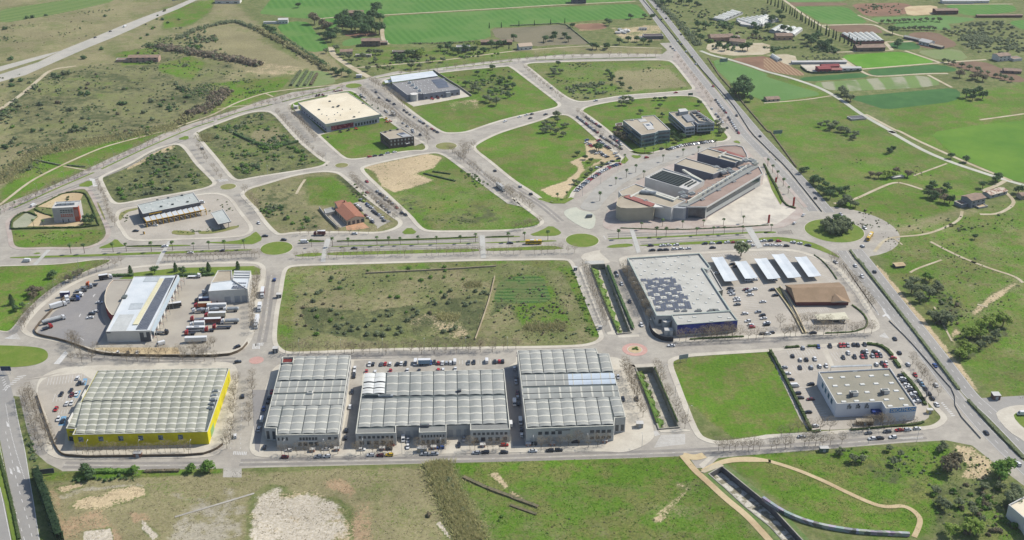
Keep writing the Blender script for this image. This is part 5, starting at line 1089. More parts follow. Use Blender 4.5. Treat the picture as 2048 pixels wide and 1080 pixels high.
# --- congress and fair centre
r = root("exhibition_centre", "sprawling white and beige exhibition centre with brown roofs and long glazed bar", "exhibition centre", (*G("fair", 1000, 700), 0))
BW = mat("beige_stone", (196,186,162), (182,172,150), s1=.05, s2=.3, var=.06); SL = mat("slate_cladding", (120,124,136), (110,114,126), s1=.05, s2=.4)
def hall(s, h, wm, rm, wn, rn, ph=.6, z0=0., cap=None): q = PP(s, h); shell(r, q, h, wm, rm, ph=ph, pt=.5, wname=wn, rname=rn, z0=z0, cap=cap); return q
hall("fair 195,775 215,700 258,672 340,655 665,765 645,803 450,816 320,818 250,812 212,795", 11.2, BW, BEIGER, "drum_wall", "drum_roof", cap=BW)
hall("fair 222,614 425,524 560,570 905,690 1030,722 858,812 670,765 345,652 262,668", 11., WHITE, BEIGER, "entrance_hall", "entrance_roof")
b_ = MB(); b_.poly(PP("fair 285,680 350,656 664,766 612,796", 11.4), 11.38, REDR); b_.side(PP("fair 285,680 350,656 664,766 612,796", 11.38), 10.5, 11.38, REDR); b_.build("red_roof_strip", r)
b_ = MB(); q = PP("fair 640,803 765,806 662,768", 11.5); b_.prism(q, 10.4, 11.5, WHITE); b_.build("roof_fin", r)
b_ = MB(); q = PP("fair 355,672 545,572 562,578 375,682", 11.9); b_.prism(q, 10.4, 11.9, RIB); b_.build("roof_duct", r)
q = hall("fair 540,446 758,336 1255,487 1062,600", 11., WHITE, PALE, "white_hall", "white_hall_roof")
for i in range(7):
    t = i/6; x0, y0 = 750-t*135, 362+t*68; x1, y1 = 1100-t*140, 462+t*78; b_ = MB(); q2 = PP("fair %f,%f %f,%f %f,%f %f,%f" % (x0, y0, x1, y1, x1-14, y1+6, x0-14, y0+6), 11.4); b_.prism(q2, 10.4, 11.35, mat("louvre_dark", (66,76,74))); b_.build("roof_louvre", r)
for s in ("fair 1015,530 1110,482 1122,486 1028,535", "fair 1050,545 1150,492 1162,496 1062,550"): b_ = MB(); b_.prism(PP(s, 11.4), 10.4, 11.4, MATS["louvre_dark"]); b_.build("roof_louvre", r)
hall("fair 893,283 1027,214 1505,350 1362,410", 11., SL, BEIGER, "slate_hall", "slate_hall_roof"); hall("fair 1172,152 1290,98 1730,222 1622,272", 11., SL, BEIGER, "rear_hall", "rear_hall_roof")
hall("fair 1292,97 1480,66 1640,62 1715,80 1765,170 1770,205 1732,220", 8.5, PALE, BROWNR, "far_hall", "far_hall_roof"); b_ = MB(); b_.poly(PP("fair 1410,112 1450,100 1740,195 1700,208", 8.5), 8.3, REDR); b_.build("red_roof_strip", r)
b_ = MB(); b_.prism(PP("fair 960,700 1075,600 1258,490 1362,410 1500,345 1622,272 1700,255 1900,300 1180,700 1040,760", 6.5), 0, 6.5, PALE, BROWNR); b_.build("link_building", r)
b_ = MB(); b_.prism(PP("fair 345,655 560,575 700,640 905,690 1040,722 1000,640 870,690", 8), 6, 8., PALE, PALE) if False else None
q = hall("fair 1035,797 1285,801 1957,402 1908,312 1800,330 1180,715", 10.2, WHITE, BROWNR, "bar_parapet", "bar_roof", z0=9.1)
qb = PP("fair 1060,790 1270,798 1935,412 1895,330 1180,725", 10.2); b_ = MB(); b_.side(qb, 0, 9.3, mat("bar_wall", (206,206,200), (196,196,190))); b_.build("bar_wall", r)
A, B = qb[1], qb[2]; b_ = MB(); wbox(b_, A, B, .02, .98, 4.6, 8.9, GLASS, .1); b_.build("glass_band", r); b_ = MB(); wbox(b_, A, B, .02, .9, .05, 1.1, DARKW, .1); b_.build("plinth", r)
b_ = MB(); wbox(b_, qb[0], qb[1], .02, 1., .3, 9., GLASS, .1); b_.build("glass_corner", r)
b_ = MB(); b_.prism(PP("fair 940,787 1035,797 1180,722 1905,315 1880,290 1760,340 1180,700", 10.6), 0, 10.5, SL, mat("spine_roof", (150,152,146))); b_.build("spine_building", r)
b_ = MB(); b_.prism(PP("fair 1045,727 1760,300 1768,306 1058,732", 12.4), 6, 12.3, RIB); b_.build("spine_wall", r)
for i in range(11):
    t = i/10; unit(r, "fair", 1215+t*560, 650-t*330, 10.5, (5.5, 2.6, 1.4), METAL if i % 2 else PALE, .62)
for x, y in ((1800, 245), (1835, 265), (1750, 260), (1700, 345), (1790, 330), (1860, 290), (1440, 380), (1480, 400), (1500, 375), (1540, 365), (1390, 340), (1580, 395), (980, 650), (1100, 655), (1010, 690)): unit(r, "fair", x, y, 11 if y < 300 else 9, (5, 3.4, 1.8), METAL if x % 3 else RIB, .6)
for x, y in ((1230, 718), (1425, 605), (1605, 503), (1790, 402), (550, 735)): unit(r, "fair", x, y, 9.7 if x > 600 else 10.6, (3.4, 2.4, 1.1), PALE, .6)
b_ = MB(); c = G("fair", 580, 650, 10.4); b_.tube((c[0]-6, c[1]+1.5, 12), (c[0]+6, c[1]-1.5, 12), 1.5, 1.5, METAL, 10, True); b_.build("roof_duct", r)
for s in ("fair 1420,190 1505,135 1520,140 1440,198", "fair 1465,172 1730,250 1722,260 1455,182", "fair 985,352 1010,348 1110,410 1240,480 1225,490 1095,428", "fair 560,580 900,690 890,702 550,592", "fair 600,610 880,705 940,670 950,680 885,722 590,625"): b_ = MB(); b_.prism(PP(s, 11.8), 10.4, 11.8, RIB); b_.build("roof_duct", r)
qa = PP("fair 670,812 858,815 1030,724 905,690", 11.); A, B = PP("fair 650,800 858,812", 11.)
qe = PP("fair 905,800 950,790 1040,800 1050,960 990,1000 905,960"); b_ = MB(); b_.prism(PP("fair 860,812 940,787 1035,797 1035,812 1000,820", 10), 0, 10, GREYW); b_.build("entrance_tower", r)
# ---------------------------------------------------------------- vegetation
def leafmat(name, c1, c2, var=.22, rn=.16):
    m = mat(name, c1, c2, rough=.8, s1=.5, s2=1.6, var=var, spec=.15, rnd=rn, thr=(.4, .6)); nt = m.node_tree; b_ = nt.nodes["Principled BSDF"]
    t = nt.nodes.new("ShaderNodeBsdfTranslucent"); x = nt.nodes.new("ShaderNodeMixShader"); x.inputs[0].default_value = .42
    nt.links.new(b_.inputs["Base Color"].links[0].from_socket, t.inputs[0]); nt.links.new(b_.outputs[0], x.inputs[1]); nt.links.new(t.outputs[0], x.inputs[2]); nt.links.new(x.outputs[0], nt.nodes["Material Output"].inputs[0]); return m
LF = dict(o=leafmat("olive_foliage", (138,152,112), (160,170,130)), g=leafmat("green_foliage", (118,160,72), (140,174,88)), b=leafmat("brown_scrub", (166,152,124), (142,140,110)),
          d=leafmat("dark_foliage", (102,134,84), (122,148,100)), c=leafmat("cypress_foliage", (66,92,64), (80,106,74)), t=leafmat("twigs", (186,172,148), (166,150,126)), h=leafmat("hedge_foliage", (96,120,70), (118,136,84)), r=leafmat("reed_blades", (220,212,156), (186,186,128)), y=leafmat("spring_foliage", (156,184,82), (172,192,104)))
BARK = mat("bark", (126,112,94), (104,92,78), s1=1., s2=3.); PBARK = mat("palm_bark", (138,118,94), (118,100,80), s1=1., s2=3.)
def quads(mb, cen, rad, n, size, m, rg, shell_=.55, flat=.0):
    """n leaf clumps spread through an ellipsoid's outer volume"""
    k = mb.mi(m)
    for _ in range(n):
        z = rg.uniform(-.55, 1); a = rg.uniform(0, 2*math.pi); q = math.sqrt(max(0, 1-z*z)); rr = rg.uniform(shell_, 1.05)
        p = Vector((cen[0]+rad[0]*q*math.cos(a)*rr, cen[1]+rad[1]*q*math.sin(a)*rr, cen[2]+rad[2]*z*rr))
        nrm = Vector((q*math.cos(a)+rg.uniform(-.6, .6), q*math.sin(a)+rg.uniform(-.6, .6), z+rg.uniform(-.4, .7))).normalized()
        x = nrm.orthogonal().normalized(); y = nrm.cross(x); t = rg.uniform(0, math.pi); s = size*rg.uniform(.55, 1.2)
        u = (x*math.cos(t)+y*math.sin(t))*s; v = (y*math.cos(t)-x*math.sin(t))*s*rg.uniform(.5, .9); i = len(mb.v)
        mb.v += [tuple(p-u), tuple(p-v*.9+u*.2), tuple(p+u), tuple(p+v-u*.15)]; mb.f.append((i, i+1, i+2, i+3)); mb.m.append(k)
def lump(mb, cen, rad, m, rg, n=6):
    """small uneven core"""
    k = mb.mi(m); i0 = len(mb.v); rings = 3
    for j in range(rings):
        z = (-.6, .1, .7)[j]; q = math.sqrt(1-z*z)
        for i in range(n): a = 2*math.pi*i/n+j*.4; r_ = rg.uniform(.75, 1.05); mb.v.append((cen[0]+rad[0]*q*math.cos(a)*r_, cen[1]+rad[1]*q*math.sin(a)*r_, cen[2]+rad[2]*z*r_))
    mb.v.append((cen[0], cen[1], cen[2]+rad[2])); tp = len(mb.v)-1
    for j in range(rings-1):
        for i in range(n): a = i0+j*n+i; b_ = i0+j*n+(i+1) % n; mb.f.append((a, b_, b_+n, a+n)); mb.m.append(k)
    for i in range(n): mb.f.append((i0+(rings-1)*n+i, i0+(rings-1)*n+(i+1) % n, tp)); mb.m.append(k)
def shrub_mb(tone, rg, r=1., n=90, core=True):
    mb = MB(); L = rg.randint(3, 5)
    for i in range(L):
        a = rg.uniform(0, 6.28); d = rg.uniform(.15, .55)*r if i else 0; q = r*rg.uniform(.45, .7) if i else r*.72
        c = (d*math.cos(a), d*math.sin(a), q*rg.uniform(.55, .8))
        if core: lump(mb, c, (q*.72, q*.72, q*.62), LF[tone], rg, 5)
        quads(mb, c, (q, q, q*.85), n//L, .26*r, LF[tone], rg)
    return mb
def tree_parts(tone, rg, h=6.2, r=3.2, n=330, trunk_h=.26):
    t = MB(); t.tube((0, 0, 0), (0, 0, h*trunk_h), .04*h, .028*h, BARK, 6)
    for i in range(4): a = i*1.6+rg.uniform(0, .6); t.tube((0, 0, h*trunk_h*.9), (math.cos(a)*r*.5, math.sin(a)*r*.5, h*.7), .022*h, .008*h, BARK, 4)
    c = MB(); L = 7
    for i in range(L):
        a = i*2.4+rg.uniform(-.4, .4); d = (0 if i == 0 else rg.uniform(.35, .6))*r; q = r*rg.uniform(.42, .62)
        z = h*(.55+rg.uniform(-.16, .16)); cc = (d*math.cos(a), d*math.sin(a), min(z, h-q*.7))
        lump(c, cc, (q*.62, q*.62, q*.5), LF[tone], rg, 5); quads(c, cc, (q, q, q*.8), n//L, .2*r*.8, LF[tone], rg)
    return t, c
def bare_parts(rg, h=8.6, r=3.5):
    t = MB(); t.tube((0, 0, 0), (0, 0, h*.34), .13, .09, BARK, 5); c = MB()
    def grow(p, d, l, rad, lev):
        e = p+d*l; c.tube(p, e, rad, rad*.55, LF['t'], 3)
        if lev == 0: return
        for k in range(3 if lev > 1 else 4):
            dd = (d+Vector((rg.uniform(-.75, .75), rg.uniform(-.75, .75), rg.uniform(-.1, .55)))).normalized(); s = rg.uniform(.45, 1.)
            grow(p+d*l*s, dd, l*rg.uniform(.55, .8), rad*.6, lev-1)
    for i in range(5):
        a = i*1.26+rg.uniform(-.3, .3); grow(Vector((0, 0, h*.33)), Vector((math.cos(a)*.8, math.sin(a)*.8, .75)).normalized(), h*.26, .075, 2)
    grow(Vector((0, 0, h*.33)), Vector((0, 0, 1)), h*.3, .08, 2)
    k = c.mi(LF['t'])
    for _ in range(300):
        a = rg.uniform(0, 6.28); z = rg.uniform(-.8, 1); q = math.sqrt(1-z*z)*rg.uniform(.3, 1.); p = Vector((math.cos(a)*q*r, math.sin(a)*q*r, h*.68+z*h*.3)); d = Vector((math.cos(a)*.5+rg.uniform(-.6, .6), math.sin(a)*.5+rg.uniform(-.6, .6), rg.uniform(-.2, .9))).normalized()*rg.uniform(.5, .95); w_ = d.cross(Vector((rg.uniform(-1, 1), rg.uniform(-1, 1), rg.uniform(-1, 1)))).normalized()*.06
        i = len(c.v); c.v += [tuple(p-w_), tuple(p+w_), tuple(p+d)]; c.f.append((i, i+1, i+2)); c.m.append(k)
    return t, c
def palm_parts(rg, h=7.5):
    t = MB(); t.tube((0, 0, 0), (0, 0, h*.5), .24, .18, PBARK, 6); t.tube((0, 0, h*.5), (.05, 0, h), .18, .2, PBARK, 6); c = MB()
    for i in range(34):
        a = i*2.4; up = rg.uniform(-.75, 1.15); L = rg.uniform(1.5, 2.1); dx, dy = math.cos(a), math.sin(a); prev = None
        for k in range(5):
            s = k/4; x = L*s*math.cos(up*.6); z = h+L*(math.sin(up)*s-.75*s*s*(1.1 if up > .2 else .6)); wd = .3*math.sin(math.pi*min(.97, s*.85+.12))+.04
            q = ((x*dx-dy*wd, x*dy+dx*wd, z-.1*wd), (x*dx, x*dy, z+.12), (x*dx+dy*wd, x*dy-dx*wd, z-.1*wd))
            if prev:
                m = LF['d'] if i % 3 else LF['g']; c.face([prev[0], prev[1], q[1], q[0]], m); c.face([prev[1], prev[2], q[2], q[1]], m)
            prev = q
    lump(c, (0, 0, h-.35), (.45, .45, .6), LF['b'], rg, 6); return t, c
def conifer_parts(rg, h=9., r=1.1, tone='c', n=150):
    t = MB(); t.tube((0, 0, 0), (0, 0, h*.3), .16, .12, BARK, 5); c = MB(); k = c.mi(LF[tone])
    for j in range(4):
        z0 = h*(.08+.22*j); q = r*(1-.2*j); c.tube((0, 0, z0), (0, 0, z0+h*.28), q*.8, q*.45, LF[tone], 6)
    for _ in range(n):
        s = rg.random()**.8; z = h*(.06+.94*s); q = r*(1-s)**.6*rg.uniform(.75, 1.15); a = rg.uniform(0, 6.28)
        p = Vector((q*math.cos(a), q*math.sin(a), z)); u = Vector((math.cos(a+1.57), math.sin(a+1.57), 0))*.28*r; v = Vector((math.cos(a)*.15, math.sin(a)*.15, .45))*.8
        i = len(c.v); c.v += [tuple(p-u), tuple(p+u), tuple(p+v)]; c.f.append((i, i+1, i+2)); c.m.append(k)
    return t, c
def mesh_of(mb, name):
    me = bpy.data.meshes.new(name); me.from_pydata(mb.v, [], mb.f)
    for m in mb.mats: me.materials.append(m)
    me.polygons.foreach_set("material_index", mb.m); me.update(); return me
def inst(name, parts, loc, rz=0., s=1., label="", cat="", group=None, sz=None):
    """a thing made of shared part meshes: [(part name, mesh), ...] or one mesh"""
    r = root(name, label, cat, loc, group, rz); r.scale = (s, s, sz or s)
    for n, me in parts: o = bpy.data.objects.new(n, me); sc.collection.objects.link(o); o.parent = r
    return r
def solo(name, me, loc, rz, s, label, cat, group, sz=None):
    o = bpy.data.objects.new(name, me); sc.collection.objects.link(o); o.location = loc; o.rotation_euler = (0, 0, rz); o.scale = (s, s, sz or s); return tag(o, label, cat, group)
rg = random.Random(3)
BARE = [[("trunk", mesh_of(a, "bare_trunk")), ("crown", mesh_of(b_, "bare_crown"))] for a, b_ in (bare_parts(rg) for _ in range(5))]
PALM = [[("trunk", mesh_of(a, "palm_trunk")), ("crown", mesh_of(b_, "palm_crown"))] for a, b_ in (palm_parts(rg) for _ in range(3))]
CYP = [[("trunk", mesh_of(a, "cypress_trunk")), ("crown", mesh_of(b_, "cypress_crown"))] for a, b_ in (conifer_parts(rg) for _ in range(2))]
FIR = [[("trunk", mesh_of(a, "fir_trunk")), ("crown", mesh_of(b_, "fir_crown"))] for a, b_ in (conifer_parts(rg, 6, 1.9, 'd', 200) for _ in range(2))]
TREE = {k: [[("trunk", mesh_of(a, "tree_trunk")), ("crown", mesh_of(b_, "tree_crown"))] for a, b_ in (tree_parts(k, rg) for _ in range(3))] for k in 'dogyb'}
SHRUB = {k: [mesh_of(shrub_mb(k, rg), "shrub_leaves") for _ in range(3)] for k in 'ogbd'}
TONE = dict(o="grey-green", g="bright green", b="brown", d="dark green", y="fresh yellow-green")
# palms ------------------------------------------------------------
def palms(s, where, h=1., group=None, z=.15):
    for q in PP(s): 
        k = h*rg.uniform(.86, 1.1); inst("palm_tree", rg.choice(PALM), (*q, z), rg.uniform(0, 6), k, "slim palm "+where, "palm tree", group or "palms "+where)
palms("b1 560,975 667,972 893,963 997,958 1195,958 1362,948 1770,942 1925,935", "on the left stretch of the avenue median", .95)
palms("b1 1527,945 1647,942", "and bushy crown on the left stretch of the avenue median", .8)
palms("b2 447,922 612,918 735,915 962,908 1055,905 1145,905 1285,900 1430,897 1617,890 1738,885 1995,880", "on the avenue median between the roundabouts", .86)
palms("b3 113,870 298,868", "just left of the central roundabout", .95)
palms("b3 853,857 1152,838 1228,842 1467,830 1600,823 1686,822 1832,815", "on the avenue median below the exhibition centre", .92)
palms("b3 1035,785 1200,760 1358,770 1522,762 1680,755 1836,735", "along the front edge of the exhibition centre plaza", .85)
palms("b3 707,560 833,430 917,375 990,335 1053,378 1205,250 1362,205 1482,185", "on the grey palm plaza beside the exhibition centre", .95)
palms("b3 372,560 448,540 902,245 860,175 1060,190 1130,185 1230,150 1620,130 640,370", "on the verge of the meadow beside the palm plaza", .8)
palms("b4 28,285 65,340 105,385 150,445 190,500", "along the highway side of the plaza", .9); palms("b4 55,800", "on the verge left of the big roundabout", .9)
palms("b4 548,770 570,760", "standing tall at the top of the big roundabout thicket", 1.25); palms("hq 555,600 430,595", "inside the pale office block's front hedge", .75)
palms("hq 195,345 10,440 700,90", "along the left ring road", .6)
# bare street trees --------------------------------------------------
BT = []
def bares(s, n, where, k=1., jit=1.2, z=.12, pat=None):
    p = PP(s); L = sum(dist(p[i], p[i+1]) for i in range(len(p)-1))
    for i, (x, y, a) in enumerate(resample(p, L/max(n-1, 1)*.999)):
        if rg.random() < .06: continue
        BT.append((x+rg.uniform(-jit, jit)*.5, y+rg.uniform(-jit, jit), z, k*rg.uniform(.8, 1.12), where))
for s, n, wh, k in (("d1 545,468 650,470 760,468 870,466 930,466 1030,462 1120,460 1200,455 1370,455", 11, "in front of the yellow warehouse", .85),
 ("yl 215,470 250,600 300,700 340,760 380,860", 9, "left of the yellow warehouse fence", 1.), ("yl 170,500 230,700 300,860", 6, "by the left highway verge", .9),
 ("f 474,745 468,800 462,870 455,900", 8, "between the yellow warehouse and the left vaulted hall", 1.), ("f 505,760 498,850", 4, "left of the left vaulted hall", .9),
 ("d2 190,470 290,470 480,468 590,465", 5, "in front of the left vaulted hall", .95), ("d2 730,462 820,460 900,450 990,455", 5, "below the middle hall's left office front", .95), ("d2 1170,440 1280,445 1370,440", 3, "below the middle hall's centre office front", .9), ("d2 1545,430 1640,430 1730,430 1800,420", 4, "below the middle hall's right office front", .95),
 ("d3 220,420 300,410 395,410 610,405 690,395", 5, "in front of the right vaulted hall", 1.), ("v4 1070,270 1110,340 1150,440 1190,560 1240,680", 9, "on the pavement left of the lower canal", 1.15), ("v4 1350,260 1420,450 1530,650 1600,760", 7, "between the lower canal and the green plot", .95),
 ("c2 240,740 740,735 1200,722 1900,700", 15, "along the lower edge of the big scrub plot", 1.05), ("c2 760,745 1400,738 1990,715; c3 40,700", 9, "on the parking strip behind the middle hall", .9),
 ("c1 560,690 640,740 850,765 1050,765 1400,770 1600,760", 10, "on the pavement below the truck depot", 1.), ("c1 560,800 800,810 1300,800 1700,800", 8, "on the pavement above the yellow warehouse", .9), ("c1 170,560 300,350 500,200 720,110 960,40", 14, "on the curved road left of the truck depot", 1.),
 ("c1 2000,560 1990,400 2010,260 2030,140", 7, "on the pavement right of the truck depot", 1.05), ("c1 560,640 620,690", 2, "inside the depot's lower left corner", 1.), ("c1 1400,740 1630,730 1690,680", 4, "inside the depot's lower right corner", 1.),
 ("f 335,522 520,515", 12, "on the service road above the truck depot", .8), ("f 590,517 800,512 1000,508 1150,505", 24, "on the service road above the big scrub plot", .8),
 ("sol 30,300 110,420 190,560 250,700 320,830", 13, "left of the solar superstore", 1.1), ("c3 590,90 650,260 700,380 760,520", 8, "on the path left of the upper canal", 1.), ("br 20,980 120,985 235,980 345,975", 4, "in front of the superstore's navy panels", 1.05),
 ("c3 1330,640 1600,630 2000,620", 7, "on the pavement below the superstore", 1.), ("c4 150,610 190,600 470,590 520,600 700,590 840,575", 8, "on the pavement below the brown-roofed restaurant", 1.1), ("br 860,880 940,900 1220,860 1340,870 1460,880 1550,890", 6, "in the lower part of the restaurant car park", 1.), 
 ("br 1420,180 1540,290 1700,480 1800,600 1850,700", 9, "between the restaurant car park and the highway", 1.), ("dec 110,1050 300,1010 600,990 900,990 1200,970 1400,960", 8, "on the pavement below the white sports shop", 1.), ("dec 860,960 970,950 1150,940", 3, "beside the entrance of the white sports shop", .95),
 ("d4 50,430 140,425 220,418 305,410 400,400 480,400 565,395", 7, "on the lower pavement of the bottom right street", 1.), ("d3 1500,440 1580,440 1630,435 1710,440 1790,435", 5, "near the little bridge on the bottom street", 1.), ("dec 1400,330 1500,480 1640,640", 5, "on the slip road beside the sports shop", .9),
 ("b1 30,650 250,560 480,440 730,330 1000,210 1250,90", 14, "on the outer ring road by the garden block", .9), ("b1 150,600 430,450 700,350", 7, "on the ring road median", .75), ("n0 60,600 300,520 520,450 740,400 880,370 1100,320", 10, "along the ring road above the upper scrub plots", .9), ("n0 1200,310 1480,250", 3, "at the top edge of the cream warehouse", .9),
 ("n0 970,460 1050,540 1140,640 1220,740", 9, "left of the cream-roofed warehouse", .95), ("n0 860,500 1060,720 1290,930", 10, "on the street's left pavement by the cream warehouse", .8),
 ("n1 830,290 960,400 1080,470 1200,560 1330,660 1440,720", 13, "on the boulevard right of the cream warehouse", 1.05), ("n1 930,190 1060,270 1180,360 1280,440", 9, "left of the grey-roofed warehouse", 1.05), ("n1 1500,720 1510,800", 2, "at the boulevard roundabout by the dark office", 1.2),
 ("b2 1530,170 1640,260 1760,350 1900,450 2040,560", 12, "left of the boulevard by the sand plot", .95), ("b3 0,500 80,560 170,640", 5, "at the lower end of the boulevard", 1.), ("b2 1640,170 1640,230 1720,150", 3, "on the right side of the big inner roundabout", 1.2), ("b3 30,790 120,780 240,745", 4, "on the curved pavement by the sand plot", .9),
 ("b2 760,400 860,500 960,590 1050,670 1100,710", 10, "between the tiled restaurant and its street", .95), ("b2 1010,560 1080,620 1140,670", 4, "on the street right of the tiled restaurant", .9), ("b2 350,830 650,825 900,815", 5, "on the pavement below the tiled restaurant", .8), ("b1 1930,500 1990,570 2040,640", 4, "on the street right of the yellow framed garage", 1.05),
 ("b1 780,470 830,560 850,650 900,760", 6, "on the street left of the yellow framed garage", .9), ("b1 1560,150 1660,300 1740,390", 5, "on the street between the two upper scrub plots", .8), ("a2 1150,600 1500,555 1900,510; a3 300,470 700,455 1150,450", 17, "along the top ring road", .9),
 ("a3 120,560 260,680 400,790", 6, "on the street between the two top plots", .9), ("a3 1300,450 1400,570 1500,700 1600,850 1700,980", 10, "on the parking street beside the highway", .75), ("pk 330,340 450,460 560,580 680,680", 7, "on the parking street left of the offices", .8), ("b3 1480,340 1500,370", 0, "", 1)):
    if n: bares(s, int(n*1.75), wh, k)
BT.sort(key=lambda q: -(q[3]/(q[1]*CP+H*SP) if -20 < proj(q[0], q[1])[0] < 2068 and -20 < proj(q[0], q[1])[1] < 1100 else 0))
for x, y, z, k, where in BT[:295]: inst("street_tree", rg.choice(BARE), (x, y, z), rg.uniform(0, 6), k, "leafless street tree "+where, "street tree", "leafless trees "+where)
VV_, FF_, MM_, n0_ = [], [], [], 0
for x, y, z, k, where in BT[295:]:
    for _, me_ in rg.choice(BARE):
        for v in me_.vertices: VV_.append((v.co.x*k+x, v.co.y*k+y, v.co.z*k+z))
        for p_ in me_.polygons: FF_.append(tuple(i+n0_ for i in p_.vertices))
        n0_ = len(VV_)
me_ = bpy.data.meshes.new("street_trees"); me_.from_pydata(VV_, [], FF_); me_.materials.append(LF['t']); me_.update(); o = bpy.data.objects.new("street_trees", me_); sc.collection.objects.link(o); o["kind"] = "stuff"
# hedges -------------------------------------------------------------
def q2(p, q):
    i = min(p.index(q), len(p)-2); return math.atan2(p[i+1][1]-p[i][1], p[i+1][0]-p[i][0])
def hedge(s, label, wd=1.6, h=1.8, tone='h', z=.0, group=None, name="hedge", dens=5., cat="hedge", wav=.35):
    p = PP(s) if isinstance(s, str) else s; p = [(q[0], q[1]) for q in resample(smooth(p, 1, False), 1.5)]
    if len(p) < 2: return
    b_ = MB(); k0 = None; L, Q = strip(p, wd*.75); m = LF[tone]
    hh = [h*(1-wav*rg.random()) for _ in p]
    if wd > 3.5 and h > 2.5 and name != "cypress_hedge":
        for q in p:
            for _ in range(max(1, int(wd/4))):
                o_ = rg.gauss(0, .3)*wd; r_ = rg.uniform(.3, .62)*h*(1.25 if tone == 't' else 1); cx, cy = q[0]-math.sin(q2(p, q))*o_, q[1]+math.cos(q2(p, q))*o_
                if rg.random() < .5: lump(b_, (cx, cy, z+r_*.5), (r_*.7, r_*.7, r_*.6), m, rg, 5)
                quads(b_, (cx, cy, z+r_*.55), (r_, r_, r_*.8), 16, .3*r_, LF[rg.choice((tone, tone, 'o' if tone != 'r' else 'r', 'b' if tone in 'rt' else tone))], rg)
        o = b_.build(name, loc=(*p[0], z)); tag(o, label, cat, group); return
    for i in range(len(p)-1):
        a, b2_ = hh[i]*.85+z, hh[i+1]*.85+z
        b_.face([(*Q[i], z), (*Q[i+1], z), (*Q[i+1], b2_), (*Q[i], a)], m); b_.face([(*L[i+1], z), (*L[i], z), (*L[i], a), (*L[i+1], b2_)], m); b_.face([(*Q[i], a), (*Q[i+1], b2_), (*L[i+1], b2_), (*L[i], a)], m)
        quads(b_, (*p[i], z+hh[i]*.5), (wd*.6, wd*.6, hh[i]*.6), int(dens*wd), .34*min(h, 2.2)/1.8+.1, m, rg, .8)
    o = b_.build(name, loc=(*p[0], z)); tag(o, label, cat, group)
hedge("dec 0,215 130,440 260,700 400,990", "tall dark hedge between the green plot and the sports shop car park", 1.8, 2.6)
hedge("dec 150,178 300,168", "clipped hedge at the top left of the sports shop car park", 2, 1.7); hedge("dec 370,165 500,160", "short clipped hedge above the sports shop car park, middle piece", 2, 1.7)
hedge("dec 950,140 1080,155 1150,200 1200,260", "curved thick hedge at the top right of the sports shop car park", 2.4, 2); hedge("dec 1220,300 1280,385", "short thick hedge right of the sports shop car park", 2.4, 2); hedge("dec 1300,430 1400,540 1480,660 1530,750", "long hedge between the sports shop and the slip road", 2.4, 2)
hedge("dec 790,985 1000,970 1240,945 1450,930 1520,900", "low hedge in front of the white sports shop", 1.6, 1.3); hedge("dec 420,1005 500,995", "small hedge piece beside the sports shop exit", 2, 1.6)
hedge("br 1640,650 1760,740 1810,830 1790,890 1700,930 1600,945 1350,955", "hedge curving round the lower corner of the restaurant car park", 1.2, 1.1)
hedge("br 1230,110 1330,180 1420,290 1480,380", "thin dark hedge along the curve of the superstore car park", .8, 1.); hedge("c3 1420,628 1500,622 1850,605", "shaded hedge in front of the navy superstore panels", 1.6, 1.2)
hedge("hq 145,625 150,540 180,480 335,402 480,465", "dark clipped hedge at the left of the pale office garden", 1.1, 1.9); hedge("hq 145,628 340,622 700,615 1060,608 1260,580", "long dark clipped hedge below the pale office block", 1.1, 1.9); hedge("hq 1260,580 1190,400 1110,200 1050,165 900,158 780,185", "dark hedge on the right of the pale office garden", 1., 1.7); hedge("hq 780,185 620,270 450,350", "hedge along the top left of the pale office garden", 1., 1.6); hedge("hq 440,370 540,430 680,462", "short hedge left of the pale office block's forecourt", .9, 1.6); hedge("hq 1040,465 1150,465 1200,500", "short hedge right of the pale office block", 1., 1.6)
hedge("b2 650,878 1200,866 1755,844", "low trimmed hedge on the avenue median between the roundabouts", 1.2, .9); hedge("b2 370,878 545,876", "short low hedge right of the left avenue roundabout", 1.2, .9); hedge("b1 1000,918 1290,912", "low hedge on the avenue below the yellow framed garage", 1., .9); hedge("b2 1820,846 2040,838", "low hedge on the avenue left of the central roundabout", 1.2, .9)
hedge("b3 870,775 1300,790 1850,765 2048,750", "thin hedge along the bottom of the exhibition plaza", .9, 1.); hedge("b4 0,270 40,350 110,480 160,590 250,620", "dark hedge on the highway side of the exhibition plaza", 1.6, 1.4); hedge("b3 1600,80 1450,95 1330,120", "red-brown hedge in front of the banded office block", 1.4, 1., 'b')
hedge("c4 740,0 1010,340 1250,650 1540,1030", "oleander hedge on the median of the right-hand highway", 2.2, 1.7, 'o', cat="hedge"); hedge("d4 1470,80 1600,220 1750,380 1872,500", "lower oleander hedge on the right-hand highway median", 2.2, 1.7, 'o')
hedge("b4 680,950 740,1040 800,1063", "short oleander hedge just below the big roundabout", 1.8, 1.4, 'o')
hedge("v4 1180,290 1260,470 1360,740", "weedy rim of bushes on the left wall of the lower canal", 1., 1.2, 'g', .7); hedge("v4 1335,250 1440,500 1540,730", "ivy hanging on the right wall of the lower canal", 1., 1.2, 'h', .6)
hedge("c3 640,70 740,330 850,580", "dense ivy on the left rim of the upper canal", 1., 1.3, 'h', .6); hedge("c3 770,60 870,310 975,560", "tall dark hedge on the right rim of the upper canal", 2., 2.2, 'd', .4)
hedge("d1 265,625 300,720 360,880 420,1060 440,1100", "row of tall dark cypresses beside the left highway, seen as one hedge", 4.5, 8.5, 'c', name="cypress_hedge", dens=7)
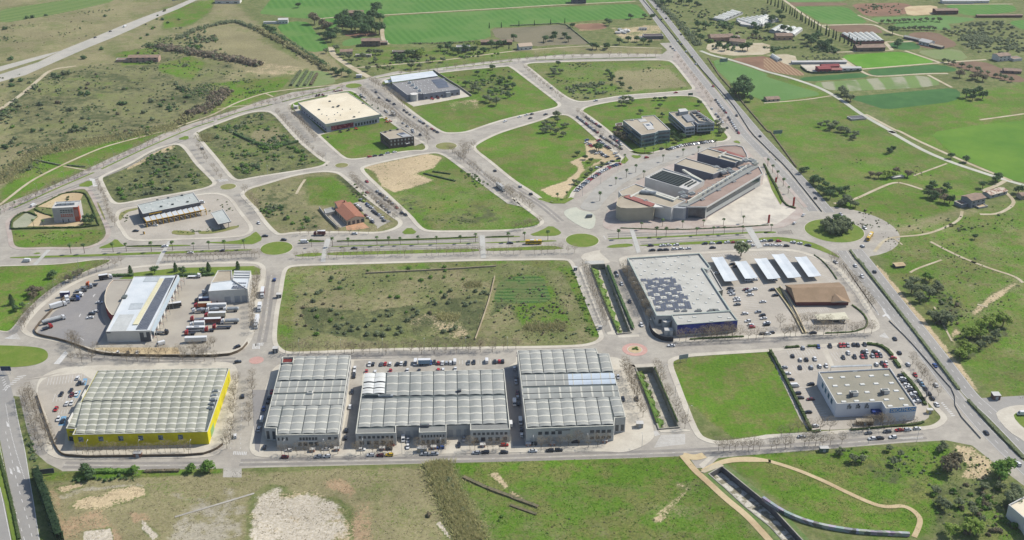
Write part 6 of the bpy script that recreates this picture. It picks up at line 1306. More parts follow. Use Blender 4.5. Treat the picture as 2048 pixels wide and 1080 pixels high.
hedge("d1 530,650 650,645 900,640 1010,625", "thick dark bushes below the yellow warehouse road", 4, 2.8, 'd'); hedge("d1 620,595 780,590 960,590", "bright bramble hedge just below the bottom left street", 3.5, 2.2, 'g'); hedge("d1 1040,590 1300,585", "sparse bramble hedge right of the bright one on the bottom street", 2.4, 1.5, 'b')
hedge("d1 0,480 40,640 90,830 140,1080", "low hedge on the median of the left highway", 1.8, 1.3, 'h')
hedge("c1 880,130 1060,125", "dark hedge above the depot's curved annex", 2.6, 2.4, 'd'); hedge("c1 1400,125 1650,125 1700,110", "dark hedge behind the depot yard's trailers", 2.6, 2.4, 'd')
for s, l in (("n0 985,205 1080,60", "leftmost"), ("n0 1050,210 1145,60", "second"), ("n0 1120,205 1200,70", "third"), ("n0 1180,200 1240,90", "fourth")): hedge(s, "%s row of the small tree plantation by the ring road" % l, 3.4, 2.6, 'o' if l != "fourth" else 'b', name="tree_row", cat="tree row", group="rows of the small tree plantation")
hedge("a2 0,220 200,330 400,440 580,560", "tall reed hedge on the left of the diagonal farm drain", 8, 6, 'r', name="tree_belt", dens=3, cat="tree belt"); hedge("a2 90,240 250,330 410,430 580,540", "dark tree belt on the right of the diagonal farm drain", 5, 7, 'd', name="tree_belt", dens=4, cat="tree belt")
hedge("a1 1400,310 1560,230 1850,165 2040,240", "dark bend of trees round the pale triangular field", 9, 5, 'o', name="tree_belt", dens=2, cat="tree belt")
hedge("a1 1250,370 1450,410 1700,450 1950,490 2048,520", "grey leafless thicket below the pale triangular field", 12, 6, 't', name="tree_belt", dens=3, cat="tree belt")
hedge("b1 0,400 300,160 700,90 1100,20 1400,-30; a1 1500,880", "long khaki reed bank above the garden strip on the left", 14, 3.5, 'r', name="reed_bank", dens=2, cat="reed bank")
hedge("n0 0,480 200,420 280,330 330,250", "grey leafless thicket at the bend of the ring road footpath", 16, 5, 't', name="tree_belt", dens=1.6, cat="tree belt")
hedge("a2 1220,345 1500,345 1800,330", "olive hedge along the bottom of the wheat field", 6, 3.5, 'o', name="tree_belt", dens=3, cat="tree belt")
hedge("a3 0,205 430,185 640,355", "thin fence-like hedge round the brown vineyard", 2, 1.6, 'o', dens=2); hedge("b2 300,180 480,90", "dark ditch hedge through the upper scrub plot", 2, 2, 'd') if False else None
hedge("n0 430,670 560,730 700,790 860,800 1060,750", "dark bramble line through the larger upper scrub plot", 3.2, 2.6, 'd', dens=3)
hedge("a3 1120,-20 1200,60 1300,150 1400,260 1480,360", "belt of dark trees on the far side of the highway", 9, 5, 'o', name="tree_belt", dens=2.6, cat="tree belt")
hedge("a3 1560,460 1650,600 1760,720 1850,830 2040,1050; b4 40,0 150,150 260,300", "thin dark scrub line along the outer highway edge", 1.6, 1.2, 'b', dens=3)
hedge("a4 290,530 350,580 520,578 770,560", "dark clipped hedge round the farmyard with red sheds", 2, 2.2, 'c', dens=3); hedge("a4 0,380 200,385", "hedge on the farm lane below the greenhouses", 5, 4, 'd', dens=3)
hedge("b2 1330,345 1450,375 1580,405", "long dark heap of brushwood in the sand plot, lower one", 2.2, 1.1, 'c', name="brushwood_heap", cat="brushwood", dens=5); hedge("b2 1400,330 1550,350", "short dark heap of brushwood in the sand plot, upper one", 2.2, 1.1, 'c', name="brushwood_heap", cat="brushwood", dens=5)
hedge("d2 1500,630 1700,720 1872,780; d3 0,770 220,850", "overgrown ditch edge beside the reed bank", 2.5, 1.1, 'b', dens=4); hedge("d3 0,830 200,900", "second overgrown ditch edge, below the first", 2., .7, 'b', dens=4)
hedge("b1 240,230 400,265 480,280", "row of small shrubs across the upper garden strip", 1.8, 1.6, 'o'); hedge("b1 530,280 680,295", "row of small shrubs right of the garden footpath fork", 1.8, 1.6, 'o')
# reed bed: blades nobody could count
def reeds(name, s, wd, h, n, tone='r', label=None):
    p = resample(smooth(PP(s), 2, False), 1.); b_ = MB(); k = b_.mi(LF[tone])
    for _ in range(n):
        x, y, a = rg.choice(p); o = rg.gauss(0, .36)*wd; x += -math.sin(a)*o+rg.uniform(-1, 1); y += math.cos(a)*o+rg.uniform(-1, 1)
        hh = h*rg.uniform(.35, 1.05); t = rg.uniform(0, 6.28); w_ = rg.uniform(.12, .34); lx, ly = rg.uniform(-1.8, 1.8), rg.uniform(-1.8, 1.8); i = len(b_.v)
        b_.v += [(x-math.cos(t)*w_, y-math.sin(t)*w_, 0), (x+math.cos(t)*w_, y+math.sin(t)*w_, 0), (x+lx, y+ly, hh)]; b_.f.append((i, i+1, i+2)); b_.m.append(k)
    stuff(b_, name)
reeds("reed_bed", "d2 1310,525 1350,660 1440,840 1500,960 1570,1100", 9.5, 2.8, 15000)
reeds("reed_bed", "b1 0,420 300,170 700,100 1100,30 1400,-20", 16, 3.6, 6000)
reeds("reed_bed", "c2 1440,445 1500,440 1600,460", 7, 1.8, 1500); reeds("reed_bed", "c2 1660,200 1780,190", 6, 1.7, 900); reeds("reed_bed", "c3 120,530 200,540 320,525 440,520", 9, 1.9, 2400); reeds("reed_bed", "n0 130,680 180,720 150,750", 9, 2.6, 1000)
for cn, w0, w1, n, wh in ((CAN1, .1, .5, 60, "c1"), (CAN2, .1, .42, 46, "c2")):
    b_ = MB()
    for _ in range(n):
        t = rg.random(); l = (cn[0][0]+(cn[3][0]-cn[0][0])*t, cn[0][1]+(cn[3][1]-cn[0][1])*t); r2 = (cn[1][0]+(cn[2][0]-cn[1][0])*t, cn[1][1]+(cn[2][1]-cn[1][1])*t); q = rg.uniform(w0, w1)
        k = rg.uniform(.5, 1.3); quads(b_, (l[0]+(r2[0]-l[0])*q, l[1]+(r2[1]-l[1])*q, -3.3+2.2*(1-q/w1)+.4), (k, k, k*.8), 30, .34, LF[rg.choice('ggyb')], rg, .2)
    stuff(b_, "canal_weeds")
# individual trees -----------------------------------------------------
def trees(s, tone, size, where, kind="tree", z=0., sz=None):
    for q in PP(s):
        k = size/3*rg.uniform(.85, 1.15); inst(kind, rg.choice(TREE[tone]), (*q, z), rg.uniform(0, 6), k, "%s tree %s" % (TONE[tone], where), "tree", "trees "+where, (sz or 1)*k)
trees("a2 660,180 700,160 730,200 690,230 760,240 800,200 840,180 790,260 850,240 900,200 930,160 960,110 985,180 900,250 950,250 980,270 870,280 820,160", 'd', 8, "in the pine grove in the wheat field", "pine_tree")
trees("a2 470,190 540,220 570,260", 'b', 7.5, "left of the pine grove"); trees("a2 560,310 600,300 640,290 600,330", 'd', 7, "in the clump below the pine grove")
trees("a3 1800,740 1830,700 1870,745 1840,770 1780,760", 'd', 8, "in the big dark clump beside the highway"); trees("a3 1890,800", 'd', 4.5, "just right of the big dark highway clump")
trees("b4 480,790 520,820 560,800 600,790 640,760 590,760 500,760 620,820 560,830 660,800", 'o', 4.2, "in the thicket on the big roundabout", z=.2); trees("b4 620,740 640,790", 'd', 4, "at the right of the roundabout thicket", z=.2)
trees("br 440,120", 'o', 6., "standing alone at the top of the superstore car park"); 
trees("d4 1320,590 1360,560", 'b', 4.8, "beside the bare path in the bottom right meadow"); trees("d4 1690,640 1740,600", 'g', 5.2, "on the bank below the highway slip road"); trees("d4 1790,840 1820,800", 'o', 4.4, "above the cropped white building at the right"); trees("d4 1330,1040 1480,1040 1530,1030", 'y', 4.0, "at the bottom edge by the graffiti wall"); trees("d4 1260,450 1290,430 560,455 540,470 900,440 980,480 700,520 640,520 930,540", 'o', 2.4, "scattered over the bottom right meadow"); trees("d4 1230,740 1300,860 1270,830 1580,720 1700,720 1800,740 1400,840 1500,900", 'o', 2.7, "in the rough corner at the lower right")
trees("c4 1380,490 1420,470 1330,480 1440,510", 'o', 4.0, "in the round clump right of the highway"); trees("c4 1640,600 1700,560 1760,540 1820,510 1880,520 1600,620 1560,720 1600,760 1540,780 1700,620", 'y', 4.3, "in the yellow-green thicket right of the highway"); trees("c4 1180,200 1250,260 1300,300 1360,250 1220,330 1160,260", 'o', 4.2, "in the brown thicket right of the highway"); trees("c4 1270,150 1300,170", 'g', 2.8, "above the brown thicket"); trees("c4 1750,660 1820,620 1700,700", 'o', 3.6, "below the yellow-green thicket")
trees("b4 390,420 430,440 480,460 520,500 470,510 520,540 440,490 590,510 640,490 400,400", 'd', 3.9, "in the dark row beside the highway roundabout"); trees("b4 600,600 640,590 680,600 720,610 650,570", 'o', 3.6, "in the clump right of the highway roundabout")
trees("b4 590,15 630,20 660,40 720,55 700,75 520,0", 'o', 3.4, "in the small olive group in the right meadow"); trees("b4 1015,170 985,185", 'd', 3., "standing alone in the right meadow"); trees("b4 840,370 900,380 1130,370 1040,340", 'b', 3.6, "around the ruined white slab"); trees("b4 965,380 1020,370", 'y', 3.4, "beside the ruined white slab")
trees("b4 1300,480 1330,460 1290,530 1340,550 1400,520 1440,480 1460,580", 'd', 3.9, "left of the grey farmhouse"); trees("b4 1360,530 1420,570", 'b', 4, "in the brown clump left of the farmhouse"); trees("b4 1820,420 1840,400 1720,460 2000,500 1590,255 1470,225", 'd', 4, "around the farm track by the farmhouse"); trees("b4 1660,860", 'd', 2.6, "alone on the path in the right meadow"); trees("b4 310,330 335,325 295,345", 'd', 2.6, "near the outer highway edge")
trees("a4 1010,270", 'c' if 'c' in TREE else 'd', 6, "beside the farm with brown field"); trees("a4 1050,370 1065,350", 'd', 5, "left of the small white barn"); trees("a4 630,760 650,790 610,740 680,800", 'o', 4.5, "at the corner of the dark crop"); trees("a4 1650,760 1690,740 1640,790 1720,780 1590,770", 'd', 4.6, "in the clump in the right-hand pasture"); trees("a4 1640,630 1680,620 1720,640 1540,610", 'b', 4.6, "in the brown clump in the right-hand pasture"); trees("a4 440,1000 490,985 540,1010 600,1040 650,1045 560,1000", 'o', 3.3, "in the upper right meadow")
trees("a4 1415,490 1450,500 1490,510 1555,530 1615,550 1680,565 1710,580 1760,590 1820,610 1860,615 1895,630 1945,645", 'o', 3., "in the row along the brown field at the right"); trees("a4 930,185 980,185 1030,180 1065,180 1100,178 1140,175 1185,172 1230,172 1280,168 1330,166 1380,172", 'o', 3.1, "in the upper orchard row"); trees("a4 1060,240 1100,240 1140,240 1180,240 1225,238 1260,235 1300,238 1340,240 1420,250 1450,265 1480,280", 'o', 3.1, "in the lower orchard row")
trees("a4 350,340 400,330 440,370 370,360 480,390 500,370 430,300 320,310", 'd', 5.2, "behind the cypress row"); trees("a4 60,180 140,170 120,130 150,250 200,260 30,240", 'd', 5.5, "among the far greenhouses")
trees("a3 380,520", 'd', 3.6, "in the top plot, alone at its left"); trees("a3 340,580 350,600 400,580", 'o', 3.8, "in the clump at the left of the top plot"); trees("a3 770,580 790,600 810,630 870,640 945,715 880,690 800,620", 'd', 3., "in the middle of the top plot"); trees("a3 900,800 940,790 960,810 920,830 880,830", 'o', 3.2, "on the green plot above the offices"); trees("a3 1140,790 1180,790 1220,790 1180,850 1490,830 1030,895 1200,920", 'd', 2.6, "scattered round the office plot")
trees("a3 350,290 430,300 340,320 280,330 460,330 30,320 650,385 680,390 760,390 770,380 490,220", 'd', 4, "along the lane above the top ring road"); trees("a3 860,350 930,330 1000,330 1050,350 1100,350 760,180 780,200 1120,150 950,150 1060,145", 'd', 4, "around the scrapyard beside the highway")
trees("a3 1250,40 1350,30 1410,40 1470,50 1200,50 1480,220 1540,230 1500,330 1680,240 1640,380 1690,400 1760,330 1830,400 1870,400 1930,290 1920,220 1950,260", 'd', 5, "around the houses beyond the highway")
trees("a2 1120,470 1160,470 1200,450 1240,450 1280,440 1310,430", 'd', 4.8, "in the left half of the dark ring road wood"); trees("a2 1460,400 1520,400 1560,420 1600,430 1660,410 1720,420 1800,420 1540,370 1860,380 1920,370 1960,360", 'd', 4.6, "in the right half of the dark ring road wood"); trees("a2 1310,450 1680,380 1750,370", 'y', 4.6, "in the wood above the top ring road"); trees("a2 640,400 700,450 740,470 850,460 900,430 950,430 990,430 560,420 760,500 890,560 950,490 1230,545 1300,540 1400,490 1480,490", 'o', 3.8, "around the smallholding below the wheat field")
trees("a2 110,240 80,230 340,60 150,260 620,580 680,590 740,600 650,600", 'd', 4.5, "along the farm drain"); trees("a2 1660,680", 'd', 3.6, "on the green plot right of the grey warehouse, rounded one"); trees("a2 1720,720 1760,730 1850,810 1900,830 1820,800", 'o', 4.2, "on the green plot right of the grey warehouse"); trees("a2 1870,550 1750,590 1880,620 1950,650 2010,640 1980,700 2030,700 1930,660 1990,770", 'd', 3.4, "in the dense far corner right of the grey warehouse")
trees("pk 490,650 505,660", 'd', 3.8, "in the middle of the sandy parking patch"); trees("pk 325,700", 'd', 3., "left of the sandy parking patch"); trees("pk 390,730 440,755", 'd', 2.6, "on the small green island in the sandy patch"); trees("pk 130,360 155,360 100,440 120,460 60,430 30,440 150,410 230,450 200,460 20,500 50,500 90,490 140,510 200,530 60,470", 'o', 3., "in the scrub at the left of the parking meadow"); trees("pk 330,950 300,940 400,880 440,840 540,790", 'o', 2.2, "behind the curved line of parked cars")
trees("off 470,760 500,750 530,790 580,780 380,710", 'o', 4., "at the front corner of the green glass office"); trees("off 130,530 150,560 100,620 200,640 240,690", 'b', 3.6, "on the left side of the green glass office"); trees("off 640,720 700,700 860,680 920,690 1060,620 1080,680 1140,730 1200,600 1230,680 1400,590", 'd', 3.2, "between the two office blocks"); trees("off 1850,480 1880,560 1930,550 1820,420 1900,600", 'o', 3.2, "right of the white banded office"); trees("off 560,230 510,225 640,230 240,120 300,100 330,130 380,90 830,130 880,125", 'd', 2.8, "behind the green glass office") if False else None
trees("hq 1080,520 1130,500 1180,510 1160,560 1090,560", 'd', 2.6, "at the right of the pale office block"); trees("hq 865,240 860,270", 'd', 1.6, "in the terrace behind the pale office")
trees("b1 1225,230 1165,385", 'd', 2., "") if False else None
trees("d1 1380,590", 'g', 3.2, "standing alone below the street, left of a pair"); trees("d1 1485,590 1510,580", 'g', 3.8, "right of the lone bright tree below the street"); trees("d1 650,640 620,600", 'd', 3.6, "in the bushes below the bottom left street"); trees("d1 965,600", 'g', 2.6, "at the right end of the bramble hedge")
trees("c1 395,145 420,140", 'd', 2.8, "in the left meadow, dark and rounded"); trees("c1 600,130 640,110 545,170", 'o', 2.8, "beside the curved road in the left meadow"); trees("c1 255,270 290,280 310,270 270,300", 'b', 3.2, "in the clump in the left meadow"); trees("c1 120,395 180,375 130,405", 'd', 2.2, "low in the left meadow"); trees("c1 1220,110 1440,110 1600,110", 'd', 3., "on the lawn behind the truck depot")
for q in PP("c1 95,350 1030,110 1385,90 1645,90 1875,75"): inst("fir_tree", rg.choice(FIR), (*q, 0), rg.uniform(0, 6), 1.15*rg.uniform(.9, 1.15), "pointed dark fir tree by the truck depot meadow", "fir tree", "pointed firs near the truck depot")
for i, (x, y, a) in enumerate(resample(PP("a4 30,30 130,70 260,150 380,220 470,270"), 9)): inst("cypress_tree", rg.choice(CYP), (x+rg.uniform(-1, 1), y, 0), 0, rg.uniform(1., 1.35), "dark cypress in the upper part of the long cypress row", "cypress", "cypresses of the long row")
for i, (x, y, a) in enumerate(resample(PP("a4 480,280 600,330 760,400"), 8)): inst("cypress_tree", rg.choice(CYP), (x+rg.uniform(-1, 1), y, 0), 0, rg.uniform(1.1, 1.5), "dark cypress in the lower part of the row, beside the tunnel greenhouses", "cypress", "cypresses of the long row")
for q in PP("a3 70,208 192,203 320,195 431,187 265,345"): inst("cypress_tree", rg.choice(CYP), (*q, 0), 0, .8, "slim cypress on the edge of the brown vineyard", "cypress", "cypresses round the vineyard")
for q in PP("a2 1845,225 1940,220 2000,390 1905,390"): inst("cypress_tree", rg.choice(CYP), (*q, 0), 0, .85, "slim cypress left of the brown vineyard", "cypress", "cypresses left of the vineyard")
# scattered scrub ------------------------------------------------------
SC = []
def scatter(s, n, tones, smin, smax, where):
    p = PP(s); xs = [q[0] for q in p]; ys = [q[1] for q in p]; k = 0; cl = []
    while k < n:
        if cl and rg.random() < .6: c = rg.choice(cl); x, y = c[0]+rg.gauss(0, 6), c[1]+rg.gauss(0, 6)
        else: x, y = rg.uniform(min(xs), max(xs)), rg.uniform(min(ys), max(ys))
        if not pip(p, (x, y)): continue
        if len(cl) < n*.2: cl.append((x, y))
        SC.append((x, y, smin+(smax-smin)*rg.random()**1.8, rg.choice(tones), where)); k += 1
def spots(s, size, tone, where):
    for q in PP(s): SC.append((q[0], q[1], size*rg.uniform(.85, 1.2), tone, where))
def blk(k): return "P"+k
def scat_plot(k, n, tones, a, b_, where, d=4):
    p = inset(PLOT[k], d); xs = [q[0] for q in p]; ys = [q[1] for q in p]; c = 0; cl = []
    while c < n:
        if cl and rg.random() < .6: o = rg.choice(cl); x, y = o[0]+rg.gauss(0, 5), o[1]+rg.gauss(0, 5)
        else: x, y = rg.uniform(min(xs), max(xs)), rg.uniform(min(ys), max(ys))
        if not pip(p, (x, y)): continue
        if len(cl) < n*.22: cl.append((x, y))
        SC.append((x, y, a+(b_-a)*rg.random()**1.8, rg.choice(tones), where)); c += 1
scat_plot('B', 270, "ooggd", 1.1, 3., "in the small scrub plot beside the ring road", 6); scat_plot('E', 420, "oogggd", 1.1, 3.1, "in the larger upper scrub plot", 6)
scatter("b2 0,450 280,400 350,560 480,680 520,780 200,790 60,700", 75, "oogd", 1.2, 2.8, "in the scrub left of the tiled restaurant"); scatter("b2 640,350 740,380 880,520 800,540", 18, "bdg", 1., 1.8, "above the tiled restaurant")
spots("c2 480,390 460,400 640,230 680,225 520,250 490,265 700,160 670,180 610,150 400,270 1250,390 1280,430 1250,450 940,480 890,520 820,540 730,500 680,520 660,540 760,560 710,580 880,590 960,590 1010,600 1050,550 1140,540 1150,570 1120,590 1070,440 990,440 1040,400 650,430 600,400 460,330 1680,300 1700,340 1740,330 1740,250 1800,260 1840,270 1780,270 1540,250 1500,290 1520,340 1420,350 1540,560 1490,570 1580,540 1680,610 1640,340 1660,360 1280,410 1200,480 770,530 640,520", 2.2, 'o', "in the big scrub plot")
spots("c2 490,450 600,480 690,460 480,590 590,170 660,225 890,85 1210,70 1360,75 1490,60 1490,140 1640,155 1310,165 1385,140 1125,300 1470,260 1060,295 1190,415 1045,130 1225,150 1500,90", 2., 'g', "in the big scrub plot"); spots("c2 540,350 380,380 370,440 470,330 1370,340 1380,420 400,520 330,510 1000,520", 1.8, 'b', "in the big scrub plot")
scat_plot('R_', 420, "obogo", .5, 1.5, "in the big scrub plot", 5); scatter("c3 420,60 500,60 640,380 720,600 600,600 520,300", 70, "gg", .7, 1.6, "on the bright green edge by the upper canal"); scatter("c3 0,250 300,180 560,480 560,620 0,620", 60, "bbo", .7, 1.7, "in the rough right part of the big scrub plot")
scatter("a3 430,690 560,660 800,640 830,740 600,780 480,780", 95, "ood", 1.6, 3., "in the dense thicket of the top plot"); scat_plot('H', 110, "ogd", .7, 1.8, "in the top plot by the highway", 5)
scatter("a2 1480,590 2040,540 2040,760 1760,700 1560,640", 100, "oog", 1., 2.4, "in the scrub right of the grey warehouse"); scatter("b2 1580,260 1700,330 1900,460 1800,480 1640,380", 40, "go", 1., 1.9, "beside the boulevard in the sand plot"); scatter("b2 1100,560 1400,460 1640,540 1900,640 1800,740 1300,740", 55, "ggo", .6, 1.3, "low in the weedy half of the sand plot")
scatter("f 0,150 200,130 300,90 420,60 480,120 470,160 300,270 120,310 0,330", 430, "oooobdg", 1., 3.6, "in the open scrubland at the upper left"); scatter("f -60,250 130,180 200,240 100,330 -60,380", 90, "ood", 1.2, 3.2, "at the left edge of the scrubland"); spots("a1 830,130 210,145 260,140 360,125 40,232 90,470 655,465 800,390 1180,370 980,825 690,745 640,745 1340,860 1260,840 1170,450 590,1010 1480,770 1400,700 460,610 420,600 100,640 90,680 170,640", 3.8, 'd', "in the upper left scrubland"); spots("a1 100,830 150,840 320,830 280,690 500,590 440,600 540,580 1460,520 1380,670 1440,700 570,1040", 4, 'o', "in the upper left scrubland"); scatter("f 330,20 420,60 400,100 300,110 270,60", 60, "odgb", 2, 4, "in the wood by the motorway")
scatter("a1 0,190 950,30 1250,60 1000,180 500,370 0,520", 90, "obd", .8, 1.8, "beyond the motorway"); scatter("a1 930,420 1230,430 1230,510 940,510", 22, "dd", 1.6, 3., "round the ruined farmhouse")
scatter("a4 1480,190 1900,170 2048,260 2048,420 1700,420 1530,340", 420, "oo", 2.3, 3.5, "in the far olive grove"); scatter("a4 700,40 1090,30 1090,120 820,130", 70, "od", 1.4, 2.4, "in the red soil orchard"); scatter("a4 290,425 590,415 600,480 320,485", 60, "oo", 1.4, 2., "in the orchard above the farmyard")
scatter("a3 1400,80 2048,60 2048,130 1500,160", 60, "odb", 1.5, 3, "round the far greenhouses"); scatter("a3 1550,200 2048,180 2048,340 1600,300", 45, "odb", 1.5, 3.2, "in the gardens beyond the highway"); scatter("a2 600,380 1100,390 1100,560 780,540", 60, "obg", 1, 2.6, "in the smallholding gardens"); scatter("a4 0,-20 1900,-60 1900,0 0,0", 30, "od", 2, 3, "along the far horizon fields")
scatter("b4 560,620 1000,640 1300,700 1900,650 2048,760 1600,800 1000,790", 60, "bog", .8, 1.8, "in the rough right-hand meadow"); scatter("c4 1050,120 1600,330 1500,640 1250,420", 70, "bgo", .9, 2.2, "along the ditch right of the highway"); scatter("f 1740,480 2040,420 2040,640 1900,700", 50, "bo", .5, 1.3, "in the far right pasture")
scatter("d4 500,420 1300,380 1300,640 700,640", 60, "og", .6, 1.5, "in the bottom right meadow"); scatter("d4 1150,620 1800,700 1860,1060 1250,1060", 110, "obg", .8, 2.4, "in the rough bottom right corner"); scatter("d4 1350,400 1600,470 1700,620 1500,650", 45, "gb", .5, 1.2, "on the bare bank by the highway")
spots("d2 1380,640 1400,660 1420,700 1300,530 1440,760 1470,820 1490,880 1530,1000", 2., "o", "among the reeds at the bottom"); spots("d2 1250,905", 1.9, 'b', "in the bottom waste ground"); spots("d2 1780,915 1760,940", 1.3, 'g', "in the bottom meadow"); scatter("b1 300,480 500,500 640,520 760,760 130,800 200,760", 30, "gb", .5, 1.1, "in the strip below the pale office"); scatter("c1 1900,700 60,700", 0, "o", 1, 1, "")
scatter("hq 180,660 1280,640 1250,830 300,850", 60, "gb", .5, 1.1, "on the rough strip below the pale office"); scatter("yl 110,500 140,490 230,750 260,950 210,930", 26, "od", .9, 1.6, "on the verge of the left highway"); scatter("b1 950,660 1000,620 1020,780 970,720", 8, "oo", .9, 1.3, "in the beds left of the yellow framed garage"); scatter("b1 1360,800 1900,740 1890,780 1400,820", 26, "oog", .8, 1.2, "in the beds below the yellow framed garage"); scatter("b1 1640,505 1780,560 1860,640 1750,640", 12, "oo", .8, 1.2, "in the beds right of the yellow framed garage"); spots("b1 1650,640 1620,645", 1.3, 'o', "beside the last portal frame"); spots("b1 1150,765", 1.3, 'd', "beside the first portal frame")
spots("n1 770,300 830,330 885,370 945,415 1005,445 820,320", 1.5, 'd', "beside the cream warehouse's right wall"); spots("n1 490,740", 2.2, 'o', "below the cream warehouse's front corner"); spots("b3 400,50 440,40", 1., 'g', "in the meadow by the parking patch"); spots("c3 985,700 975,705 992,698 1000,706", 1.4, 'g', "on the small planted roundabout")
spots("b4 560,820 540,790 610,770 590,830", 2.6, 'd', "in the roundabout thicket"); scatter("b1 860,400 1100,180 1300,100 1200,250", 0, "o", 1, 1, "")
scatter("b1 250,200 1100,30 1200,40 700,330 200,560", 40, "og", .7, 1.6, "in the long garden strip"); scatter("n0 250,300 900,120 900,200 400,400", 45, "dog", .9, 2.2, "in the garden strip beside the ring road footpath"); scatter("c3 760,300 830,330 930,560 830,560 700,200 640,80 690,90", 0, "g", 1, 1.6, "")
scatter("f 0,150 200,130 330,70 420,60 480,120 600,150 470,170 300,270 120,310 -40,400 -40,200", 1500, "oodog", .6, 1.9, "low in the open scrub"); scatter("a1 0,190 950,30 1250,60 1000,180 500,370 0,520", 150, "ob", .5, 1.2, "low in the open scrub"); scatter("d3 20,560 1300,500 1700,1080 100,1080", 160, "gb", .3, .7, "low in the open scrub"); scatter("f 1680,430 2040,380 2040,760 1900,680 1770,500", 330, "obg", .4, 1.1, "low in the open scrub"); scatter("f 1530,300 1900,330 1880,420 1640,410", 120, "obg", .4, 1., "low in the open scrub")
scatter("a3 1130,0 1400,20 2048,150 2048,420 1560,400 1480,340", 190, "ddog", 2., 4.2, "in the gardens beyond the highway"); scatter("a4 0,150 240,260 600,400 560,420 0,420", 110, "ddo", 2., 4., "in the gardens beside the cypress row"); scatter("a2 1100,440 1960,360 1960,440 1120,500", 80, "dog", 2., 3.6, "in the wood above the top ring road"); scatter("a2 1740,560 2048,540 2048,780 1860,760", 60, "dog", 1.6, 3., "right of the grey warehouse")
vis = []
for it in SC:
    u, v = proj(it[0], it[1]); on = -10 < u < 2058 and -10 < v < 1090; d_ = math.hypot(it[1]*CP+H*SP, 0); vis.append((-(it[2]/d_) if on else 0, it))
vis.sort(key=lambda q: q[0]); NIND = 290
SIZE = lambda s: "large" if s > 2.4 else ("medium" if s > 1.7 else "small")
for _, (x, y, s, t, wh) in vis[:NIND]:
    solo("shrub", rg.choice(SHRUB[t]), (x, y, -.05), rg.uniform(0, 6), s, "%s %s shrub %s" % (SIZE(s), TONE[t], wh), "shrub", "shrubs "+wh, s*rg.uniform(.8, 1.05))
rest = {}
lite = {k: [(lambda mb: (np.array(mb.v), mb.f))(shrub_mb(k, rg, 1., 34)) for _ in range(4)] for k in 'ogbd'}
for _, (x, y, s, t, wh) in vis[NIND:]: rest.setdefault(t, []).append((x, y, s))
for t, lst in rest.items():
    V, Fc = [], []; n = 0
    for x, y, s in lst:
        v, f = rg.choice(lite[t]); a = rg.uniform(0, 6.28); co_, si_ = math.cos(a), math.sin(a)
        V.append(np.stack([(v[:, 0]*co_-v[:, 1]*si_)*s+x, (v[:, 0]*si_+v[:, 1]*co_)*s+y, v[:, 2]*s*.85-.05], 1)); Fc += [tuple(i+n for i in q) for q in f]; n += len(v)
    me_ = bpy.data.meshes.new("scrub"); me_.from_pydata(np.concatenate(V).tolist(), [], Fc); me_.materials.append(LF[t]); me_.update(); o = bpy.data.objects.new("scrub", me_); sc.collection.objects.link(o); o["kind"] = "stuff"
# tufts of rough grass: ground cover
def tufts(name, polys, n, tone, smin=.18, smax=.42):
    b_ = MB(); k = b_.mi(LF[tone]); P_ = [PP(s) if isinstance(s, str) else s for s in polys]; ar = [abs(area(p)) for p in P_]
    for _ in range(n):
        p = rg.choices(P_, ar)[0]; xs = [q[0] for q in p]; ys = [q[1] for q in p]
        for _t in range(30):
            x, y = rg.uniform(min(xs), max(xs)), rg.uniform(min(ys), max(ys))
            if pip(p, (x, y)): break
        else: continue
        for j in range(5):
            a = rg.uniform(0, 6.28); s = rg.uniform(smin, smax); i = len(b_.v); ox, oy = x+rg.gauss(0, .8), y+rg.gauss(0, .8)
            b_.v += [(ox-s*math.cos(a), oy-s*math.sin(a), 0), (ox+s*math.cos(a), oy+s*math.sin(a), 0), (ox+s*.4*math.sin(a), oy-s*.4*math.cos(a), s*1.)]; b_.f.append((i, i+1, i+2)); b_.m.append(k)
    stuff(b_, name)
DP = lambda k, d=2: inset(PLOT[k], d)
tufts("rough_grass", [DP('R_')], 1600, 'b'); tufts("rough_grass", [DP('R_'), DP('B'), DP('E'), DP('L')], 1500, 'o'); tufts("rough_grass", [DP('B'), DP('E'), DP('H'), DP('K')], 1100, 'g')
tufts("rough_grass", ["d1 280,620 1740,575 1872,580; d2 1220,540 1340,900 1400,1080 0,1080; d1 400,1080"], 1300, 'b', .15, .34); tufts("rough_grass", ["d2 1420,525 1872,515; d3 0,515 1240,480 1400,650 1560,820 1800,1080 0,1080; d2 1650,1080"], 1800, 'g', .15, .34); tufts("rough_grass", ["d4 0,510 1300,380 1872,760 1872,1080 600,1010 100,800"], 1600, 'g', .15, .36)
tufts("rough_grass", ["f 1760,500 2040,420 2048,800 1900,700"], 1100, 'b', .15, .36)
# ---------------------------------------------------------------- vehicles
def paint(n, c): return mat("paint_"+n, c, rough=.28, s1=1., s2=3., var=.03, spec=.6)
PAINT = dict(w=paint("white", (238,238,236)), s=paint("silver", (178,182,186)), g=paint("grey", (112,116,120)), k=paint("black", (46,48,54)), b=paint("blue", (52,84,150)), l=paint("light_blue", (120,162,190)),
             r=paint("red", (182,36,34)), m=paint("maroon", (112,42,44)), y=paint("yellow", (232,190,36)), o=paint("orange", (224,104,36)), n=paint("lime", (186,214,60)), v=paint("navy", (46,50,110)), c=paint("cream", (222,214,188)), t=paint("tan", (190,172,140)))
CNAME = dict(w="white", s="silver", g="grey", k="black", b="blue", l="light blue", r="red", m="maroon", y="yellow", o="orange", n="lime", v="navy", c="cream", t="tan")
CGL = mat("car_glass", (38,46,54), (50,58,66), rough=.1, spec=.8); TYRE = mat("tyre", (38,38,40)); LAMP = mat("headlight", (236,236,230), rough=.2); TAIL = mat("tail_light", (150,30,30), rough=.3)
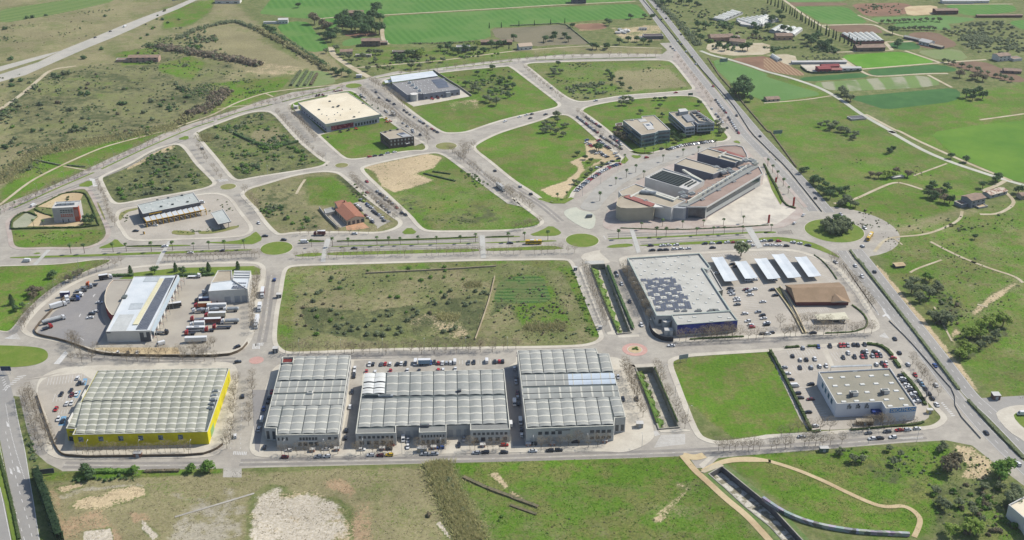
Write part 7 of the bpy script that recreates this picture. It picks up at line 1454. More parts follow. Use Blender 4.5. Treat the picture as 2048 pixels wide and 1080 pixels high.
def loft(mb, secs, m, cap=True):
    """secs: (x, half width, z low, z high, half width top)"""
    k = mb.mi(m); i0 = len(mb.v)
    for x, wl, z0, z1, wt in secs: mb.v += [(x, -wl*.96, z0), (x, -wl, (z0+z1)/2), (x, -wt, z1), (x, wt, z1), (x, wl, (z0+z1)/2), (x, wl*.96, z0)]
    for j in range(len(secs)-1):
        for i in range(6): a = i0+j*6+i; b_ = i0+j*6+(i+1) % 6; mb.f.append((a, b_, b_+6, a+6)); mb.m.append(k)
    if cap: mb.f.append(tuple(i0+i for i in range(6))[::-1][::-1]); mb.m.append(k); e = i0+(len(secs)-1)*6; mb.f.append(tuple(e+i for i in range(6))[::-1]); mb.m.append(k)
def wheel_mb(x, y, r=.33, wd=.22):
    mb = MB(); n = 10; k = mb.mi(TYRE)
    for s in (-wd/2, wd/2): mb.v += [(x+r*math.cos(2*math.pi*i/n), y+s, r+r*math.sin(2*math.pi*i/n)) for i in range(n)]
    for i in range(n): mb.f.append((i, (i+1) % n, n+(i+1) % n, n+i)); mb.m.append(k)
    mb.f += [tuple(range(n))[::-1], tuple(range(n, 2*n))]; mb.m += [k, k]; return mb
def car_parts(kind):
    b_ = MB(); P0 = PAINT['w']
    if kind == 'van':
        L, W_ = 5.2, .98; loft(b_, [(-2.6,.95,.35,2.25,.86),(1.1,.98,.3,2.35,.88),(1.55,.98,.3,2.1,.84)], P0); loft(b_, [(1.5,.98,.3,1.15,.92),(2.3,.94,.3,1.05,.86),(2.6,.85,.35,.85,.78)], P0)
        g = MB(); loft(g, [(1.5,.86,1.12,2.08,.8),(2.1,.84,1.08,1.2,.8)], CGL); wx = 1.65
    elif kind == 'sedan':
        loft(b_, [(-2.2,.78,.35,.85,.72),(-2.0,.88,.25,.98,.8),(-1.1,.9,.22,1.0,.84),(1.0,.9,.22,.98,.84),(2.0,.86,.25,.8,.76),(2.25,.74,.32,.68,.66)], P0); loft(b_, [(-1.0,.64,1.34,1.42,.6),(.3,.64,1.36,1.45,.6)], P0)
        g = MB(); loft(g, [(-1.6,.8,.95,1.0,.76),(-1.05,.78,.95,1.38,.62),(.35,.78,.95,1.4,.62),(1.05,.8,.95,1.0,.76)], CGL); wx = 1.35
    else:
        loft(b_, [(-2.0,.8,.4,1.,.74),(-1.9,.88,.26,1.02,.82),(-.9,.9,.22,1.02,.84),(.9,.9,.22,.98,.84),(1.75,.86,.25,.84,.76),(2.0,.74,.32,.7,.66)], P0); loft(b_, [(-1.55,.66,1.4,1.47,.62),(.2,.66,1.42,1.5,.62)], P0)
        g = MB(); loft(g, [(-1.95,.8,.95,1.05,.76),(-1.6,.78,.95,1.43,.64),(.25,.78,.95,1.45,.64),(.95,.8,.95,1.0,.76)], CGL); wx = 1.25
    out = [("car_body", mesh_of(b_, "car_body")), ("car_windows", mesh_of(g, "car_windows"))]
    for x in (-wx, wx):
        for y in (-.82, .82): out.append(("wheel", mesh_of(wheel_mb(x, y), "wheel")))
    fx = 2.56 if kind == 'van' else (2.2 if kind == 'sedan' else 1.95)
    for y in (-.6, .6): h_ = MB(); h_.box((fx, y, .66), (.12, .3, .16), LAMP); out.append(("headlight", mesh_of(h_, "headlight")))
    return out
CARS = {k: car_parts(k) for k in ('hatch', 'sedan', 'van')}
NCAR = [0]
def head(seg):
    a, b_ = PP(seg)[:2]; return math.atan2(b_[1]-a[1], b_[0]-a[0])
CQ = []
def place_car(x, y, z, c, hd, where, kind=None, grp=None):
    kind = kind or rg.choice(('hatch', 'hatch', 'sedan')); u, v = proj(x, y)
    CQ.append((y*CP+H*SP if -5 < u < 2053 and -5 < v < 1085 else 1e6, x, y, z, c, hd+(math.pi if rg.random() < .5 else 0)+rg.uniform(-.03, .03), where, kind))
def park_all(limit=298):
    CQ.sort(key=lambda q: q[0]); n = 0; V, F, M = [], [], []; ms = [PAINT[k] for k in PAINT]+[CGL, TYRE, LAMP]; ki = list(PAINT)
    for d_, x, y, z, c, hd, where, kind in CQ:
        if kind != 'van': n += 1
        s = rg.uniform(1., 1.1)
        if n <= limit or kind == 'van':
            r = root("parked_van" if kind == 'van' else "parked_car", "%s %s %s" % (CNAME[c], {'hatch': 'hatchback', 'sedan': 'saloon car', 'van': 'van'}[kind], where), "van" if kind == 'van' else "car", (x, y, z), "vehicles "+where, hd); r.scale = (s, s, s)
            for i, (nm, me_) in enumerate(CARS[kind]):
                o = bpy.data.objects.new(nm, me_); sc.collection.objects.link(o); o.parent = r
                if i == 0: o.material_slots[0].link = 'OBJECT'; o.material_slots[0].material = PAINT[c]
        else:
            co_, si_ = math.cos(hd)*s, math.sin(hd)*s
            for i, (nm, me_) in enumerate(CARS[kind]):
                k0 = len(V); V += [(v.co.x*co_-v.co.y*si_+x, v.co.x*si_+v.co.y*co_+y, v.co.z*s+z) for v in me_.vertices]
                for p_ in me_.polygons: F.append(tuple(j+k0 for j in p_.vertices)); M.append(ki.index(c) if i == 0 else len(ki)+(0 if i == 1 else 1 if i < 6 else 2))
    if V:
        me_ = bpy.data.meshes.new("distant_cars"); me_.from_pydata(V, [], F); [me_.materials.append(m) for m in ms]; me_.polygons.foreach_set("material_index", M); o = bpy.data.objects.new("distant_cars", me_); sc.collection.objects.link(o); o["kind"] = "stuff"
def cars(s, hd, where, z=.03, kind=None):
    for seg in s.split(';'):
        q = seg.split(); h_ = head(hd)
        for t in q[1:]:
            p = t.split(','); x, y = G(q[0], float(p[0]), float(p[1])); place_car(x, y, z, p[2], h_, where, kind or ('van' if len(p) > 3 else None))
def carrow(s, cols, where, z=.03, perp=False, off=0., off_h=0.):
    p = PP(s); L = sum(dist(p[i], p[i+1]) for i in range(len(p)-1)); pts = resample(p, L/(len(cols)-1)*.999)
    for (x, y, a), c in zip(pts, cols):
        if c != '.': place_car(x, y, z, c, a+(math.pi/2 if perp else 0)+off_h, where)
X_ = "d2 0,480 1800,460"
dp = "dec 690,200 735,300"; dl = "dec 120,380 180,378"
cars("dec 323,183,s 475,173,b 590,165,k 690,160,r 725,158,r 763,155,s 823,150,k 862,152,k 930,150,k", dp, "at the top hedge of the sports shop car park", .07)
cars("dec 768,232,w 720,278,k 832,272,k 912,222,k 948,220,w 1020,218,k 1062,222,w 905,268,r 940,268,k 1005,262,s 1045,260,r 1085,258,g", dp, "in the busy upper right of the sports car park", .07)
cars("dec 222,262,k 297,300,w 357,297,k 440,290,w 295,375,k 403,375,s 487,362,w 552,360,w", dp, "in the upper left of the sports shop car park", .07)
cars("dec 135,377,s 173,435,w 207,494,k 243,557,w,v 268,630,k 300,673,k 372,815,k 398,687,m 445,950,w 400,540,k", dl, "left of the white sports shop", .07)
cars("dec 1045,345,w 1100,335,k 1140,335,w 1128,358,r", dp, "just behind the white sports shop", .07); cars("dec 1210,283,r", dl, "at the curved hedge gap", .16)
cars("dec 1285,455,k 1302,487,w 1314,515,k 1337,545,w 1360,572,w 1378,605,k 1408,630,w 1400,655,s 1430,690,k 1442,708,w", dl, "right of the white sports shop", .07)
hw = "dec 1270,230 1635,740"; cars("dec 1225,92,k 1270,230,k 1355,345,w 1425,450,r 1468,505,w 1495,545,l 1525,585,k 1560,632,k 1590,678,k 1635,740,w", hw, "on the slip road by the sports shop")
cars("dec 1628,548,w 1617,355,b; d4 1600,313,k 1830,538,w; c4 718,50,w 772,135,w 870,97,k", hw, "driving on the right-hand highway", .07); cars("d4 1855,180,w,v", X_, "beside the small island at the right edge", .25)
cars("dec 310,1055,s 1265,990,r 1350,985,w 1445,975,w 965,1020,g 1150,1005,g 1000,1075,w 1080,1070,k 1205,1060,w", "dec 310,1055 1400,980", "on the street below the white sports shop")
lf = "v2 250,112 90,770"; cars("v2 158,450,r 133,505,k 122,545,k 85,610,b 68,710,w,v 38,800,s 88,970,k", lf, "in the shade left of the left vaulted hall", .17)
cars("v2 938,225,w 935,262,w 930,300,k 912,450,k 893,590,w 856,810,k 848,880,k", "v2 900,100 800,830", "in the lane between the left and middle halls", .17)
cars("v2 317,997,w 283,1060,m 665,985,w 597,1055,s 677,1052,w", X_, "in front of the left vaulted hall")
cars("v3 110,990,w 195,1042,w 283,1045,m 370,1040,y 385,945,r 365,985,k 850,972,b 705,1032,s 795,1030,s", X_, "in front of the middle vaulted hall"); cars("v3 500,893,w,v 545,905,s 543,965,w 1022,950,k 1068,893,s", "v3 545,980 550,880", "in the recessed yards of the middle hall", .16)
cars("v3 1185,1020,s 1270,1015,k 1452,948,r 1450,1015,k 1180,915,k", X_, "at the right end of the middle hall's front")
cars("v3 183,192,w 217,188,k 295,188,g 332,185,r 377,187,w 445,187,k 483,182,w 522,185,k 615,178,w,v 757,178,b 793,172,k 830,178,r 870,178,w 907,176,s 945,175,w 985,168,w,v 1115,175,g 1165,170,k 1285,160,w,v 1362,165,k 1403,162,r 1435,162,k", "v3 183,200 192,150", "in the parking row behind the middle hall", .18)
cars("v3 155,262,r 237,262,w 380,258,r 540,252,w 650,250,k 830,245,r 875,242,w 990,238,w", "v3 183,200 192,150", "half hidden behind the middle hall's roof", .18)
cars("v4 125,252,w 137,335,k 138,372,s 150,465,m 153,503,s 125,555,w,v 160,560,k 177,715,w,v 187,830,w 185,780,k 92,735,w,v", "v4 40,260 90,900", "in the shady lane between the middle and right halls", .17)
cars("v4 1020,328,w 1062,520,k 1180,515,k", "v4 960,120 1085,660", "on the pavement right of the right hall", .16); cars("v4 285,965,w 430,962,k 508,958,k 288,905,k 650,885,k", X_, "in front of the right vaulted hall"); cars("v4 1480,55,w", X_, "just right of the small planted roundabout")
cars("yl 563,352,w 570,392,k 603,385,s 513,445,k 443,470,k 518,475,m 552,468,w 483,537,w 517,535,w 405,577,r 423,648,w 452,663,k", "yl 580,330 555,380", "in the yellow warehouse's car park", .18)
cars("d1 1747,50,k 1693,338,w", "d1 1747,0 1725,440", "on the street right of the yellow warehouse"); cars("c1 1875,808,k", "c1 1840,810 1900,800", "entering the red-centred roundabout")
cars("c1 785,340,w 750,412,w 725,430,k 710,460,w", "c1 700,460 760,455", "beside the depot's curved annex", .09); cars("c1 930,740,w 1008,742,k 1080,738,w", "c1 930,760 935,720", "on the sandy strip below the depot", .1); cars("c1 1265,670,w,v 1868,690,k 1335,325,w,v", "c1 1240,680 1290,665", "in the depot yard", .08)
cars("b3 1110,915,k 1203,915,w 1253,912,w 1310,910,w 1535,900,k 1593,897,w 1647,895,k 1710,890,w 1762,890,r 1817,887,w 1885,883,w 1997,878,w; b4 50,877,k 115,880,r", "b3 1100,920 1990,880", "in the upper line along the street behind the superstore")
cars("b4 230,890,w 283,898,w 347,913,k", "b4 230,890 347,913", "on the bend behind the carports"); cars("b3 1120,952,k 1185,950,k 1232,948,k 1297,943,w 1350,940,w 1405,938,w 1597,932,k 1905,915,w 2020,912,w; b4 70,912,w 120,913,w 178,917,k", "b3 1100,952 1990,915", "in the lower line along the street behind the superstore"); cars("c4 565,20,w", "c4 540,0 600,50", "at the kerb right of the carports")
cars("c3 835,103,k 845,127,w 880,195,w 943,333,k 1035,517,w", "c3 800,60 1040,540", "on the lane left of the superstore")
bh = "br 440,752 560,742"; cars("br 325,475,k 340,498,g 330,520,s 350,540,w 395,582,w 402,607,w 402,650,g", bh, "in the first superstore parking line, beside its wall", .07); cars("br 495,490,m 522,508,s 585,485,w 545,545,w 680,620,w 775,492,k 810,550,k", bh, "scattered in the middle of the superstore car park", .07)
cars("br 485,748,w 515,828,w 548,868,w 562,892,r", bh, "by the superstore's lower right corner", .07); cars("br 625,730,s 672,765,k 685,798,w 722,848,w 715,868,k 675,965,k 730,965,w 768,955,k", bh, "in the lower middle of the superstore car park", .07); cars("br 515,388,w 590,382,w 1180,300,w 180,310,w 345,215,k 380,240,k 350,380,s 800,385,s", bh, "at the ends of the white carports", .07); cars("br 1215,955,k 1390,815,b 1450,822,k 1530,820,w", bh, "near the cream canopy", .07)
cars("c2 155,160,b", "c2 170,100 140,300", "alone on the street right of the depot")
st = "b2 960,480 1190,680"; cars("b2 965,487,s 987,507,k 1005,520,k 1037,535,w 1030,550,w 1058,565,k 1083,583,s 1117,615,r 1157,657,k 1187,672,k", st, "on the right kerb of the restaurant street"); cars("b2 882,410,r 883,495,r 968,570,w 998,600,k 1013,612,w 1035,632,s 1055,650,s", st, "on the left side of the restaurant street")
th = "til 1180,650 1270,690"; cars("til 1015,455,w 1045,485,w 1075,510,w 1098,552,k 1145,393,n 1095,368,s", th, "close to the tiled restaurant's right wall", .09); cars("til 1215,450,b 1240,480,s 1288,505,w 1320,572,k 1350,598,k 1385,622,k 1422,638,w", th, "in the outer line of the tiled restaurant's car park", .09); cars("til 1190,650,m 1232,690,w 1295,738,w 1300,768,k 1480,690,w 1510,742,g", th, "in the lower part of the tiled restaurant's car park", .09)
cars("n1 918,945,r 970,937,k 1035,928,k 1100,910,s 1175,898,w", "n1 900,950 1200,900", "on the kerb below the dark office block"); bv = "n1 1100,360 1600,700"
cars("n1 985,285,k 1015,342,k 1100,365,k 1122,373,g 1170,405,k 1272,470,k 1300,490,k 1330,512,g 1378,540,s 1430,575,w 1447,587,s 1470,602,k 1510,630,s 1555,658,r 1580,675,k 1612,692,k", bv, "on the right kerb of the upper boulevard"); cars("n1 1080,475,w 1095,490,s 1262,600,w 1303,632,s 1355,668,w 1362,690,s 1437,720,k 830,312,w 868,338,w 835,330,k", bv, "on the left kerb of the upper boulevard")
cars("b3 80,450,s 165,508,k; b2 1890,325,k", "b2 1640,200 2048,560", "on the lower boulevard"); cars("b2 785,822,w 228,870,k 80,840,k 783,937,k 2010,895,k; b1 1300,920,w 1500,972,w 1750,957,k", X_, "driving along the avenue"); cars("b2 390,888,w,v; b1 210,1037,w,v", X_, "on the avenue, one of the two vans")
cars("b1 1590,145,w 1595,152,k; b2 30,738,w", "b1 1500,60 1800,380", "on a side street of the left blocks"); cars("b1 1225,755,w 1070,800,k 1585,577,w,v", X_, "in the yellow framed garage's yard", .07); cars("b1 265,600,w,v", "b1 200,630 300,580", "at the gate of the pale office garden")
cars("a2 1970,960,w; a3 75,925,w 130,910,w 160,935,k 170,903,k 280,905,k", "a3 0,940 240,880", "on the cross street above the parking meadow"); cars("a3 325,695,w", "a3 100,530 400,800", "on the street between the two top plots"); cars("a3 675,797,w 1305,733,r 940,763,w 870,773,s", "a3 600,815 1300,740", "on the street above the offices")
cars("a3 1155,75,k 1190,155,k 1230,147,k 1347,275,k 1320,325,w 1350,350,k 1388,410,w 1432,450,k 1465,508,w 1600,683,r 1785,915,k; b3 1970,52,k; b4 405,540,k", "a3 1200,150 1780,900", "driving on the dual carriageway", .07)
cars("b4 310,675,w 240,738,w", "b4 240,740 320,670", "entering the big roundabout from the left", .07); cars("b4 605,670,s 792,778,w 775,920,w", "b4 700,700 850,800", "circling the big roundabout", .07); cars("b3 620,690,g,v", "b3 600,695 650,690", "alone on the pale painted island", .2)
carrow("pk 325,368 495,500", "kwskwrkwswkr", "on the left of the office parking street"); carrow("pk 400,370 520,450", "kkwswrsk", "on the right of the office parking street"); carrow("pk 530,535 700,640", "kwskkswmsk", "in the lower line of the office parking street"); carrow("pk 610,535 700,605", "kwkrkw", "nearest the green office on the parking street")
carrow("pk 505,570 600,640", "rkwskwkmk", "on the sandy patch, upper line", .05, True); cars("pk 405,566,b 400,588,w 425,602,s 440,612,r 455,620,r", "pk 400,600 460,590", "at the top corner of the sandy patch", .05); cars("pk 490,683,w 520,668,w 535,683,s 545,695,k 560,702,w 580,712,k 650,682,w 665,705,s 678,727,k", "pk 480,690 540,680", "in the middle of the sandy patch", .05)
carrow("pk 315,1005 370,955 440,900 520,845 610,795 685,772", "wmwkwskkwsrrkwskrmwwwswrrkkbkr", "in the long curved line beside the palm plaza", .05, True, off_h=.35); cars("pk 495,805,w 512,800,k 580,775,k 600,765,w 625,750,k", "pk 480,810 540,800", "behind the long curved line of cars", .05)
carrow("off 990,850 1200,790 1500,748 1765,712", "kkwwkwwwkksksswkkwskwk", "in the line below the white banded office", .03, True, off_h=.3); cars("off 625,990,r", "off 580,1000 680,980", "alone on the street beside the green triangle"); cars("off 880,840,k", "off 850,850 950,830", "in the shade by the green office", .16)
carrow("a3 1620,790 1700,890", "kwswwwkr", "on the highway side of the far parking street"); carrow("a3 1720,930 1800,1050", "kkwswwkr", "further down the far parking street"); carrow("a3 1590,860 1710,1010", "w.wksw.k", "on the pavement side of the far parking street"); carrow("a3 1265,370 1300,400", "ksw", "at the top end of the far parking street")
cars("a1 870,250,k 985,212,w,v 750,298,k", "a1 700,330 1000,210", "driving on the upper left motorway", .07); cars("v2 230,1200,w", X_, "x") if False else None
park_all()
# lorries ------------------------------------------------------------
def box_mesh(c, d, m, taper=1.): mb = MB(); mb.box(c, d, m, 0, taper); return mb
def lorry(t, x, y, hd, kind, col, col2, label, z=.08, L=12., group=None, rev=False):
    c = G(t, x, y); a = head(hd)+(math.pi if rev else 0); r = root("lorry" if kind != 'bus' else "bus", label, "lorry" if kind != 'bus' else "bus", (*c, z), group, a)
    def add(name, mb):
        me_ = mesh_of(mb, name); o = bpy.data.objects.new(name, me_); sc.collection.objects.link(o); o.parent = r; return o
    if kind == 'bus':
        b_ = MB(); loft(b_, [(-L/2,1.2,.4,3.,1.1),(-L/2+.3,1.25,.35,3.1,1.15),(L/2-.3,1.25,.35,3.1,1.15),(L/2,1.2,.4,2.9,1.05)], PAINT[col]); add("bus_body", b_)
        g = MB(); g.box((0, -1.2, 2.), (L*.9, .14, .9), CGL); g.box((0, 1.2, 2.), (L*.9, .14, .9), CGL); g.box((L/2, 0, 1.9), (.12, 2., 1.3), CGL); add("bus_windows", g); b_ = MB(); b_.box((-1, 0, 3.25), (3, 1.5, .35), PAINT[col2]); b_.box((2.6, 0, 3.2), (1.4, 1.2, .2), PAINT['w']); add("roof_hatch", b_)
        for wx in (-L*.3, L*.33):
            for s in (-1, 1): add("wheel", wheel_mb(wx, s*1.12, .48, .3))
        return r
    if kind != 'trailer':
        b_ = MB(); cx = L/2-1.; loft(b_, [(cx-1.1,1.2,.6,2.9,1.15),(cx+.5,1.2,.5,2.8,1.1),(cx+1.,1.15,.5,1.6,1.1)], PAINT[col]); b_.box((cx-.9, 0, 3.), (.5, 2., .7), PAINT[col]); add("cab", b_); g = MB(); g.box((cx+.82, 0, 2.05), (.14, 2., .8), CGL); add("windscreen", g)
        for s in (-1, 1): add("wheel", wheel_mb(cx, s*1.05, .5, .3))
    b_ = MB(); b_.box((-.8, 0, .95), (L-2, .9, .25), DARKW); add("chassis", b_)
    bl = L-2.9 if kind != 'trailer' else L; bx = -L/2+bl/2
    if kind in ('box', 'trailer'): b_ = MB(); b_.box((bx, 0, 2.4), (bl, 2.5, 2.7), PAINT[col2]); b_.box((bx, 0, 3.78), (bl*.99, 2.4, .06), PAINT['w' if col2 != 'o' else 'c']); add("cargo_box", b_)
    elif kind == 'tank': b_ = MB(); b_.tube((-L/2, 0, 2.1), (-L/2+bl, 0, 2.1), 1.15, 1.15, METAL, 14, True); b_.tube((-L/2+.01, 0, 2.1), (-L/2-.35, 0, 2.1), 1.15, .7, METAL, 14, True); add("tank", b_); b_ = MB(); b_.box((bx, 0, 3.3), (bl*.8, .5, .12), PAINT[col2]); add("catwalk", b_)
    elif kind == 'mixer': b_ = MB(); b_.tube((-L/2, 0, 2.6), (-L/2+bl*.45, 0, 2.3), .6, 1.3, PAINT[col2], 12, True); b_.tube((-L/2+bl*.45, 0, 2.3), (-L/2+bl*.95, 0, 1.9), 1.3, .8, PAINT[col2], 12, True); add("mixer_drum", b_)
    elif kind == 'flat': b_ = MB(); b_.box((bx, 0, 1.25), (bl, 2.4, .2), PAINT[col2]); add("flat_bed", b_)
    for wx in (-L/2+1.2, -L/2+2.5):
        for s in (-1, 1): add("wheel", wheel_mb(wx, s*1.05, .5, .3))
    return r
th = "tr2 600,700 900,690"; LG = "lorries in the truck depot yard"
for x, y, k, c1_, c2_, L, lb in ((755, 570, 'box', 'r', 'o', 11.5, "articulated lorry with bright orange trailer and red cab"), (745, 510, 'box', 'k', 'v', 9.5, "navy lorry in the shade of the white workshop"), (925, 585, 'trailer', 'w', 'w', 12.5, "long white trailer right of the orange one"),
   (710, 632, 'mixer', 'w', 's', 9, "white concrete mixer, leftmost of the mixers"), (875, 625, 'mixer', 'w', 's', 9, "white concrete mixer in the middle of the yard"), (1090, 618, 'tank', 'w', 's', 10, "silver tanker at the right of the upper line"), (905, 688, 'box', 'r', 'c', 14, "lorry with pale khaki trailer and red cab"), (690, 725, 'flat', 'r', 'g', 9, "red cab with empty flat bed at the left"),
   (850, 760, 'box', 'm', 'm', 13.5, "lorry with maroon sided trailer in the yard centre"), (1080, 760, 'tank', 'w', 's', 11.5, "silver tanker right of the maroon trailer"), (690, 800, 'box', 'w', 'w', 9.5, "white lorry just above the coach"), (985, 822, 'flat', 'r', 'k', 12, "red cab pulling a bare black chassis"), (840, 855, 'flat', 'r', 'k', 6.5, "short red tractor unit right of the coach"), (605, 895, 'flat', 'r', 'k', 7, "short red tractor unit below the coach"), (675, 985, 'trailer', 'w', 'w', 13.5, "lone white trailer at the bottom of the yard")):
    lorry("tr2", x, y, th, k, c1_, c2_, lb, L=L, group=LG, rev=True)
lorry("tr2", 670, 850, th, 'bus', 'w', 's', "white coach parked among the lorries", L=11.5, rev=True); lorry("tr2", 400, 575, "tr2 300,585 490,560", 'trailer', 'k', 'k', "dark trailer docked at the depot's right side", L=11, group=LG); lorry("tr2", 655, 212, th, 'flat', 'w', 'w', "flat trailer against the dark hedge", L=9, group=LG); lorry("tr2", 260, 888, "tr2 180,888 340,888", 'flat', 'k', 'g', "low empty flat trailer below the depot bays", L=9, group=LG)
lorry("tr2", 750, 430, "tr2 700,480 780,400", 'flat', 'w', 'g', "grey and white tractor unit beside the workshop wall", L=8, group=LG)
t1 = "tr1 170,745 430,675"
for x, y, k, c1_, c2_, L, lb, h_ in ((310, 722, 'tank', 'w', 'w', 14.5, "long white tanker at the left of the depot yard", t1), (225, 812, 'flat', 'r', 'k', 6.5, "short red tractor unit at the far left corner", "tr1 150,830 240,800"), (365, 540, 'box', 'w', 'w', 11, "white box lorry by the curved wall", "tr1 290,560 450,510"), (480, 470, 'box', 'w', 'w', 6.5, "short white box lorry standing end-on", "tr1 470,440 490,510"), (570, 450, 'flat', 'b', 'k', 7, "blue tractor unit in the curved line", "tr1 520,455 620,450"), (610, 400, 'flat', 'w', 'k', 7, "white tractor unit in the curved line, lower one", "tr1 560,400 660,400"), (650, 340, 'flat', 'g', 'g', 8, "grey tractor unit in the curved line", "tr1 600,345 700,335"), (725, 295, 'flat', 's', 'g', 8, "silver tractor unit below the orange one", "tr1 680,300 780,290"), (790, 265, 'flat', 'o', 'k', 8, "tractor unit with tall orange cab", "tr1 840,260 740,262"), (965, 180, 'box', 'w', 'k', 9, "lorry with dark side under the hedge", "tr1 890,190 1030,170"), (450, 405, 'trailer', 'v', 'v', 6, "small navy container trailer at the curved wall", "tr1 400,405 500,400")):
    lorry("tr1", x, y, h_, k, c1_, c2_, lb, L=L, group=LG)
sv = "c2 35,420 5,560"; lorry("c2", 15, 505, sv, 'box', 'w', 'w', "long white lorry parked on the street right of the depot", .03, 14); lorry("c2", 38, 390, sv, 'box', 'w', 'w', "shorter white lorry behind the long one on the depot street", .03, 8); lorry("c2", 62, 275, "c2 68,230 55,320", 'box', 'w', 'm', "lorry with a maroon trailer and white cab on the depot street", .03, 11)
lorry("b3", 185, 897, X_, 'bus', 'y', 'w', "yellow bus on the avenue left of the central roundabout", .03, 12); lorry("b4", 832, 853, "b4 850,825 812,880", 'bus', 'y', 'w', "yellow bus leaving the big roundabout", .07, 13); lorry("b2", 1935, 465, "b2 1890,430 1980,500", 'box', 'w', 'w', "white articulated lorry parked on the lower boulevard", .03, 14); lorry("b2", 510, 828, X_, 'box', 'm', 'm', "dark red lorry on the avenue's upper lane", .03, 9, rev=True)
lorry("n1", 1165, 515, "n1 1130,490 1200,535", 'box', 'w', 'w', "white box truck on the upper boulevard", .03, 7.5); lorry("v3", 700, 186, "v3 650,190 750,188", 'trailer', 'g', 'l', "blue-grey covered trailer behind the middle hall", .18, 7.5)
# farm machines by the cream warehouse
for i, (x, y, c) in enumerate(((400, 318, 'm'), (440, 315, 'm'), (375, 322, 'k'), (560, 276, 'm'), (590, 272, 'm'), (625, 268, 'r'), (1095, 590, 'r'), (1130, 582, 'r'), (1085, 558, 'y'), (620, 690, 'k'), (700, 675, 'k'), (780, 660, 'r'), (1560, 355, 'r'), (1620, 345, 'm'))):
    c0 = G("n1", x, y); r = root("farm_machine", "%s farm implement %s" % (CNAME[c], "beside the grey-roofed warehouse" if x > 1500 else ("in the front yard of the cream warehouse" if x > 615 and y > 400 else "behind the cream-roofed warehouse" if y < 400 else "right of the cream warehouse")), "farm machine", (*c0, .1), "farm implements round the warehouses", rg.uniform(0, 3))
    for nm, mb in (("frame", box_mesh((0, 0, .8), (4, 1.2, .4), PAINT[c])), ("boom", box_mesh((.6, 0, 1.5), (.5, 2.6, 1.1), PAINT[c], .6)), ("wheel", wheel_mb(-1.2, .8, .5, .3)), ("wheel", wheel_mb(-1.2, -.8, .5, .3))):
        o = bpy.data.objects.new(nm, mesh_of(mb, nm)); sc.collection.objects.link(o); o.parent = r
# ---------------------------------------------------------------- lamps, kiosks, boards, houses
def lampmesh(h=8.):
    a = MB(); a.tube((0, 0, 0), (0, 0, h), .11, .07, METAL, 5); a.tube((0, 0, h), (1.6, 0, h+.25), .06, .05, METAL, 4); b_ = MB(); b_.box((1.9, 0, h+.25), (.9, .36, .16), PALE, 0, .8); return [("pole", mesh_of(a, "pole")), ("lamp_head", mesh_of(b_, "lamp_head"))]
LM = lampmesh()
def lamps(s, n, where, z=.15):
    p = PP(s); L = sum(dist(p[i], p[i+1]) for i in range(len(p)-1))
    for x, y, a in resample(p, L/max(n-1, 1)*.999): inst("street_lamp", LM, (x, y, z), a+math.pi/2, 1., "tall grey street lamp "+where, "street lamp", "street lamps "+where)
for s, n, wh in (("d1 640,470 1380,468", 3, "before the yellow warehouse"), ("d2 215,470 1340,455", 5, "before the left and middle halls"), ("d3 170,440 400,430 950,415", 3, "before the right hall"), ("c2 350,735 1990,712", 6, "below the big scrub plot"), ("b2 570,995 2000,960", 6, "on the avenue's lower verge"), ("b3 570,520 850,330", 3, "on the left kerb of the palm plaza"), ("b3 1820,690 1620,640", 2, "on the pale plaza"), ("c3 890,120 1080,560", 4, "on the lane left of the superstore"), ("c4 40,600 640,590", 3, "on the street below the restaurant"), ("d4 400,400 1100,375", 3, "on the bottom right street"),
   ("b1 300,500 900,220", 4, "on the left ring road"), ("n1 300,330 -100,430", 2, "above the cream warehouse"), ("a3 200,470 1100,445", 5, "on the top ring road"), ("a2 950,640 1900,500", 5, "on the ring road by the grey warehouse"), ("b2 560,250 100,350", 2, "on the left cross street"), ("n1 1000,330 1400,620", 4, "on the upper boulevard"), ("b2 1600,200 1980,490", 3, "on the lower boulevard"), ("v4 1410,320 1620,680", 3, "right of the lower canal"), ("c1 620,60 220,430", 3, "on the road round the depot")): lamps(s, n, wh)
for t, x, y, d, m, lb in (("v3", 678, 1000, (5, 2.6, 2.6), BEIGER, "pale brick substation hut on the pavement before the middle hall"), ("d1", 995, 478, (4, 2.4, 2.6), mat("hut_brown", (150,110,90)), "small brown kiosk in the yellow warehouse's fence"), ("v4", 1205, 750, (3.6, 2.8, 2.8), CONC, "beige concrete substation beside the lower canal"), ("d4", 430, 440, (4.4, 2.4, 2.4), mat("green_hut", (96,120,104)), "green utility hut on the bottom right street"), ("v2", 195, 65, (3, 3, 3), DARKW, "dark hut at the corner of the big scrub plot"), ("c2", 190, 295, (3, 2.6, 2.8), DARKW, "dark cabinet hut at the left edge of the big scrub plot"), ("a2", 820, 610, (6, 4, 3), GREYW, "small white hut above the top roundabout"), ("d4", 1665, 60, (4, 4, 3), mat("rust_roof", (130,100,90)), "small brown hut at the right-hand junction"), ("c3", 710, 545, (2, 1.6, 2.2), GREYW, "grey cabinet at the foot of the upper canal path"), ("c3", 515, 80, (2.4, 2, 2.4), DARKW, "dark cabinet at the head of the upper canal path"), ("b1", 1135, 820, (1.2, .8, 2.4), YELM, "yellow information pillar before the garage"), ("d4", 1190, 165, (3, 2, 2.4), mat("cream_box", (232,214,150)), "cream box at the corner of the sports shop hedge"), ("hq", 1005, 0, (.1, .1, .1), PALE, "")):
    if lb: boxthing("utility_hut", lb, "hut", t, x, y, d, m)
for i, (x, y) in enumerate(((540, 1000), (770, 990))): boxthing("recycling_shed", "low red-topped bin shelter before the left hall, %s one" % ("left" if i == 0 else "right"), "bin shelter", "v2", x, y, (2.6, 1.8, 1.6), mat("terracotta_box", (190,140,120)))
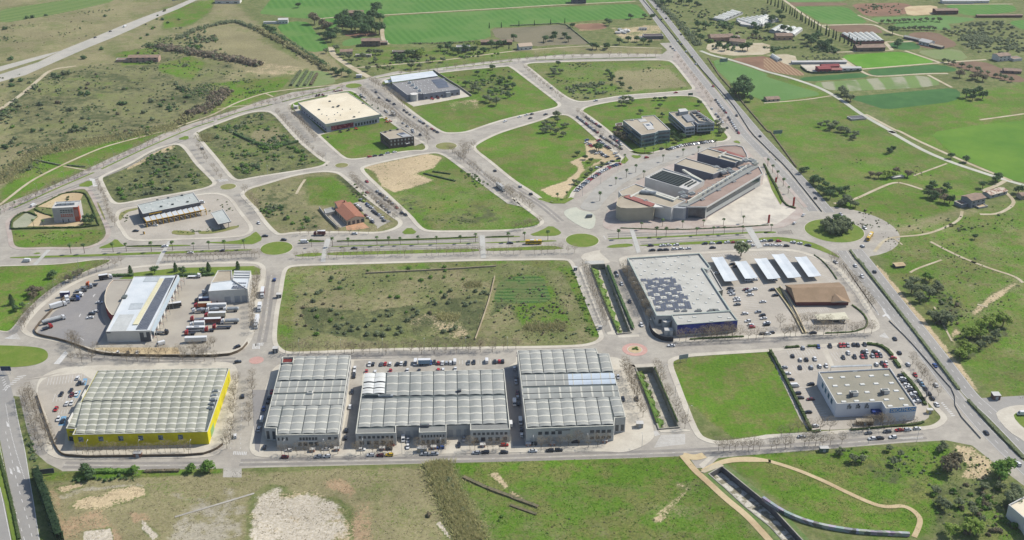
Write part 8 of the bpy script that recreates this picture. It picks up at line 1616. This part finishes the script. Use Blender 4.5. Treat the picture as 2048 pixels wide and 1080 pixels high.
for i, (x, y) in enumerate(((303, 985), (785, 975), (1248, 955))): boxthing("recycling_shed", "red-topped bin shelter before the middle hall, %s of three" % ("leftmost", "middle", "rightmost")[i], "bin shelter", "v3", x, y, (2.6, 1.8, 1.6), MATS["terracotta_box"])
for i, (x, y) in enumerate(((245, 912), (452, 908), (905, 885))): boxthing("recycling_shed", "red-topped bin shelter before the right hall, %s of three" % ("leftmost", "middle", "rightmost")[i], "bin shelter", "v4", x, y, (2.6, 1.8, 1.6), MATS["terracotta_box"])
def board(t, x, y, w_, h, m, label, rz=0., z0=2.5, name="billboard", cat="billboard"):
    c = G(t, x, y); r = root(name, label, cat, (*c, 0)); b_ = MB(); b_.box((c[0], c[1], z0+h/2), (w_, .25, h), m, rz); b_.build("panel", r)
    for s in (-.35, .35): b_ = MB(); b_.tube((c[0]+s*w_*math.cos(rz), c[1]+s*w_*math.sin(rz), 0), (c[0]+s*w_*math.cos(rz), c[1]+s*w_*math.sin(rz), z0), .12, .12, METAL, 5); b_.build("post", r)
board("a3", 1680, 505, 10, 4, mat("board_grey", (130,150,140)), "grey-green billboard in the field beyond the highway", .3); board("b4", 105, 50, 9, 3.5, MATS["board_grey"], "grey billboard near the top of the right meadow", .2); board("c3", 1365, 800, 6, 3, GREYW, "small grey board in the corner of the green plot", .3, 2); board("d1", 335, 610, 8, 3, DARKW, "dark billboard below the bottom left corner street", .2, .6); board("yl", 50, 318, 6, 3, mat("sign_navy", (70,84,110)), "dark blue road sign over the left slip road", 0, 2.4, "road_sign", "road sign"); board("dec", 1530, 680, 7, 5, DARKW, "dark tall billboard edge-on beside the sports shop hedge", 1.1, 1.5); board("a3", 1420, 765, 5, 2.4, MATS["green_hut"], "green direction board above the white banded office", .1, 2, "road_sign", "road sign"); board("a1", 1400, 30, 14, 4, mat("gantry_blue", (70,90,150)), "blue gantry sign over the motorway", .4, 5, "road_sign", "road sign"); board("til", 700, 1000, .1, .1, PALE, "") if False else None
def totem(t, x, y, h, label): c = G(t, x, y); r = root("sign_totem", label, "totem", (*c, .15)); b_ = MB(); b_.box((c[0], c[1], h/2+.15), (1.6, .7, h), REDM, .6); b_.build("totem_panel", r); b_ = MB(); b_.box((c[0], c[1], .3), (2.4, 1.4, .35), CONC, .6); b_.build("totem_base", r)
totem("b4", 230, 605, 8, "tall red advertising totem near the plaza's right corner"); totem("b4", 92, 415, 4.5, "short red totem on the plaza hedge by the highway"); totem("b4", 35, 735, 7, "tall red mast-like totem at the plaza's lower edge")
c = G("c4", 1245, 20); 
# farmhouses and barns
WALLT = mat("rendered_wall", (206,192,170), (188,174,152), s1=.3, s2=1.2)
def house(name, label, t, x, y, w_, d, he, hr, rz=0., wm=None, rm=None, cat="house", flat=False, win=3, extra=None):
    c = G(t, x, y); r = root(name, label, cat, (*c, 0)); co, si = math.cos(rz), math.sin(rz); P_ = lambda a, b_: (c[0]+a*co-b_*si, c[1]+a*si+b_*co)
    q = [P_(-w_/2, d/2), P_(w_/2, d/2), P_(w_/2, -d/2), P_(-w_/2, -d/2)]
    if flat: shell(r, q, he, wm or WALLT, rm or PALE, ph=.4)
    else: gable(r, *q, he, hr, wm or WALLT, rm or TILE_O, axis=0)
    if win:
        windows(r, q[3], q[2], win, .9, 2.1, .35)
        if he > 5: windows(r, q[3], q[2], win, 3.8, 5., .35)
    if extra:
        ex, ey, ew, ed, eh = extra; q2 = [P_(ex-ew/2, ey+ed/2), P_(ex+ew/2, ey+ed/2), P_(ex+ew/2, ey-ed/2), P_(ex-ew/2, ey-ed/2)]; shell(r, q2, eh, wm or WALLT, rm or TILE_O, ph=.15, wname="annex_wall", rname="annex_roof")
    return r
house("farmhouse", "grey two-storey farmhouse with ruined outbuildings in the right meadow", "b4", 1640, 585, 15, 11, 6.5, 8, .45, mat("grey_render", (160,164,168), (144,148,152)), TILE_O, extra=(-11, 2, 6, 8, 3))
house("barn", "long low barn with a half-collapsed white roof beside the grey farmhouse", "b4", 1815, 510, 20, 8, 3, 4.2, .5, GREYW, mat("patchy_roof", (214,200,180), (150,110,90), s1=.25, s2=1., thr=(.48,.54))); house("ruin", "small ruined walls below the grey farmhouse", "b4", 1705, 605, 9, 6, 1.4, 2, .4, CONC, SAND, flat=True, win=0); house("shed", "tiny farm shed at the right edge, east of the grey farmhouse", "b4", 2035, 535, 7, 6, 3.4, 4.4, .3)
house("ruin", "collapsed white slab building in the right meadow", "b4", 1050, 378, 11, 3.5, 1.6, 2, .35, CONC, WHITE, flat=True, win=0); house("ruin", "roofless rectangular ruin beside the long farm road", "a4", 730, 935, 16, 9, 1.6, 2, .25, CONC, DARKW, flat=True, win=0); house("farmhouse", "pinkish ruined farmhouse half hidden in trees at the upper left", "a1", 1140, 480, 34, 12, 5.5, 7, .05, mat("pink_wall", (206,170,150), (180,150,132), s1=.3, s2=1.), TILE_O, win=5, extra=(-24, 0, 14, 8, 3))
house("farmhouse", "white farmhouse with long walled yard left of the wheat field", "a2", 225, 180, 12, 10, 5, 6, .1, WHITE, PALE, extra=(-16, -2, 18, 4, 2.6)); house("farmhouse", "stone farmhouse peeping out behind the pine grove", "a2", 795, 135, 20, 12, 7, 9, 0.05); house("farmhouse", "brown stone farmhouse below the pine grove", "a2", 915, 355, 22, 12, 6.5, 8.4, .05, mat("stone_wall", (140,120,104), (120,104,90), s1=.3, s2=1.), TILE_O, extra=(15, 3, 9, 8, 3.4)); house("house", "small pinkish house beside the smallholding track", "a2", 720, 425, 14, 9, 4, 5.8, .2)
house("house", "flat grey house inside the wood above the ring road", "a2", 1640, 395, 16, 9, 5, 6, 0, GREYW, GREYR, flat=True); house("house", "long low house with tiled roof left of the vineyard lane", "a2", 1900, 345, 38, 9, 3.4, 5, .02, MATS["stone_wall"], TILE_O); house("house", "white gabled house beside the vineyard", "a3", 115, 385, 16, 10, 4.5, 7, .3, WHITE, mat("pale_tile", (206,184,160))); house("house", "grey terrace house in the smallholding gardens", "a2", 855, 445, 18, 5, 2.6, 3.4, 0, WALLT, BEIGER, flat=True); house("house", "low flat shed behind the wood, pale roof", "a2", 1170, 418, 26, 5, 2.6, 3, 0, TILE_O, TILE_O, flat=True)
house("farmhouse", "farmhouse on the horizon edge above the wheat field", "a3", 540, 20, 20, 12, 8, 10, 0, DARKW, TILE_O); house("villa", "red-roofed villa among trees beyond the highway", "a3", 1660, 315, 28, 14, 5, 7.5, .1, mat("orange_wall", (212,170,140)), TILE_O, extra=(18, -2, 8, 8, 5)); house("villa", "brown villa with dark hedge right of the red-roofed one", "a3", 1790, 350, 18, 12, 5, 7, -.3); house("house", "dark flat workshop beside the scrapyard", "a3", 1125, 300, 24, 11, 4, 5, .05, DARKW, mat("dark_roof", (96,84,84)), flat=True); house("shed", "small white shed in the scrapyard", "a3", 1045, 235, 10, 4, 2.6, 3, 0, WHITE, PALE, flat=True); house("shed", "second white shed below in the scrapyard", "a3", 1040, 305, 12, 5, 2.6, 3, 0, WHITE, PALE, flat=True)
for i, (x, y) in enumerate(((850, 262), (880, 250), (905, 245), (930, 250), (870, 240), (900, 262))): house("scrap_pile", "pile of pale scrap in the yard by the highway", "a3", x, y, 6, 4, 1.6, 2.4, i*.5, METAL, PALE, "scrap pile", win=0)
house("barn", "long red shed in the hedged farmyard, rearmost", "a4", 515, 535, 20, 8, 3, 4.4, .1, mat("red_shed", (150,70,70)), MATS["red_shed"]); house("barn", "square dark red shed in the hedged farmyard", "a4", 465, 560, 14, 12, 4, 5, .1, MATS["red_shed"], MATS["red_shed"]); house("barn", "brown red shed at the right of the hedged farmyard", "a4", 540, 562, 18, 8, 2.8, 4, .05, mat("rose_shed", (170,110,100)), MATS["rose_shed"]); house("barn", "long white open shed at the back of the hedged farmyard", "a4", 430, 500, 62, 6, 2.6, 3.4, .03, GREYW, PALE, win=0); house("house", "white farm building at the right of the hedged farmyard", "a4", 680, 552, 22, 6, 3, 4, .02, WHITE, PALE)
house("barn", "white barn at the end of long dark sheds", "a4", 1280, 350, 14, 12, 4, 6, -.9, WHITE, PALE); house("barn", "long dark low shed beside the white barn, left one", "a4", 1205, 322, 34, 6, 2.6, 3.4, -.9, DARKW, GREYR, win=0); house("barn", "long low shed right of the white barn", "a4", 1320, 365, 30, 6, 2.6, 3.4, -.9, DARKW, BEIGER, win=0); house("farmhouse", "pale house with red-brown yard by the far right brown field", "a4", 1865, 470, 16, 12, 6, 7.5, .3, WHITE, TILE_O, extra=(14, -6, 12, 10, 3)); house("barn", "brown farm shed at the far right corner below the pale house", "a4", 1950, 570, 18, 10, 3, 4.5, -.2, TILE_O, TILE_O)
house("barn", "brown walled barn beside the far white sheds", "a4", 1425, 105, 30, 12, 5, 6.5, .05, mat("brown_wall", (120,84,72)), TILE_O); house("barn", "low stone barn below the tunnel greenhouses", "a4", 825, 392, 34, 14, 4.5, 6.5, .08, MATS["stone_wall"], TILE_O); house("house", "red-roofed house left of the cypress row", "a4", 150, 305, 20, 12, 5, 7, .05, MATS["orange_wall"], TILE_O); house("barn", "white farm sheds on the top edge of the view", "a4", 1520, 22, 44, 10, 3.5, 5, 0, WHITE, PALE, win=0); house("barn", "small white sheds at the top right edge", "a4", 1690, 20, 26, 6, 3, 4, 0, WHITE, PALE, win=0); house("house", "small ruined house in the meadow beside the highway clump", "a4", 60, 790, 14, 9, 2.6, 4, .2); house("farmhouse", "white and terracotta villa at the top left edge", "a1", 1800, 20, 34, 12, 4.5, 6.5, .0, WHITE, TILE_O)
house("barn", "dark walled farm block at the far right top", "a4", 1850, 135, 60, 5, 3, 3.6, .02, MATS["brown_wall"], TILE_O, win=0); house("shed", "tiny dark hut in the right meadow near a path", "c4", 1060, 50, 7, 5, 1.6, 2.2, .2, DARKW, SAND, win=0)
OUTR = PP("d4 1740,915 1900,830 1990,900 1990,1080 1880,1060 1850,1010"); r = root("building", "cropped white-walled building at the bottom right edge", "building", (*centroid(OUTR), 0)); shell(r, OUTR, 7.5, WHITE, CREAM, ph=1.)
# greenhouses
def greenhouse(label, s, n, h, m=None, rows='a', rise=1.6, wall_=None):
    q = PP(s, h); r = root("greenhouse", label, "greenhouse", (*centroid(q), 0)); b_ = MB(); b_.side(q, 0, h, wall_ or PALE); b_.poly(q, h-.25, PALE); b_.build("wall", r); vband(r, s, h, n, rows, rise, 5, m or mat("greenhouse_film", (230,230,220), (214,214,202), rough=.4)); return r
greenhouse("row of white plastic tunnel greenhouses with a red-brown front wall", "a4 610,262 870,258 950,322 725,328", 6, 3, wall_=mat("red_block", (176,120,108))); greenhouse("long white greenhouse tunnels beyond the highway, left group", "a3 1600,142 1760,78 1835,98 1690,158", 5, 2.6); greenhouse("broad white greenhouse roofs beyond the highway, right group", "a3 1780,150 2030,118 2120,150 1950,205 1820,190", 7, 2.6); greenhouse("white greenhouse beside the cypress row", "a4 40,235 115,195 305,225 240,272", 4, 3, rows='b'); greenhouse("far left white greenhouse block in the gardens", "a4 -60,150 30,122 80,138 -10,195", 4, 3, rows='b'); greenhouse("single white arched tunnel beside the farm lane", "a4 48,445 80,432 145,470 105,482", 1, 1.2, rise=3.)
# ---------------------------------------------------------------- air
HZ = mat  # (kept simple: one even volume round the whole scene)
def haze(dens):
    b_ = MB(); x0, x1, y0, y1, z0, z1 = -12000, 12000, -4000, 17000, -8, 420
    m = bpy.data.materials.new("haze"); m.use_nodes = True; nt = m.node_tree; nt.nodes.remove(nt.nodes["Principled BSDF"])
    v = nt.nodes.new("ShaderNodeVolumePrincipled"); v.inputs["Color"].default_value = (.84, .9, 1, 1); v.inputs["Density"].default_value = dens; v.inputs["Anisotropy"].default_value = .2
    nt.links.new(v.outputs[0], nt.nodes["Material Output"].inputs["Volume"])
    b_.box(((x0+x1)/2, (y0+y1)/2, (z0+z1)/2), (x1-x0, y1-y0, z1-z0), m); o = b_.build("haze"); o["kind"] = "stuff"; o["label"] = "thin pale haze in the air"; return o
# ---------------------------------------------------------------- labels: tell look-alikes apart by their order in the view
bpy.context.view_layer.update()
ORD = ["first", "second", "third", "fourth", "fifth", "sixth", "seventh", "eighth", "ninth", "tenth"]
def ordw(i): return ORD[i] if i < 10 else "%d%s" % (i+1, "th" if 10 <= i % 100 < 20 else {0: "st", 1: "nd", 2: "rd"}.get(i % 10, "th"))
by = {}
for o in THINGS: by.setdefault(o["label"], []).append(o)
for lb, lst in by.items():
    if len(lst) == 1: continue
    lst.sort(key=lambda o: proj(o.location.x, o.location.y)[0]); n = len(lst)
    for i, o in enumerate(lst):
        if n == 2: q = ("left one", "right one")[i]
        elif i == 0: q = "leftmost"
        elif i == n-1: q = "rightmost"
        elif n <= 16 or i < n/2: q = ordw(i)+" from left"
        else: q = ordw(n-1-i)+" from right"
        o["label"] = lb+", "+q
LONG = [o["label"] for o in THINGS if len(o["label"].split()) > 16]
print("LONG", len(LONG), sorted(set(" ".join(l.split(",")[0].split()) for l in LONG))[:40])
haze(.000036)
for o in LONG and THINGS:
    if len(o["label"].split()) > 16: print("L:", o["label"])
